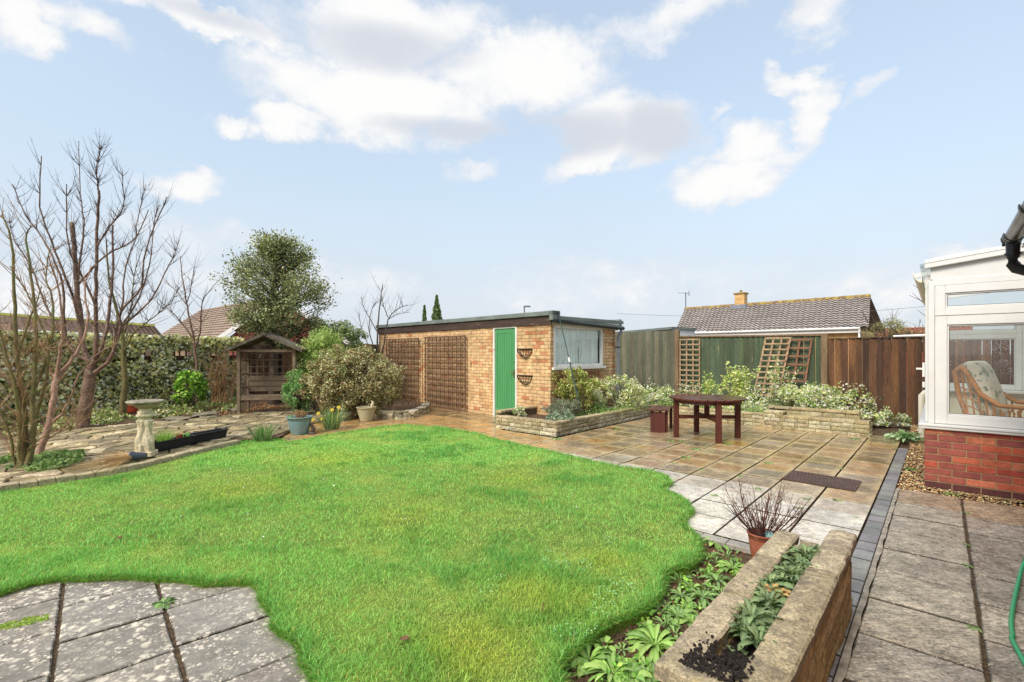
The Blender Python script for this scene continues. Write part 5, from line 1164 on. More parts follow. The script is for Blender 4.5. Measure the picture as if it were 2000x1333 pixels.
# gable house left
t = thing('gable_house', 'house with a brown tiled roof and dark red gable behind the holly tree', 'house', (-13, 27, 0))
Ap = D(545, 578, 24); Dl = D(408, 670, 24); Bk = D(393, 606, 33); Al = D(285, 672, 33); Dr = D(690, 672, 24.5)
b = MB(); tiled(b, Al, Dl, Bk, Ap, 26, 16, .012, .045); b.build('roof', M['browntile'], t)
b = MB(); b.face([Ap, Dr, Dr+(Bk-Ap), Bk]); b.build('far_roof_slope', M['browntile'], t)
b = MB(); o = Vector((.0, .25, -.12)); v = [Dl+o+Vector((.3, 0, 0)), Dr+o, Ap+o]; b.face([Vector((v[0].x, v[0].y, 0)), Vector((v[1].x, v[1].y, 0)), v[1], v[2], v[0]]); b.build('gable_wall', M['render_red'], t); b = MB(); b.box(Vector((Al.x+.5, Al.y, 0)), Dl-Al+Vector((.2, .3, 0)), Vector((.1, .1, 0)), (0, 0, 1.7)); b.build('side_wall', M['dullwall'], t)
b = MB()
for e in (Dl, Dr):
    d_ = (e-Ap); b.box(Ap+Vector((0, -.04, -.24)), d_, Vector((0, .06, 0)), (0, 0, .26))
b.build('bargeboards', M['white'], t)
# long low house far left
t = thing('terrace_house', 'long low house with a mossy grey tiled roof far left above the ivy fence', 'house', (-22, 24, 0))
a0 = D(-120, 607, 22); a1 = D(302, 638, 27); e0 = D(-120, 640, 20.5); e1 = D(318, 657, 25.5)
b = MB(); tiled(b, e0, e1, a0, a1, 40, 12, .008, .04); b.build('roof', M['browntile'], t)
b = MB(); b.tube([a0, a1], .14, 6); b.build('ridge_tiles', pmat('moss_ridge', L3(150, 150, 78), rough=.9), t)
b = MB(); b.box(zset(e0, e0.z-.28)+Vector((0, -.02, 0)), e1-e0, Vector((0, .04, 0)), (0, 0, .1)); b.box(zset(e0, e0.z-.12)+Vector((0, -.1, 0)), e1-e0, Vector((0, .1, 0)), (0, 0, .1)); b.build('gutter', M['white'], t)
b = MB(); b.box(zset(e0, 0)+Vector((0, .3, 0)), zset(e1-e0, 0), Vector((0, .2, 0)), (0, 0, 2.3)); b.box(D(-30, 688, 20.2)-Vector((0, 0, 1.5)), Vector((1.0, .1, 0)), Vector((0, .3, 0)), (0, 0, 2.7)); b.build('wall', M['dullwall'], t)
# red roof beyond the brown fence
t = thing('red_roof_house', 'distant house with an orange tiled roof above the brown fence', 'house', (24, 30, 0))
b = MB(); tiled(b, D(1690, 662, 27), D(1900, 662, 27), D(1690, 641, 31), D(1900, 638, 31), 20, 8, .02, .05); b.build('roof', M['orangetile'], t); b = MB(); b.box(D(1695, 688, 27.4)-Zv*1.5, Vector((6, 0, 0)), (0, 4, 0), (0, 0, 2.1)); b.build('wall', M['farbrick'], t)
b = MB(); b.tube([D(1745, 657.5, 13.8), D(1812, 655, 13.2)], .035, 6); tag(b.build('white_rail', M['white']), 'thin pale rail running just above the brown fence top beside the conservatory', 'rail')
# street lamp and telephone wire
lp = D(1024, 650, 34); t = thing('street_lamp', 'small street lamp rising behind the shed roof', 'street lamp', zset(lp, 0)); b = MB(); b.tube([zset(lp, 0), D(1024, 600, 34)], .05, 6); b.build('post', M['steel'], t); b = MB(); b.bar(D(1023, 599, 34), D(1036, 599, 34), .18, .1); b.build('lamp_head', M['steel'], t)
b = MB(); p, q = D(1205, 613, 19), D(1830, 597, 17); b.tube([p+(q-p)*(k/12)-Zv*(.25*math.sin(math.pi*k/12)) for k in range(13)], .006, 4); tag(b.build('telephone_wire', M['steel']), 'thin pale telephone wire crossing in front of the bungalow roof', 'wire')

# ================= trees =================
def grow(b, p, d, L, r, tips=None, up=.25, bend=.25, seg=.16, sides=4, rend=.35, kids=0, kl=.5, kr=.5, kspread=.6, seed=None):
    n = max(3, int(L/seg)); pts = [Vector(p)]; d = Vector(d).normalized(); rad = [r]
    for i in range(n):
        d = (d+Vector((ra(-1, 1), ra(-1, 1), ra(-.6, .6)))*bend*.35+Vector((0, 0, up*.35))).normalized(); pts.append(pts[-1]+d*(L/n)); rad.append(r*(1-(1-rend)*(i+1)/n))
    b.tube(pts, rad, sides, cap=False)
    if tips is not None: tips.append((pts[-1], d))
    for k in range(kids):
        f = ra(.15, .95); i = int(f*n); q = pts[i]; dd = (pts[min(i+1, n)]-pts[max(0, i-1)]).normalized(); s = Vector((ra(-1, 1), ra(-1, 1), ra(-.2, .6))).normalized()
        grow(b, q, dd*(1-kspread)+s*kspread, L*kl*ra(.5, 1.2)*(1-f*.4), rad[i]*kr, tips, up, bend, seg, 3, .3, kids=int(kids*.35), kl=kl, kr=kr*1.1, kspread=kspread)
    return pts, rad
def limb(b, px, Y0, Y1, r0, r1, sides=7, z0=None):
    pts = []; n = len(px)
    for i, (x, y) in enumerate(px):
        Y = Y0+(Y1-Y0)*i/(n-1); pts.append(D(x, y, Y))
    # smooth subdivision
    out = []; 
    for i in range(n-1):
        p0, p1, p2, p3 = pts[max(0, i-1)], pts[i], pts[i+1], pts[min(n-1, i+2)]
        for k in range(4):
            t = k/4; out.append(.5*((2*p1)+(p2-p0)*t+(2*p0-5*p1+4*p2-p3)*t*t+(3*p1-p0-3*p2+p3)*t**3)+Vector((ra(-.01, .01), ra(-.01, .01), 0)))
    out.append(pts[-1]); m = len(out); rad = [r0+(r1-r0)*(i/(m-1))**.8 for i in range(m)]
    b.tube(out, rad, sides); return out, rad
def twigs(b, out, rad, n, L, lo=.1, r=.012, up=.5, kids=2, dens=.0, bend=.35):
    m = len(out)
    for k in range(n):
        f = lo+(1-lo)*random.random(); i = min(m-2, int(f*(m-1))); d = (out[i+1]-out[i]).normalized(); s = Vector((ra(-1, 1), ra(-1, 1), ra(-.1, .8))).normalized()
        grow(b, out[i], d*.45+s*.75, L*ra(.4, 1.2), min(r*ra(.7, 1.2), rad[i]*.7), None, up, bend, .13, 3, .25, kids=kids, kl=.42, kr=.6, kspread=.6)
random.seed(31)
t = thing('bare_cherry_tree', 'tall bare tree with glossy reddish brown limbs standing on the crazy paving edge', 'tree', PX(165, 832, .05))
b = MB(); trunk = limb(b, [(160, 838), (166, 800), (172, 765), (176, 735), (178, 715)], 9.3, 9.3, .12, .09, 10); b.build('trunk', M['bark_red'], t, smooth=True)
LM = [([(178, 720), (166, 690), (158, 640), (150, 560), (146, 500), (140, 435)], 9.3, 9.6, .062, .045), ([(180, 715), (188, 690), (187, 620), (188, 540), (190, 450), (193, 372)], 9.3, 9.0, .06, .022), ([(193, 372), (188, 330), (199, 285)], 9.0, 8.95, .02, .007),
      ([(184, 712), (204, 660), (214, 600), (221, 530), (220, 440)], 9.3, 9.9, .05, .018), ([(180, 708), (218, 695), (226, 650), (240, 590), (246, 520), (290, 410)], 9.3, 9.6, .04, .009), ([(186, 728), (216, 700), (235, 640), (236, 610), (275, 560), (284, 490), (326, 385)], 9.2, 8.8, .05, .008),
      ([(176, 708), (150, 690), (128, 655), (122, 560), (92, 480), (50, 420), (24, 360)], 9.3, 9.2, .045, .008), ([(158, 640), (135, 560), (108, 490), (78, 405), (81, 305)], 9.4, 8.8, .036, .008), ([(150, 560), (158, 500), (163, 430), (157, 380), (154, 276)], 9.5, 9.7, .03, .006),
      ([(188, 600), (160, 540), (134, 480), (130, 360)], 9.1, 8.6, .03, .008), ([(190, 480), (215, 440), (240, 405), (238, 330)], 9.0, 9.3, .024, .006), ([(150, 560), (205, 500), (260, 470), (268, 430), (285, 360)], 9.5, 9.9, .026, .006), ([(235, 640), (290, 590), (330, 520), (350, 470)], 9.1, 9.6, .026, .006), ([(128, 655), (90, 600), (60, 520), (28, 470), (18, 430)], 9.3, 9.7, .028, .006), ([(225, 650), (262, 600), (292, 520), (300, 440), (312, 400)], 9.5, 10, .024, .006)]
lb = MB(); tw = MB()
for (px, Y0, Y1, r0, r1) in LM:
    o, rr = limb(lb, px, Y0, Y1, r0*.82, r1*.9); twigs(tw, o, rr, 34, .5, .15, .0055, .7, 3)
lb.build('limbs', M['bark_red'], t, smooth=True); tw.build('twigs', M['twig'], t)
# multi-stemmed shrub tree at the left edge
t = thing('bare_shrub_tree', 'bare multi-stemmed tree with green-tinged mossy stems at the far left edge', 'tree', PX(45, 915, .05)); lb = MB(); tw = MB()
for (px, Y0, Y1, r0, r1) in [([(60, 800), (40, 760), (10, 740), (-30, 730)], 6.1, 5.9, .01, .004), ([(52, 880), (90, 850), (130, 845), (160, 820)], 6.0, 5.6, .009, .003), ([(44, 700), (80, 680), (110, 690)], 6.1, 5.9, .008, .003), ([(44, 918), (48, 850), (44, 780), (34, 700), (30, 600), (22, 470), (3, 420)], 6.0, 6.2, .05, .007), ([(36, 918), (38, 860), (30, 760), (8, 680), (-20, 560)], 6.0, 5.8, .035, .008), ([(54, 915), (64, 850), (66, 760), (70, 660), (64, 560), (52, 470), (60, 440)], 6.0, 6.3, .04, .006),
        ([(48, 918), (56, 860), (80, 780), (96, 680), (60, 590), (20, 520)], 6.1, 6.4, .026, .006), ([(44, 800), (20, 720), (-20, 620)], 6.05, 6.0, .024, .006), ([(66, 760), (95, 690), (105, 600), (90, 540), (100, 480)], 6.2, 6.6, .022, .005), ([(30, 918), (20, 850), (-10, 790)], 6, 5.9, .02, .008), ([(34, 700), (60, 620), (82, 560)], 6.1, 6.5, .018, .005)]:
    o, rr = limb(lb, px, Y0, Y1, r0, r1); twigs(tw, o, rr, 26, .5, .08, .0055, .3, 3)
lb.build('stems', M['bark_green'], t, smooth=True); tw.build('twigs', M['twigpale'], t)
t = thing('bare_shrub_tree', 'bare tree with a leaning smooth pinkish trunk forking beside the mossy stems', 'tree', PX(75, 893, .05)); lb = MB(); tw = MB()
for (px, Y0, Y1, r0, r1) in [([(75, 895), (92, 840), (102, 790), (108, 750), (112, 730)], 6.7, 6.9, .046, .034), ([(110, 740), (130, 715), (155, 680), (172, 630), (165, 560), (180, 520)], 6.9, 7.2, .035, .006), ([(112, 740), (118, 690), (122, 640), (112, 560), (95, 500)], 6.9, 6.6, .03, .006), ([(97, 830), (120, 810), (136, 780), (150, 740), (180, 700), (230, 670)], 6.8, 6.5, .02, .005), ([(88, 860), (120, 840), (140, 820), (190, 780)], 6.8, 6.4, .014, .004), ([(110, 740), (96, 720), (88, 690), (62, 640)], 6.9, 6.9, .02, .005)]:
    o, rr = limb(lb, px, Y0, Y1, r0, r1); twigs(tw, o, rr, 16, .42, .2, .0055, .3, 2)
lb.build('trunk', M['bark_pink'], t, smooth=True); tw.build('twigs', M['twigpale'], t)
t = thing('bare_tree', 'slim bare tree with a mossy green trunk growing against the ivy fence', 'tree', PX(240, 806, .05)); lb = MB(); tw = MB()
for (px, Y0, Y1, r0, r1) in [([(239, 808), (244, 750), (241, 700), (240, 660), (228, 610), (214, 550), (208, 470)], 10.6, 10.6, .075, .012), ([(241, 690), (262, 650), (300, 620), (335, 590), (350, 560)], 10.6, 10.3, .02, .005), ([(240, 660), (255, 610), (262, 540), (280, 480)], 10.6, 10.8, .022, .005)]:
    o, rr = limb(lb, px, Y0, Y1, r0, r1); twigs(tw, o, rr, 26, .8, .35, .007, .2, 2)
lb.build('trunk', M['bark_green'], t, smooth=True); tw.build('twigs', M['twig'], t)
t = thing('bare_tree', 'small bare reddish tree rising over the ivy fence left of the arbour', 'tree', D(388, 780, 12.6)); lb = MB(); tw = MB()
for (px, Y0, Y1, r0, r1) in [([(386, 800), (385, 720), (380, 680), (376, 650), (366, 600), (356, 540), (352, 500)], 12.6, 12.8, .05, .007), ([(382, 680), (390, 650), (393, 610), (400, 580), (430, 545)], 12.6, 12.4, .028, .006), ([(376, 660), (350, 625), (325, 600), (322, 590)], 12.6, 12.4, .022, .005), ([(366, 600), (345, 570), (320, 550)], 12.7, 12.9, .014, .004), ([(366, 590), (376, 550), (380, 520)], 12.8, 13, .014, .004)]:
    o, rr = limb(lb, px, Y0, Y1, r0, r1); twigs(tw, o, rr, 12, .7, .2, .008, .3, 1)
lb.build('trunk', M['bark_red'], t, smooth=True); tw.build('twigs', M['twig'], t)
t = thing('bare_tree', 'bare many-branched sapling standing behind the shrubs at the far end of the shed', 'tree', D(735, 740, 14)); lb = MB(); tw = MB()
for (px, Y0, Y1, r0, r1) in [([(738, 790), (738, 700), (738, 640), (744, 580), (748, 555)], 13.6, 13.6, .04, .008), ([(738, 700), (722, 650), (725, 610), (735, 590)], 13.6, 13.8, .02, .006), ([(745, 700), (752, 660), (758, 625), (775, 605), (796, 596)], 13.6, 13.2, .026, .008), ([(757, 625), (775, 615), (800, 610)], 13.5, 13.3, .012, .005), ([(758, 620), (750, 600), (746, 580)], 13.5, 13.5, .015, .005), ([(738, 650), (710, 600), (706, 580)], 13.6, 13.9, .015, .005), ([(725, 690), (706, 640), (700, 610)], 13.6, 13.9, .012, .005)]:
    o, rr = limb(lb, px, Y0, Y1, r0, r1); twigs(tw, o, rr, 7, .6, .3, .007, .5, 1)
lb.build('trunk', M['bark_dark'], t, smooth=True); tw.build('twigs', M['twig'], t)
# dry creeper stems by the arbour
t = thing('bare_climber', 'tangle of dry pale climber stems over the fence beside the arbour', 'climber', D(430, 780, 12.6)); tw = MB()
for k in range(30):
    p = D(ra(412, 455), 785, 12.7); grow(tw, p, (ra(-.3, .3), 0, 1), ra(1.0, 1.6), .012, None, .05, .6, .14, 4, .3, kids=4, kl=.5, kr=.6)
tw.build('stems', M['twigpale'], t)

# holly tree
t = thing('holly_tree', 'dense evergreen holly tree with a rounded crown above the arbour', 'tree', D(534, 795, 13.4)); random.seed(77)
tr = MB(); limb(tr, [(533, 800), (535, 700), (534, 650), (530, 600), (537, 540), (540, 480)], 13.4, 13.6, .15, .03, 9); limb(tr, [(545, 800), (548, 700), (550, 640), (560, 590), (575, 540)], 13.7, 13.5, .1, .02, 7)
tips = []; crown = MB()
def holly_r(h): return [.5, .85, 1.05, 1.2, 1.32, 1.38, 1.36, 1.2, .7][min(8, int((1-h)*9))]
base_z = 2.1; top_z = 4.72
for k in range(170):
    h = random.random()**.85; a = ra(0, 2*math.pi); rr_ = holly_r(h)*(ra(.35, 1.0) if k % 3 else ra(.9, 1.08)); z = base_z+(top_z-base_z)*h
    st = Vector((-6.66+.06*math.sin(z*2), 13.5, max(1.4, z-.35-rr_*.35))); en_ = Vector((-6.66+rr_*math.cos(a)*1.02, 13.5+rr_*math.sin(a), z)); md = (st+en_)/2+Vector((ra(-.1, .1), ra(-.1, .1), .08))
    crown.tube([st, md, en_], [.022, .013, .006], 4, cap=False); tips.append((en_, (en_-st).normalized()))
tr.build('trunk', M['bark_dark'], t, smooth=True); crown.build('branches', M['bark_dark'], t)
T = np.array([list(q[0]) for q in tips]); Dd = np.array([list(q[1]) for q in tips]); n = 19000; i = RNG.integers(0, len(T), n)
P = T[i]-Dd[i]*RNG.uniform(-.12, .45, (n, 1))+RNG.normal(size=(n, 3))*.105
C = pick([L3(106, 114, 78), L3(124, 132, 90), L3(90, 100, 70), L3(146, 148, 104), L3(172, 172, 134)], n, .25, [.3, .28, .22, .13, .07]); leaves('foliage', P, .075, C, M['gloss'], t, aspect=.55, up=.2, out=Dd[i], outw=.8, facing=.5)
# holly suckers behind the arbour roof and hedge row to the shed
def shrub(name, label, cat, c, rad, nl, n, size, cols, base, mat='leaf', w=None, lr=.3, aspect=.5, up=.3, shell=.6, stems=14, fl=None, sm='bark_dark', group=None, fold=.25):
    t = thing(name, label, cat, base, group=group); P = lumps(c, rad, nl, n, lr, shell, fl); C = pick(cols, n, .25, w)
    out = P-np.array(c); out /= np.linalg.norm(out, axis=1)[:, None]+1e-6
    leaves('foliage', P, size, C, M[mat], t, aspect=aspect, up=up, out=out, outw=.5, fold=fold, facing=.9)
    b = MB(); random.seed(int(n)); bs_ = Vector(base)
    for k in range(stems):
        q = Vector([c[i]+rad[i]*ra(-.75, .75) for i in range(3)]); m_ = bs_+(q-bs_)*.5+Vector((ra(-.08, .08), ra(-.08, .08), .05)); b.tube([bs_+Vector((ra(-.06, .06), ra(-.06, .06), 0)), m_, q], [.014, .01, .004], 4, cap=False)
    if stems: b.build('stems', M[sm], t)
    return t
def c3(x, y, Y): return tuple(D(x, y, Y))
shrub('holly_bush', 'dark holly undergrowth spreading behind the arbour roof', 'shrub', c3(600, 655, 13.2), (1.25, .5, .5), 60, 5200, .07, [L3(70, 84, 56), L3(92, 100, 68), L3(108, 96, 70)], c3(600, 760, 13.2), 'gloss')
shrub('holly_bush', 'low holly sprigs against the red gable left of the arbour roof', 'shrub', c3(510, 652, 13.1), (.55, .3, .28), 22, 1100, .07, [L3(80, 92, 60), L3(110, 116, 80)], c3(510, 700, 13.1), 'gloss', lr=.4)
shrub('light_green_shrub', 'light green feathery shrub spilling round the right side of the arbour', 'shrub', c3(628, 700, 12.0), (.72, .5, .78), 80, 9500, .085, [L3(132, 152, 84), L3(158, 176, 108), L3(108, 132, 74), L3(172, 186, 126)], c3(618, 800, 11.9), aspect=.28, lr=.28, up=.6)
shrub('light_green_shrub', 'fresh green narrow-leaved shrub low in front of the arbour bench end', 'shrub', c3(583, 768, 11.1), (.34, .3, .5), 40, 3600, .085, [L3(108, 144, 88), L3(134, 166, 106), L3(86, 122, 76)], c3(583, 808, 11.1), aspect=.28, lr=.33, up=.5)
shrub('green_shrub', 'mid green leafy shrub rising above the fence line behind the variegated bush', 'shrub', c3(660, 660, 13.0), (.85, .4, .45), 60, 5200, .075, [L3(112, 126, 84), L3(136, 146, 98), L3(92, 108, 72)], c3(660, 780, 13), aspect=.4)
shrub('variegated_bush', 'big rounded bush with small cream-edged reddish green leaves before the shed', 'shrub', c3(692, 745, 11.0), (1.15, .8, .86), 240, 26000, .058, [L3(112, 108, 72), L3(142, 138, 96), L3(206, 204, 164), L3(78, 78, 52), L3(138, 100, 82), L3(176, 176, 130)], c3(695, 800, 11.0), aspect=.5, lr=.16, shell=.72, stems=30, fl=.1, w=[.24, .24, .16, .18, .1, .08])
shrub('bright_green_shrub', 'bright yellow-green rounded shrub in front of the ivy fence', 'shrub', c3(374, 756, 11.9), (.42, .3, .5), 40, 2600, .075, [L3(130, 168, 62), L3(160, 192, 88), L3(96, 138, 52), L3(70, 110, 44)], c3(374, 798, 11.9), 'gloss', aspect=.8, lr=.26)
# ivy over the left fence
def ivy(name, label, n, zf, hole, seedo, cols, w, size, thick=.22, z1=1.78, x0=0, x1=1, z0=.0):
    u = RNG.uniform(x0, x1, n*2)*Lf; z = RNG.uniform(z0, z1, n*2)
    keep = []
    for a, b_ in zip(u, z):
        q = mn.noise((a*1.3+seedo, b_*1.7, seedo)); q2 = mn.noise((a*4+seedo, b_*4, 3)); keep.append(q+.5*q2 > hole(a, b_))
    k = np.array(keep); u, z = u[k][:n], z[k][:n]; m_ = len(u); off = RNG.random(m_)**1.5*thick*(1+.5*np.sin(u*2.1+z*3))
    P = np.stack([LF0.x+LD.x*u+LN.x*(off+.04), LF0.y+LD.y*u+LN.y*(off+.04), z+RNG.normal(size=m_)*.02], 1)
    C = pick(cols, m_, .22, w); o = np.tile(np.array([[LN.x, LN.y, -.2]]), (m_, 1))
    return P, C, o
IC = [L3(74, 84, 56), L3(104, 110, 76), L3(224, 214, 150), L3(184, 180, 116), L3(240, 232, 180), L3(54, 66, 44)]
P, C, o = ivy('ivy', '', 32000, 0, lambda a, z: (-.6 if z < 1.2 else (-.05 if 1.25 < z < 1.55 and a > 3.5 else -.55)), 4.2, IC, [.13, .15, .28, .22, .17, .05], .09, z1=1.93)
t = thing('ivy', 'cream and green variegated ivy smothering the left boundary fence', 'ivy', (LF0+LF1)/2); leaves('foliage', P, .082, C, M['gloss'], t, aspect=.85, up=-.5, out=o, outw=.15, fold=.12, facing=1.6)
b = MB(); random.seed(5)
for k in range(60): grow(b, LF0+LD*ra(0, Lf)+LN*.05, (LD*ra(-.6, .6)+Zv), ra(.8, 1.6), .008, None, .2, .5, .15, 3, .4)
b.build('stems', M['twigpale'], t)
# ivy at the foot, low ground cover
def cover(name, label, cat, poly, n, size, cols, zr, w=None, mat='leaf', kind='stuff', aspect=.7, up=.5, hole=.0, sc=1.5):
    xs = [p[0] for p in poly]; ys = [p[1] for p in poly]; X = RNG.uniform(min(xs), max(xs), n*3); Y = RNG.uniform(min(ys), max(ys), n*3); ok = inpoly(np.stack([X, Y], 1), poly); X, Y = X[ok], Y[ok]
    hm = np.array([mn.noise((a*sc, b_*sc, 1.7))+.4*mn.noise((a*sc*3, b_*sc*3, 5)) for a, b_ in zip(X, Y)]); k = hm > hole; X, Y, hm = X[k][:n], Y[k][:n], hm[k][:n]; m_ = len(X)
    Z = zr[0]+RNG.random(m_)*(zr[1]-zr[0])*np.clip(.3+hm*1.6, .15, 1.3); P = np.stack([X, Y, Z], 1); C = pick(cols, m_, .25, w); ob = leaves(name, P, size, C, M[mat], None, aspect=aspect, up=up)
    return tag(ob, label, cat, kind=kind)
cover('ivy_ground_cover', 'low ivy and soil-hugging leaves along the foot of the left fence', 'ground cover', [PX(-100, 872, ZC), PX(150, 836, ZC), PX(300, 820, ZC), PX(400, 812, ZC), PX(472, 800, ZC), PX(460, 780, ZC), PX(300, 788, ZC), PX(100, 800, ZC), PX(-100, 830, ZC)], 7500, .062, [L3(160, 164, 104), L3(104, 120, 66), L3(204, 200, 156), L3(80, 92, 54), L3(120, 140, 74)], (.05, .26), hole=-.05, mat='gloss')
cover('weeds', 'low green ground cover under the bare trees at the left edge', 'ground cover', [PX(-60, 945, ZC), PX(60, 930, ZC), PX(160, 905, ZC), PX(165, 885, ZC), PX(90, 880, ZC), PX(-60, 915, ZC)], 2600, .05, [L3(110, 134, 82), L3(138, 158, 104), L3(88, 112, 66)], (.05, .17), hole=-.1)
# fallen leaves
cover('leaf_litter', 'brown fallen leaves and bits on the soil before the arbour', 'leaf litter', [PX(300, 812, ZC), PX(500, 808, ZC), PX(590, 800, ZC), PX(590, 785, ZC), PX(480, 785, ZC), PX(300, 800, ZC)], 2600, .035, [L3(150, 96, 62), L3(176, 130, 92), L3(110, 76, 56), L3(196, 170, 130)], (.04, .06), up=0)
# plants in the raised beds
VC = [L3(222, 224, 176), L3(190, 200, 136), L3(140, 160, 92), L3(98, 124, 66), L3(240, 240, 206)]
shrub('variegated_shrub', 'green and cream shrub climbing the rotten trellis under the shed window', 'shrub', c3(1128, 757, 10.0), (.52, .3, .5), 70, 5600, .05, [L3(150, 164, 92), L3(110, 130, 70), L3(196, 200, 130), L3(124, 110, 62)], c3(1128, 800, 9.9), lr=.24, fl=.2)
shrub('variegated_shrub', 'pale cream-leaved shrub at the shed corner by the grey downpipe', 'shrub', c3(1205, 768, 10.9), (.8, .45, .42), 90, 7200, .052, VC, c3(1205, 795, 10.9), lr=.2, w=[.28, .26, .2, .14, .12], fl=.2)
shrub('variegated_shrub', 'low cream-leaved shrub along the foot of the grey-green fence', 'shrub', c3(1280, 778, 11.8), (.6, .4, .26), 40, 3600, .055, VC, c3(1280, 795, 11.8), lr=.25, fl=.2)
def stemplant(label, x, y, Y, hgt, n, cols, spread=.3, size=.06, seed=1):
    t = thing('leafy_shrub', label, 'shrub', D(x, y, Y)); random.seed(seed); b = MB(); tips = []
    for k in range(n): 
        p = D(x, y, Y)+Vector((ra(-spread, spread)*.5, ra(-.1, .1), 0)); pts, rd_ = grow(b, p, (ra(-.5, .5), ra(-.3, .3), 1), hgt*ra(.7, 1.15), .007, None, .1, .35, .08, 4, .4)
        for q in pts[1:]: tips.append(q); tips.append(q+Vector((ra(-.03, .03), ra(-.03, .03), ra(-.03, .03))))
    b.build('stems', M['twigpale'], t); T = np.array([list(q) for q in tips]); T = np.repeat(T, 4, 0)+RNG.normal(size=(len(T)*4, 3))*.035; leaves('foliage', T, size, pick(cols, len(T), .2), M['leaf'], t, aspect=.55, up=.0)
stemplant('straggly cream-leaved plant in front of the narrow upright trellis', 1345, 792, 11.6, .5, 8, VC, .5, .05, 3)
stemplant('leafy yellow-green plant growing in front of the green fence, left of its middle', 1390, 785, 11.4, .62, 9, [L3(150, 172, 96), L3(190, 200, 130), L3(120, 146, 76)], .4, .075, 4)
stemplant('tall leafy plant beside the leaning trellis above the round table', 1442, 782, 11.2, .78, 12, [L3(176, 188, 116), L3(140, 160, 90), L3(206, 208, 150)], .45, .08, 5)
stemplant('variegated climber threading up the leaning trellis', 1525, 775, 10.9, .75, 9, VC, .35, .06, 6)
stemplant('pale variegated plant at the foot of the brown fence', 1700, 800, 10.4, .35, 9, VC, .7, .06, 8)
shrub('periwinkle', 'mound of cream-edged periwinkle spilling over the stepped stone wall', 'plant', c3(1590, 772, 10.6), (1.0, .35, .24), 80, 6800, .055, VC, c3(1590, 795, 10.6), lr=.18, fl=.24, w=[.3, .22, .2, .18, .1])
shrub('periwinkle', 'trailing cream-edged periwinkle beyond the right end of the stone wall', 'plant', c3(1735, 822, 9.7), (.5, .25, .2), 30, 1900, .055, VC, c3(1735, 835, 9.7), lr=.3, fl=.02)
cover('low_green_cover', 'low bright green ground cover behind the stone bed walls', 'ground cover', [CD(-5.15, 7.3), CD(-5.0, 10.6), CD(-2.7, 10.75), CD(-2.6, 11.4), CD(-5.6, 11.4), CD(-5.6, 7.3)], 9500, .04, [L3(118, 150, 80), L3(98, 130, 68), L3(148, 174, 104)], (.18, .36), hole=-.12, aspect=.4)
cover('bed_foliage', 'mixed variegated leaves filling the back of the bed under the fences', 'ground cover', [CD(-6.2, 11.2), CD(-1.0, 11.1), CD(-1.0, 12.9), CD(-6.2, 12.9)], 9000, .06, VC, (.2, .75), hole=-.25, aspect=.55)
shrub('lavender', 'grey-green lavender mound inside the sharp corner of the stone bed', 'plant', tuple(CD(-5.55, 7.75, .38)), (.42, .38, .2), 60, 3600, .075, [L3(112, 124, 104), L3(140, 152, 130), L3(92, 106, 88), L3(124, 112, 96)], tuple(CD(-5.55, 7.75, .18)), aspect=.12, lr=.22, up=1.4, stems=20)
shrub('sage', 'blue-green mat of leaves beside the lavender in the stone bed', 'plant', tuple(CD(-5.35, 7.35, .27)), (.3, .25, .09), 30, 1300, .05, [L3(138, 152, 132), L3(118, 134, 114)], tuple(CD(-5.35, 7.35, .18)), aspect=.6, lr=.3)
shrub('variegated_shrub', 'small cream and green plant behind the short wall by the green door', 'shrub', tuple(CD(-6.35, 7.3, .28)), (.16, .16, .1), 14, 500, .045, VC, tuple(CD(-6.35, 7.3, .18)), lr=.35)
# far trees
def conifer(label, x, ytop, ybot, Y, w_, seed):
    t = thing('conifer', label, 'tree', zset(D(x, 688, Y), 0), group='conifers behind the shed'); top = D(x, ytop, Y); bz = 2.0; n = 2600; h = RNG.random(n)**.8
    a = RNG.uniform(0, 6.28, n); r = w_*(1-h**1.6)*(.75+.25*np.sin(a*5+h*30))*RNG.uniform(.5, 1.05, n)
    P = np.stack([top.x+r*np.cos(a), top.y+r*np.sin(a), bz+(top.z-bz)*h], 1); C = pick([L3(96, 116, 76), L3(72, 94, 62), L3(120, 132, 88)], n, .25); leaves('foliage', P, .16, C, M['leaf'], t, aspect=.5, up=1.5)
    b = MB(); b.tube([zset(top, 0), top-Zv*.3], [.1, .03], 6); b.build('trunk', M['bark_dark'], t)
conifer('larger dark conifer showing above the shed roof', 853, 578, 640, 24, .42, 1); conifer('smaller slender conifer beside the larger one above the shed roof', 829, 598, 640, 25, .2, 2)
for (lab, x, Y, w_, zt_, s, dense) in (('wispy half-bare tree beyond the brown fence just right of the bungalow', 1735, 16, .95, 2.75, 5, 2200), ('thin bare tree beyond the brown fence next to the conservatory', 1790, 15, .7, 2.5, 6, 500)):
    t = thing('bare_tree', lab, 'tree', zset(D(x, 688, Y), 0)); random.seed(s); b = MB(); base = zset(D(x, 688, Y), 0)
    for k in range(16): grow(b, base+Zv*1.4, (ra(-1, 1), ra(-.4, .4), ra(.3, 1)), (zt_-1.2)*ra(.6, 1.15), .022, None, .1, .45, .12, 4, .25, kids=9, kl=.45, kr=.5)
    b.tube([base, base+Zv*1.45], [.09, .06], 7); b.build('branches', M['bark_dark'], t); P = lumps((base.x, base.y, zt_-.55), (w_, .5, .5), 40, dense, .3); leaves('foliage', P, .05, pick([L3(128, 130, 84), L3(110, 112, 76), L3(150, 148, 104)], dense), M['leaf'], t)
t = thing('bare_tree', 'tree whose few bare twigs poke out left of the conservatory gutter', 'tree', zset(D(1850, 688, 10.4)+Vector((2, 5, 0)), 0)); b = MB(); random.seed(9); q0 = D(1850, 660, 16)
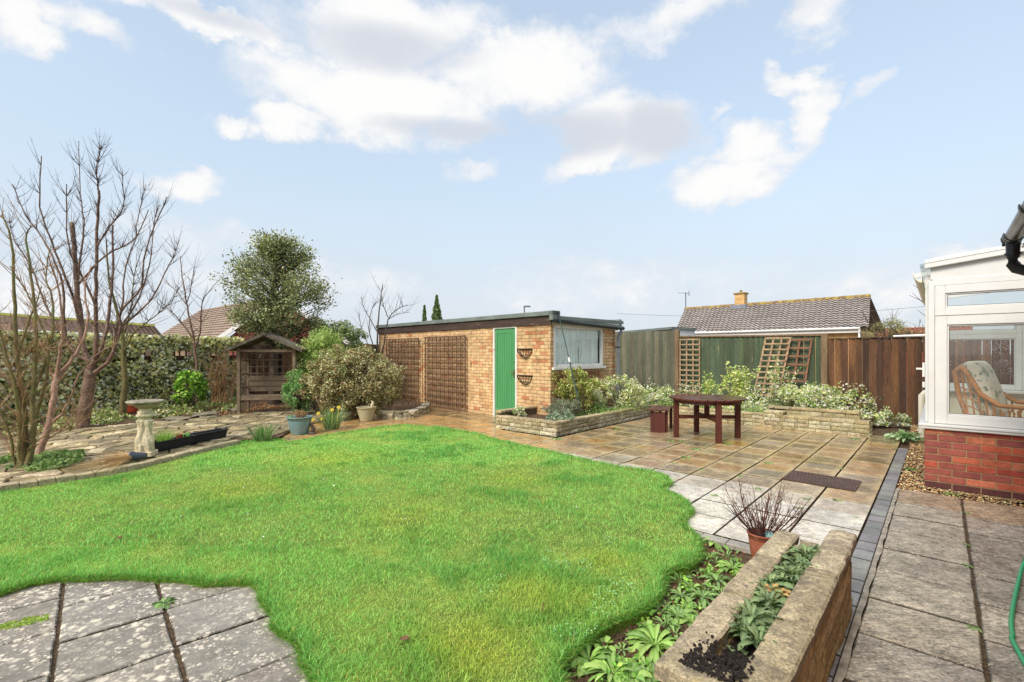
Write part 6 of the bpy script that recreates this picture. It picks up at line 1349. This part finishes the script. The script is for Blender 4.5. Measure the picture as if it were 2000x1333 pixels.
b.tube([zset(q0, 0), q0-Zv*.3, q0], [.1, .08, .06], 7); b.tube([q0, D(1845, 620, 15.7), D(1835, 585, 15.5)], [.06, .04, .02], 6)
for (a, e) in (((1845, 625), (1782, 572)), ((1842, 600), (1776, 577)), ((1838, 590), (1784, 557)), ((1846, 640), (1792, 606)), ((1845, 630), (1800, 640))): p, q = D(*a, 15.7), D(*e, 15.5); b.tube([p, (p+q)/2+Vector((0, 0, -.06)), q], [.02, .013, .006], 4); grow(b, (p+q)/2, (-.7, 0, .7), .4, .008, None, .2, .4)
b.build('branches', M['bark_dark'], t)
# ================= pots and ornaments =================
def pot(name, label, c, r, h, mat, rim=.0, soil=True, cat='plant pot', group=None, taper=.68, th=.018, band=True, n=28):
    t = thing(name, label, cat, c, group=group); b = MB()
    prof = [(.001, .003), (r*taper*.96, .0), (r*taper, .012), (r*(taper+(1-taper)*.45), h*.42), (r*(taper+(1-taper)*.8), h*.78)]
    if band: prof += [(r*.935, h*.80), (r*.97, h*.815)]
    prof += [(r*.98, h*.93), (r*1.05, h*.94), (r*1.06, h*.99), (r*1.03, h), (r*.95, h), (r*.92, h*.86), (r*.9, h*.8)]
    b.lathe(c, prof, n); b.build('body', mat, t, smooth=True, bevel=0)
    if soil: 
        b = MB(); b.lathe(c, [(r*.93, h*.84), (r*.6, h*.87), (.001, h*.885)], n); b.build('compost', M['compost'], t)
    return t
# bird bath with draped figures
bc = PX(284, 891, ZC); t = thing('bird_bath', 'cream cast stone bird bath with draped figures round its pedestal', 'bird bath', bc)
b = MB(); b.cbox(bc, .23, .23, .07, .3); b.build('base', M['caststone'], t, bevel=.01)
def fig(a, z):
    w_ = .5+.5*math.cos(3*a+.6*math.sin(z*6)); k = .72+.36*w_**.8
    k *= 1+.07*math.sin(z*21+3*math.cos(a*3))+.05*math.sin(a*13+z*18)*(1 if z < .45 else .3)
    if z > .52: k = .8+.2*w_
    return k
b = MB(); prof = []
for k in range(44):
    z = .06+k*.013; f = k/43; r = .104-.018*f+.014*math.sin(f*9)-(.03 if .8 < f < .88 else 0)+(.012 if .88 <= f < .95 else 0); prof.append((r, z))
b.lathe(bc, prof, 48, fn=lambda a, z: fig(a, z-bc.z*0)); b.build('figure_pedestal', M['caststone'], t, smooth=True)
b = MB(); b.lathe(bc, [(.088, .60), (.094, .62), (.076, .635), (.072, .655), (.084, .665)], 40, fn=lambda a, z: 1+.03*math.sin(a*16)); b.build('capital', M['caststone'], t, smooth=True)
b = MB(); b.lathe(bc, [(.068, .66), (.1, .675), (.126, .70), (.198, .735), (.22, .752), (.224, .768), (.21, .775), (.185, .765), (.1, .738), (.001, .73)], 48); b.build('bowl', M['bowlstone'], t, smooth=True)
b = MB(); b.lathe(bc, [(.17, .7585), (.001, .7585)], 40); b.build('water', pmat('dull_water', L3(120, 112, 96), rough=.05, bump=None, spec=.8), t)
# two black trough planters in line
def trough(label, p, q, w, h):
    p, q = Vector(p), Vector(q); d = (q-p); L = d.length; d.normalize(); n = Vector((-d.y, d.x, 0)); n = n if n.x < 0 else -n
    t = thing('trough_planter', label, 'trough planter', p, group='black trough planters on the paving edge'); b = MB(); th = .008
    def rg(off, z): return [p+d*off+n*off+Zv*z, p+d*(L-off)+n*off+Zv*z, p+d*(L-off)+n*(w-off)+Zv*z, p+d*off+n*(w-off)+Zv*z]
    b.grid([rg(.03, 0), rg(.012, h*.86), rg(-.004, h*.87), rg(-.008, h), rg(.012, h), rg(.02, h*.7)], closed=True); b.face(rg(.03, .002)); b.build('box', M['black'], t, bevel=.004)
    b = MB(); rr = rg(.018, h*.74); m = 8; b.grid([[rr[0]+(rr[1]-rr[0])*(i/12)+(rr[3]-rr[0])*(j/4)+Zv*ra(-.006, .012) for i in range(13)] for j in range(5)]); b.build('compost', M['compost'], t); return t, d, n
zk = .085
q0 = PX(291, 888, ZC); q1 = PX(447, 855, ZC); dq = q1-q0; trA, dA, nA = trough('black trough planter holding a tuft of grass and a small red pot', q0, q0+dq*.55, .2, .15); trB, _, _ = trough('black trough planter with bare compost, farther of the two in line', q0+dq*.53+nA*.03, q1+nA*.0, .2, .15)
def tuft(name, label, cat, c, n, L, w_, cols, spread, droop, seed, sparent=None, stiff=.0):
    random.seed(seed); rs = RNG; c = Vector(c); V = []; Fq = []; Cc = []; S_ = 6
    for k in range(n):
        a = ra(0, 2*math.pi); r0 = spread*.35*math.sqrt(random.random()); p = c+Vector((math.cos(a)*r0, math.sin(a)*r0, 0)); tilt = ra(.02, 1)*spread; l_ = L*ra(.6, 1.1); a2 = a+ra(-.6, .6); dr = Vector((math.cos(a2), math.sin(a2), 0)); side = Vector((-dr.y, dr.x, 0)); tw_ = ra(-1.4, 1.4); side = side*math.cos(tw_)+dr*math.sin(tw_)
        col = jit(random.choice(cols), .2); n0 = len(V)
        for s_ in range(S_+1):
            f = s_/S_; pos = p+dr*(tilt*f*.7+droop*tilt*f*f)*1.0+Zv*(l_*(f-droop*.6*f*f*(tilt/spread))); ww = w_*(1-f**3)*(.8+.2*f)
            V += [tuple(pos-side*ww/2), tuple(pos+side*ww/2)]; Cc += [col, col]
        for s_ in range(S_): Fq.append((n0+2*s_, n0+2*s_+1, n0+2*s_+3, n0+2*s_+2))
    o = np_mesh(name, np.array(V), np.array(Fq), np.array(Cc), M['leaf'], sparent, origin=None if sparent else tuple(c)); 
    if label: tag(o, label, cat)
    return o
tuft('grass_tuft', 'arching light green grass growing in the nearer black trough', 'plant', q0+dq*.22+nA*.1+Zv*.11, 170, .24, .007, [L3(150, 190, 90), L3(180, 210, 120), L3(120, 170, 70)], .2, .75, 3)
rp = q0+dq*.40+nA*.1+Zv*.1; pot('plant_pot', 'tiny red plastic pot sitting in the nearer black trough', rp, .05, .09, pmat('red_plastic', L3(170, 70, 52), rough=.5), n=16)
shrub('pot_plant', 'little pale green plant between the two black troughs', 'plant', tuple(q0+dq*.5+nA*.1+Zv*.16), (.09, .09, .03), 8, 140, .035, [L3(150, 190, 120), L3(120, 160, 90)], tuple(q0+dq*.5+nA*.1+Zv*.11), stems=1)
# tipped grey pot with dry reeds
gp = PX(268, 893, ZC+.05); dl = Vector((.85, .18, .0)).normalized(); t = thing('plant_pot', 'blue-grey pot lying on its side beside the bird bath base', 'plant pot', gp)
b = MB(); sd_ = Vector((-dl.y, dl.x, 0)); rows = []
for (r, x) in ((.001, .10), (.042, .10), (.058, -.06), (.064, -.06), (.064, -.075), (.055, -.075), (.05, -.02), (.001, .05)): rows.append([gp+dl*x+sd_*(r*math.cos(2*math.pi*k/20))+Zv*(r*math.sin(2*math.pi*k/20)+.012) for k in range(20)])
b.grid(rows, closed=True); b.build('body', M['bluepot'], t, smooth=True)
b = MB(); random.seed(12); rt = gp-dl*.05
for k in range(85):
    e = PX(ra(60, 215), 0+ra(915, 938)-0.0, .09+ra(0, .05)) if k % 3 else PX(ra(150, 235), ra(880, 905), .1); f = ra(.5, 1); m_ = rt+(e-rt)*.5*f+Zv*ra(.0, .05); b.tube([rt+Vector((0, ra(-.03, .03), ra(-.02, .03))), m_, rt+(e-rt)*f], [.003, .003, .0015], 3, cap=False)
o_ = b.build('dry_reeds', pmat('dry_reed', L3(196, 164, 116), rough=.8)); tag(o_, 'bundle of dry straw-coloured stems trailing from the tipped pot over the kerb', 'dead plant')
pot('plant_pot', 'terracotta plastic pot on the soil behind the bird bath', PX(258, 806, ZC), .14, .17, pmat('orange_plastic', L3(196, 88, 56), rough=.5), cat='plant pot')
# teal, beige and pink pots
tp = PX(577, 851, .0)+Vector((0, .17, 0)); pot('plant_pot', 'large teal glazed pot with dry heather at the lawn edge', tp, .215, .32, M['tealpot'], taper=.7)
shrub('heather', 'dry brown heather growing in the teal pot', 'plant', tuple(tp+Vector((.02, 0, .36))), (.14, .14, .07), 20, 900, .05, [L3(150, 120, 92), L3(176, 148, 118), L3(120, 96, 74)], tuple(tp+Zv*.27), aspect=.12, up=1.2, stems=16, sm='twigpale', lr=.4)
shrub('pot_plant', 'pale green leaf rosette at the left side of the teal pot', 'plant', tuple(tp+Vector((-.13, -.05, .32))), (.05, .05, .03), 6, 90, .04, [L3(150, 180, 140)], tuple(tp+Vector((-.13, -.05, .28))), stems=1, aspect=.6)
bp = PX(711, 825, .0)+Vector((0, .16, 0)); pot('plant_pot', 'empty beige pot in front of the variegated bush', bp, .20, .31, M['beigepot'], taper=.64, band=False)
t = thing('bird_figurine', 'small white bird ornament perched on the rim of the beige pot', 'ornament', bp+Vector((.15, -.1, .31))); b = MB(); o = bp+Vector((.15, -.1, .31))
b.tube([o+Zv*.0, o+Vector((.0, 0, .03)), o+Vector((.012, 0, .07)), o+Vector((.022, -.005, .105)), o+Vector((.012, -.01, .13))], [.02, .034, .034, .022, .016], 10); b.tube([o+Vector((.012, -.012, .125)), o+Vector((-.02, -.02, .125))], [.008, .001], 5); b.build('body', M['caststone'], t, smooth=True)
pot('plant_pot', 'small pale pink pot beneath the right side of the variegated bush', PX(765, 803, .1), .085, .13, pmat('pink_clay', L3(206, 176, 150), rough=.8), cat='plant pot', band=False)
t = thing('garden_ornament', 'small dark curled stone ornament between the teal pot and the daffodils', 'ornament', PX(609, 848, .0)); b = MB(); o = PX(609, 848, 0)
b.lathe(o, [(.001, 0), (.085, .0), (.075, .03), (.04, .045), (.001, .05)], 14); b.tube([o+Vector((.0, 0, .04)), o+Vector((.035, 0, .09)), o+Vector((.0, .0, .15)), o+Vector((-.05, 0, .20)), o+Vector((-.03, 0, .25))], [.04, .035, .03, .025, .01], 8); b.build('body', M['bark_dark'], t, smooth=True)
# daffodils
GD = [L3(104, 140, 84), L3(132, 164, 104), L3(82, 118, 74), L3(160, 184, 130)]
tuft('daffodil_leaves', 'upright clump of daffodil leaves without flowers at the lawn edge', 'plant', PX(514, 863, .02), 150, .33, .012, GD, .3, .12, 5)
dc = PX(648, 838, .0); t = thing('daffodils', 'daffodil clump with a few yellow flowers beside the variegated bush', 'daffodils', dc)
tuft('leaves', None, None, dc, 210, .44, .013, GD+[L3(160, 184, 140)], .34, .28, 6, sparent=t)
random.seed(8)
for (x, y) in ((622, 808), (630, 818), (649, 801), (612, 820), (662, 796)):
    p = D(x, y, dc.y-.12); b = MB(); q = p-Vector((0, 0, .0))
    for k in range(6):
        a = 2*math.pi*k/6; e = Vector((math.cos(a), -.25, math.sin(a))); s_ = Vector((-math.sin(a), 0, math.cos(a))); b.face([q, q+e*.025+s_*.012, q+e*.042, q+e*.025-s_*.012])
    b.tube([q, q+Vector((0, -.03, -.003))], [.008, .014], 8); b.tube([q+Vector((0, .01, -.0)), Vector((q.x*.6+dc.x*.4, q.y+.06, .02))], .004, 4); b.build('flower', M['petal'], t)
# stones
def rock(label, c, sx, sy, sz, seed, group=None):
    b = MB(); random.seed(seed); n = 10; rows = []
    for j in range(7):
        th = math.pi*j/6; rows.append([Vector(c)+Vector((sx*math.sin(th)*math.cos(a), sy*math.sin(th)*math.sin(a), sz*(.5+.5*math.cos(th))))*1.0+Vector((1, 1, .5))*mn.noise((math.sin(th)*math.cos(a)*2+seed, math.sin(th)*math.sin(a)*2, math.cos(th)*2))*sx*.5 for a in [2*math.pi*k/n for k in range(n)]])
    b.grid(rows, closed=True); o = b.build('rock', M['rock'], smooth=False); return tag(o, label, 'rock', group)
rock('flat mossy stone lying on the soil left of the arbour', PX(398, 813, ZC), .24, .14, .09, 1); rock('brown stone beside the left post of the arbour', PX(461, 805, ZC), .14, .1, .1, 2)
rock('grey stone on the soil right of the terracotta pot', PX(305, 815, ZC), .16, .1, .08, 3); rock('long low stone set at the edge of the soil behind the bird bath', PX(340, 822, ZC), .3, .08, .06, 4)
# rockery wall of stacked flat stones in front of the shrub
t = thing('rockery_wall', 'low curved dry wall of stacked flat stones beside the shed trellis', 'garden wall', PX(780, 815, .0)); b = MB(); random.seed(14)
arc = [PX(668, 822), PX(700, 812), PX(742, 816), PX(775, 818), PX(805, 815), PX(828, 806), PX(832, 797)]
for lay in range(4):
    for i in range(len(arc)-1):
        for k in range(3):
            p = arc[i]+(arc[i+1]-arc[i])*((k+ra(0, .4))/3); a = math.atan2(arc[i+1].y-arc[i].y, arc[i+1].x-arc[i].x)+ra(-.2, .2); L_ = (arc[i+1]-arc[i]).length/3*1.15; ca, sa = math.cos(a), math.sin(a)
            pts = [p+Vector((ca*x_*L_-sa*y_*.1, sa*x_*L_+ca*y_*.1, 0)) for (x_, y_) in ((-.5, -1), (0, -1.2+ra(-.1, .1)), (.5, -1), (.55, 0), (.5, .8), (-.5, .8), (-.55, 0))]
            b.prism(pts, lay*.045-.01, lay*.045+ra(.028, .038), jit(random.choice([L3(170, 158, 128), L3(140, 130, 106), L3(196, 188, 164)]), .15), .006)
b.build('stones', M['stoneblock'], t)
bs2 = MB(); bs2.face([zset(q+Vector((0, .1, 0)), .09) for q in arc]+[zset(PX(830, 770), .09), zset(PX(700, 762), .09), zset(PX(640, 790), .09)]); tag(bs2.build('rockery_soil', M['soil']), kind='structure')
t = thing('bare_shrub', 'few bare upright stems growing in the rockery before the dark trellis', 'shrub', PX(805, 800, .09)); b = MB(); random.seed(4)
for k in range(9): grow(b, PX(ra(785, 825), 800, .09), (ra(-.5, .5), 0, 1), ra(.4, 1.1), .008, None, .1, .4, .12, 4, .3, kids=2)
b.build('stems', M['twigpale'], t)

# ================= rosettes =================
def rosette(name, label, cat, c, n, L, w_, cols, seed, rise=.5, group=None, tip=None, midc=None, wavy=.0, parent=None):
    """broad-leaved plant: arched leaves with a pale midrib"""
    random.seed(seed); c = Vector(c); V = []; Fq = []; Cc = []; S_ = 7
    for k in range(n):
        a = k*2.39996+ra(-.3, .3); f_ = k/n; l_ = L*(1-.55*f_)*ra(.8, 1.15); ww = w_*(1-.4*f_)*ra(.8, 1.15); el_ = rise*(.25+1.1*f_)+ra(-.1, .1); dr = Vector((math.cos(a), math.sin(a), 0)); side = Vector((-dr.y, dr.x, 0)); roll = ra(-.5, .5); col = jit(random.choice(cols), .18); col2 = midc or mixc(col, (.6, .7, .4), .35)
        n0 = len(V); th = el_; p = c+dr*.01
        for s_ in range(S_+1):
            f = s_/S_; prof_ = (.18+.82*math.sin(math.pi*min(1, f*.93+.03)**1.5)) if f < 1 else .05
            up_ = Vector((0, 0, 1))*math.cos(th)-dr*math.sin(th); sdv = side*math.cos(roll)+up_*math.sin(roll); hh = up_*ww*.22*prof_; wv = wavy*math.sin(f*14+k)*ww*.3
            V += [tuple(p+sdv*ww*.5*prof_+hh+up_*wv), tuple(p), tuple(p-sdv*ww*.5*prof_+hh-up_*wv)]; Cc += [col, col2, col]
            p = p+(dr*math.cos(th)+Zv*math.sin(th))*(l_/S_); th -= (1.25/S_)*(1.0+ra(-.1, .3)); p.z = max(p.z, c.z-.01+.004)
        for s_ in range(S_):
            q = n0+3*s_; Fq += [(q, q+1, q+4, q+3), (q+1, q+2, q+5, q+4)]
    o = np_mesh(name, np.array(V), np.array(Fq), np.array(Cc), M['gloss'], parent, origin=None if parent else tuple(c), smooth=True)
    if label: tag(o, label, cat, group)
    return o
FG = [L3(130, 176, 70), L3(154, 194, 90), L3(108, 156, 62)]; FG2 = [L3(104, 148, 72), L3(128, 168, 84), L3(84, 126, 60)]
for i, (x, y, n, L, w_, cols, lab) in enumerate([
    (1398, 1062, 16, .19, .045, FG, 'bright green primrose-like rosette in the soil beside the patio edge, nearest the potted shrub'), (1352, 1040, 9, .12, .03, FG, 'small green rosette where the lawn corner meets the patio edge'),
    (1432, 1112, 15, .17, .04, FG, 'bright green rosette against the far part of the stone planter'), (1400, 1135, 12, .15, .04, FG2, 'mid green rosette in the bed beside the middle of the stone planter'),
    (1372, 1168, 13, .15, .045, FG2, 'mid green leafy clump close beside the planter coping'), (1330, 1165, 12, .13, .04, FG2, 'green leafy clump on the lawn side of the bed, halfway down'),
    (1385, 1090, 8, .10, .025, FG2, 'small thin-leaved green plant behind the bright rosettes in the bed'), (1325, 1205, 12, .14, .05, FG2, 'broad-leaved green clump below the middle of the stone planter'),
    (1352, 1218, 9, .13, .05, FG, 'light green rosette tucked against the planter coping'), (1280, 1262, 24, .23, .042, FG, 'largest pale green rosette in the bed, near the planter corner'),
    (1150, 1290, 15, .17, .05, FG, 'leafy green rosette at the near end of the lawn edge, leftmost in the bed'), (1196, 1318, 20, .2, .045, FG, 'pale green rosette at the bottom edge beside the leftmost one'), (1232, 1325, 14, .15, .05, FG, 'broad yellow-green rosette at the bottom edge left of the planter corner'),
    (1300, 1185, 8, .1, .03, FG2, 'small green plant at the lawn edge in the bed')]):
    rosette('rosette_plant', lab, 'plant', PX(x, y, -.04), int(n*1.5), L, w_*.8, cols, 100+i, rise=.75, group='green rosette plants in the soil beside the planter', wavy=.3)
protos = [rosette('bed_weed', 'small leafy green weed among the rosettes in the flowerbed', 'weed', PX(1365, 1120, -.045), 9, .08, .022, FG2, 211, rise=.9, group='small weeds among the rosettes', wavy=.6), rosette('bed_weed', 'small leafy green weed among the rosettes in the flowerbed', 'weed', PX(1310, 1220, -.045), 14, .06, .03, FG, 212, rise=1.1, group='small weeds among the rosettes'), rosette('bed_weed', 'small leafy green weed among the rosettes in the flowerbed', 'weed', PX(1400, 1100, -.045), 12, .1, .012, FG2, 213, rise=1.3, group='small weeds among the rosettes')]
random.seed(99)
for i, (x, y) in enumerate([(1345, 1125), (1385, 1118), (1420, 1092), (1365, 1190), (1340, 1190), (1300, 1225), (1318, 1240), (1265, 1230), (1240, 1250), (1215, 1270), (1180, 1262), (1330, 1140), (1410, 1160), (1380, 1060), (1360, 1065), (1445, 1075), (1260, 1300), (1120, 1310), (1390, 1150), (1350, 1150), (1290, 1200), (1275, 1320)]):
    c = protos[i % 3].copy(); COL.objects.link(c); c.location = PX(x, y, -.045); s_ = ra(.7, 1.4); c.scale = (s_,)*3; c.rotation_euler[2] = ra(0, 6)
# seedlings and small leaves over the bed soil
bedp = [PX(1345, 1010), PX(1380, 1030), PX(1460, 1065), PX(1440, 1110), PX(1290, 1260), PX(1240, 1330), PX(1090, 1330), PX(1130, 1275), PX(1200, 1225), PX(1298, 1165), PX(1315, 1125), PX(1370, 1085)]
cover('bed_weeds', 'small green seedlings and weeds scattered on the flowerbed soil', 'weeds', bedp, 1500, .03, FG2+FG, (-.045, .02), hole=.0, sc=5, aspect=.6)
cover('bed_litter', 'brown dead leaves and crumbs on the flowerbed soil', 'leaf litter', bedp, 700, .028, [L3(150, 100, 76), L3(110, 84, 64), L3(176, 130, 110), L3(90, 70, 56)], (-.048, -.03), hole=-.4, up=0)
clod = MB(); random.seed(6)
for k in range(900):
    p = PX(ra(1090, 1460), ra(1040, 1330), -.045)
    if inpoly([(p.x, p.y)], bedp)[0] and p.y < 4.5: clod.cbox(p-Zv*.008, ra(.006, .03), ra(.006, .025), ra(.008, .022), ra(0, 3))
tag(clod.build('soil_clods', M['soil']), 'dark crumbs of soil on the flowerbed', 'soil', kind='stuff')
# plants in the stone planter
PG = [L3(96, 124, 80), L3(118, 144, 96), L3(74, 102, 64)]
for i, (c, d, nn, L_, lab) in enumerate([(-.55, 2.92, 26, .155, 'grey-green leafy plant at the far end of the stone planter'), (-.55, 2.5, 22, .14, 'grey-green plant with withered orange leaves in the middle of the stone planter'), (-.55, 2.1, 30, .165, 'bushy grey-green plant in the near half of the stone planter')]):
    t = thing('bedding_plant', lab, 'plant', CD(c, d, .33)); random.seed(50+i)
    for k in range(10):
        rosette('leaf_cluster', None, None, CD(c+ra(-.04, .05), d+ra(-.17, .17), .365+ra(0, .06)), 17, L_*ra(.6, .95), .029, PG if not (i == 1 and k in (2,)) else [L3(196, 150, 84)], 300+i*10+k, rise=1.15, parent=t, wavy=.5)
rosette('bedding_plant', 'single small seedling in the black compost at the near end of the planter', 'plant', CD(-.545, 1.86, .36), 8, .1, .03, PG, 77, rise=1.0)
# potted twiggy shrub
pc = PX(1492, 1098, .0); pc = Vector((1.79, 3.42, 0)); pot('plant_pot', 'terracotta pot behind the far end of the stone planter', pc, .095, .21, M['terracotta'], taper=.72)
t = thing('twiggy_shrub', 'leafless twiggy dark red shrub growing in the terracotta pot', 'shrub', pc+Zv*.18); tw = MB(); random.seed(19)
for k in range(34):
    a = ra(0, 6.28); s_ = ra(.3, 1.9); grow(tw, pc+Vector((math.cos(a)*.03, math.sin(a)*.03, .17)), (math.cos(a)*s_, math.sin(a)*s_*.8, 1.0), ra(.28, .46), .0042, None, .34, .4, .05, 4, .35, kids=6, kl=.55, kr=.62, kspread=.6)
tw.build('twigs', pmat('dark_red_twig', L3(84, 48, 44), rough=.7, bump=None), t)
t = thing('glass_float', 'pale blue glass ball resting in the terracotta pot', 'ornament', pc+Vector((.02, -.05, .2))); b = MB(); b.lathe(pc+Vector((.025, -.045, .175)), [(.001, 0)]+[(.032*math.sin(math.pi*k/10), .032-.032*math.cos(math.pi*k/10)) for k in range(1, 10)]+[(.001, .064)], 16); b.build('ball', pmat('pale_glass', L3(140, 190, 190), rough=.1, bump=None), t, smooth=True)
# weeds in the joints
ws = [(1500, 905), (1445, 930), (1640, 915), (1340, 895), (1318, 905), (1358, 878), (1310, 862), (1420, 868), (1668, 858), (1370, 918), (1575, 975), (1635, 978), (1395, 968), (1480, 955), (1205, 838), (1240, 812), (1088, 858), (1330, 862), (1560, 993), (1672, 1011), (1888, 1002), (1888, 1064), (1890, 1105), (1902, 1228), (1690, 1160), (950, 800), (980, 808), (595, 850)]
w0 = rosette('weed', 'tiny green weed growing in a joint of the paving', 'weed', PX(*ws[0], .0), 9, .07, .028, FG2, 5, rise=.6, group='small weeds in the paving joints')
for i, (x, y) in enumerate(ws[1:]):
    c = w0.copy(); COL.objects.link(c); c.location = PX(x, y, 0); s_ = ra(.4, .85); s_ = s_*(.75 if y > 1000 else 1.0)*(1.9 if y < 900 else 1); c.scale = (s_, s_, s_); c.rotation_euler[2] = ra(0, 6)
rosette('weed', 'green weed sprouting in the joint of the lichen-spotted slabs', 'weed', PX(322, 1178, .0), 14, .09, .035, FG2, 9, rise=.5)
cover('moss', 'yellow-green moss along the joint at the lower left', 'moss', [PX(0, 1232), PX(95, 1212), PX(95, 1200), PX(50, 1207), PX(0, 1220)], 420, .012, [L3(150, 170, 70), L3(120, 150, 60)], (0, .012), hole=-.5)
rosette('thistle_plant', 'large blue-green jagged weed by the brick plinth corner and gravel', 'weed', PX(1768, 862, .0), 60, .34, .05, [L3(140, 180, 130), L3(120, 164, 110), L3(164, 196, 150)], 15, rise=1.5, wavy=1.2)
rosette('weed', 'green weed at the gravel edge next to the dark block strip', 'weed', PX(1778, 918, .0), 16, .11, .03, FG2, 16, rise=.9)
rosette('weed', 'low green weed on the gravel in front of the brick plinth', 'weed', PX(1862, 966, .0), 12, .09, .03, FG2, 17, rise=.3)
# clover patches in the lawn
cover('clover', 'small grey-green clover patches in the lawn', 'clover', [PX(1050, 1060), PX(1200, 1060), PX(1250, 1180), PX(1100, 1290), PX(860, 1260), PX(900, 1200)], 1400, .014, [L3(120, 168, 110), L3(150, 190, 140)], (.035, .06), hole=.22, sc=3)
# daisies
cover('daisies', 'tiny white daisies dotted in the lawn', 'daisies', [PX(450, 900), PX(950, 880), PX(1200, 1000), PX(1150, 1200), PX(500, 1100), PX(0, 1080), PX(0, 1000)], 60, .018, [L3(240, 240, 235)], (.05, .07), hole=.1, aspect=1, up=0)
for i, (x, y, lab) in enumerate([(232, 1052, 'brown fallen leaf lying on the lawn at the left'), (1060, 1200, 'dark upright dead leaf standing in the lawn near the bed'), (790, 1250, 'small brown dead leaf in the lawn near the bottom edge')]):
    p = PX(x, y, .05); b = MB(); L_ = .05; rows = []
    for k in range(5): f = k/4; w2 = L_*.4*math.sin(math.pi*(.08+.84*f)); q = p+Vector((L_*(f-.5)*(1 if i != 1 else .3), .0, .0+L_*f*(1.2 if i == 1 else .1))); rows.append([q+Vector((0, -w2, .006)), q, q+Vector((0, w2, .008))])
    b.grid(rows); tag(b.build('dead_leaf', pmat('dead_leaf', L3(104, 78, 52), rough=.8, bump=None)), lab, 'leaf')
# garden hose
hp = [CD(.62, 2.0, .014), CD(.46, 2.14, .014), PX(1992, 1278, .014), PX(1978, 1240, .014), PX(1976, 1205, .016), PX(1984, 1160, .016), PX(1998, 1105, .05), PX(2018, 1070, .2), Vector((3.5, 3.0, .5)), Vector((3.62, 3.1, .75))]
out = []
for i in range(len(hp)-1):
    p0, p1, p2, p3 = hp[max(0, i-1)], hp[i], hp[i+1], hp[min(len(hp)-1, i+2)]
    for k in range(6): t_0 = k/6; out.append(.5*((2*p1)+(p2-p0)*t_0+(2*p0-5*p1+4*p2-p3)*t_0*t_0+(3*p1-p0-3*p2+p3)*t_0**3))
b = MB(); b.tube(out, .0115, 10); tag(b.build('garden_hose', M['hose'], smooth=True), 'green rubber garden hose curling onto the path at the right edge', 'hose')
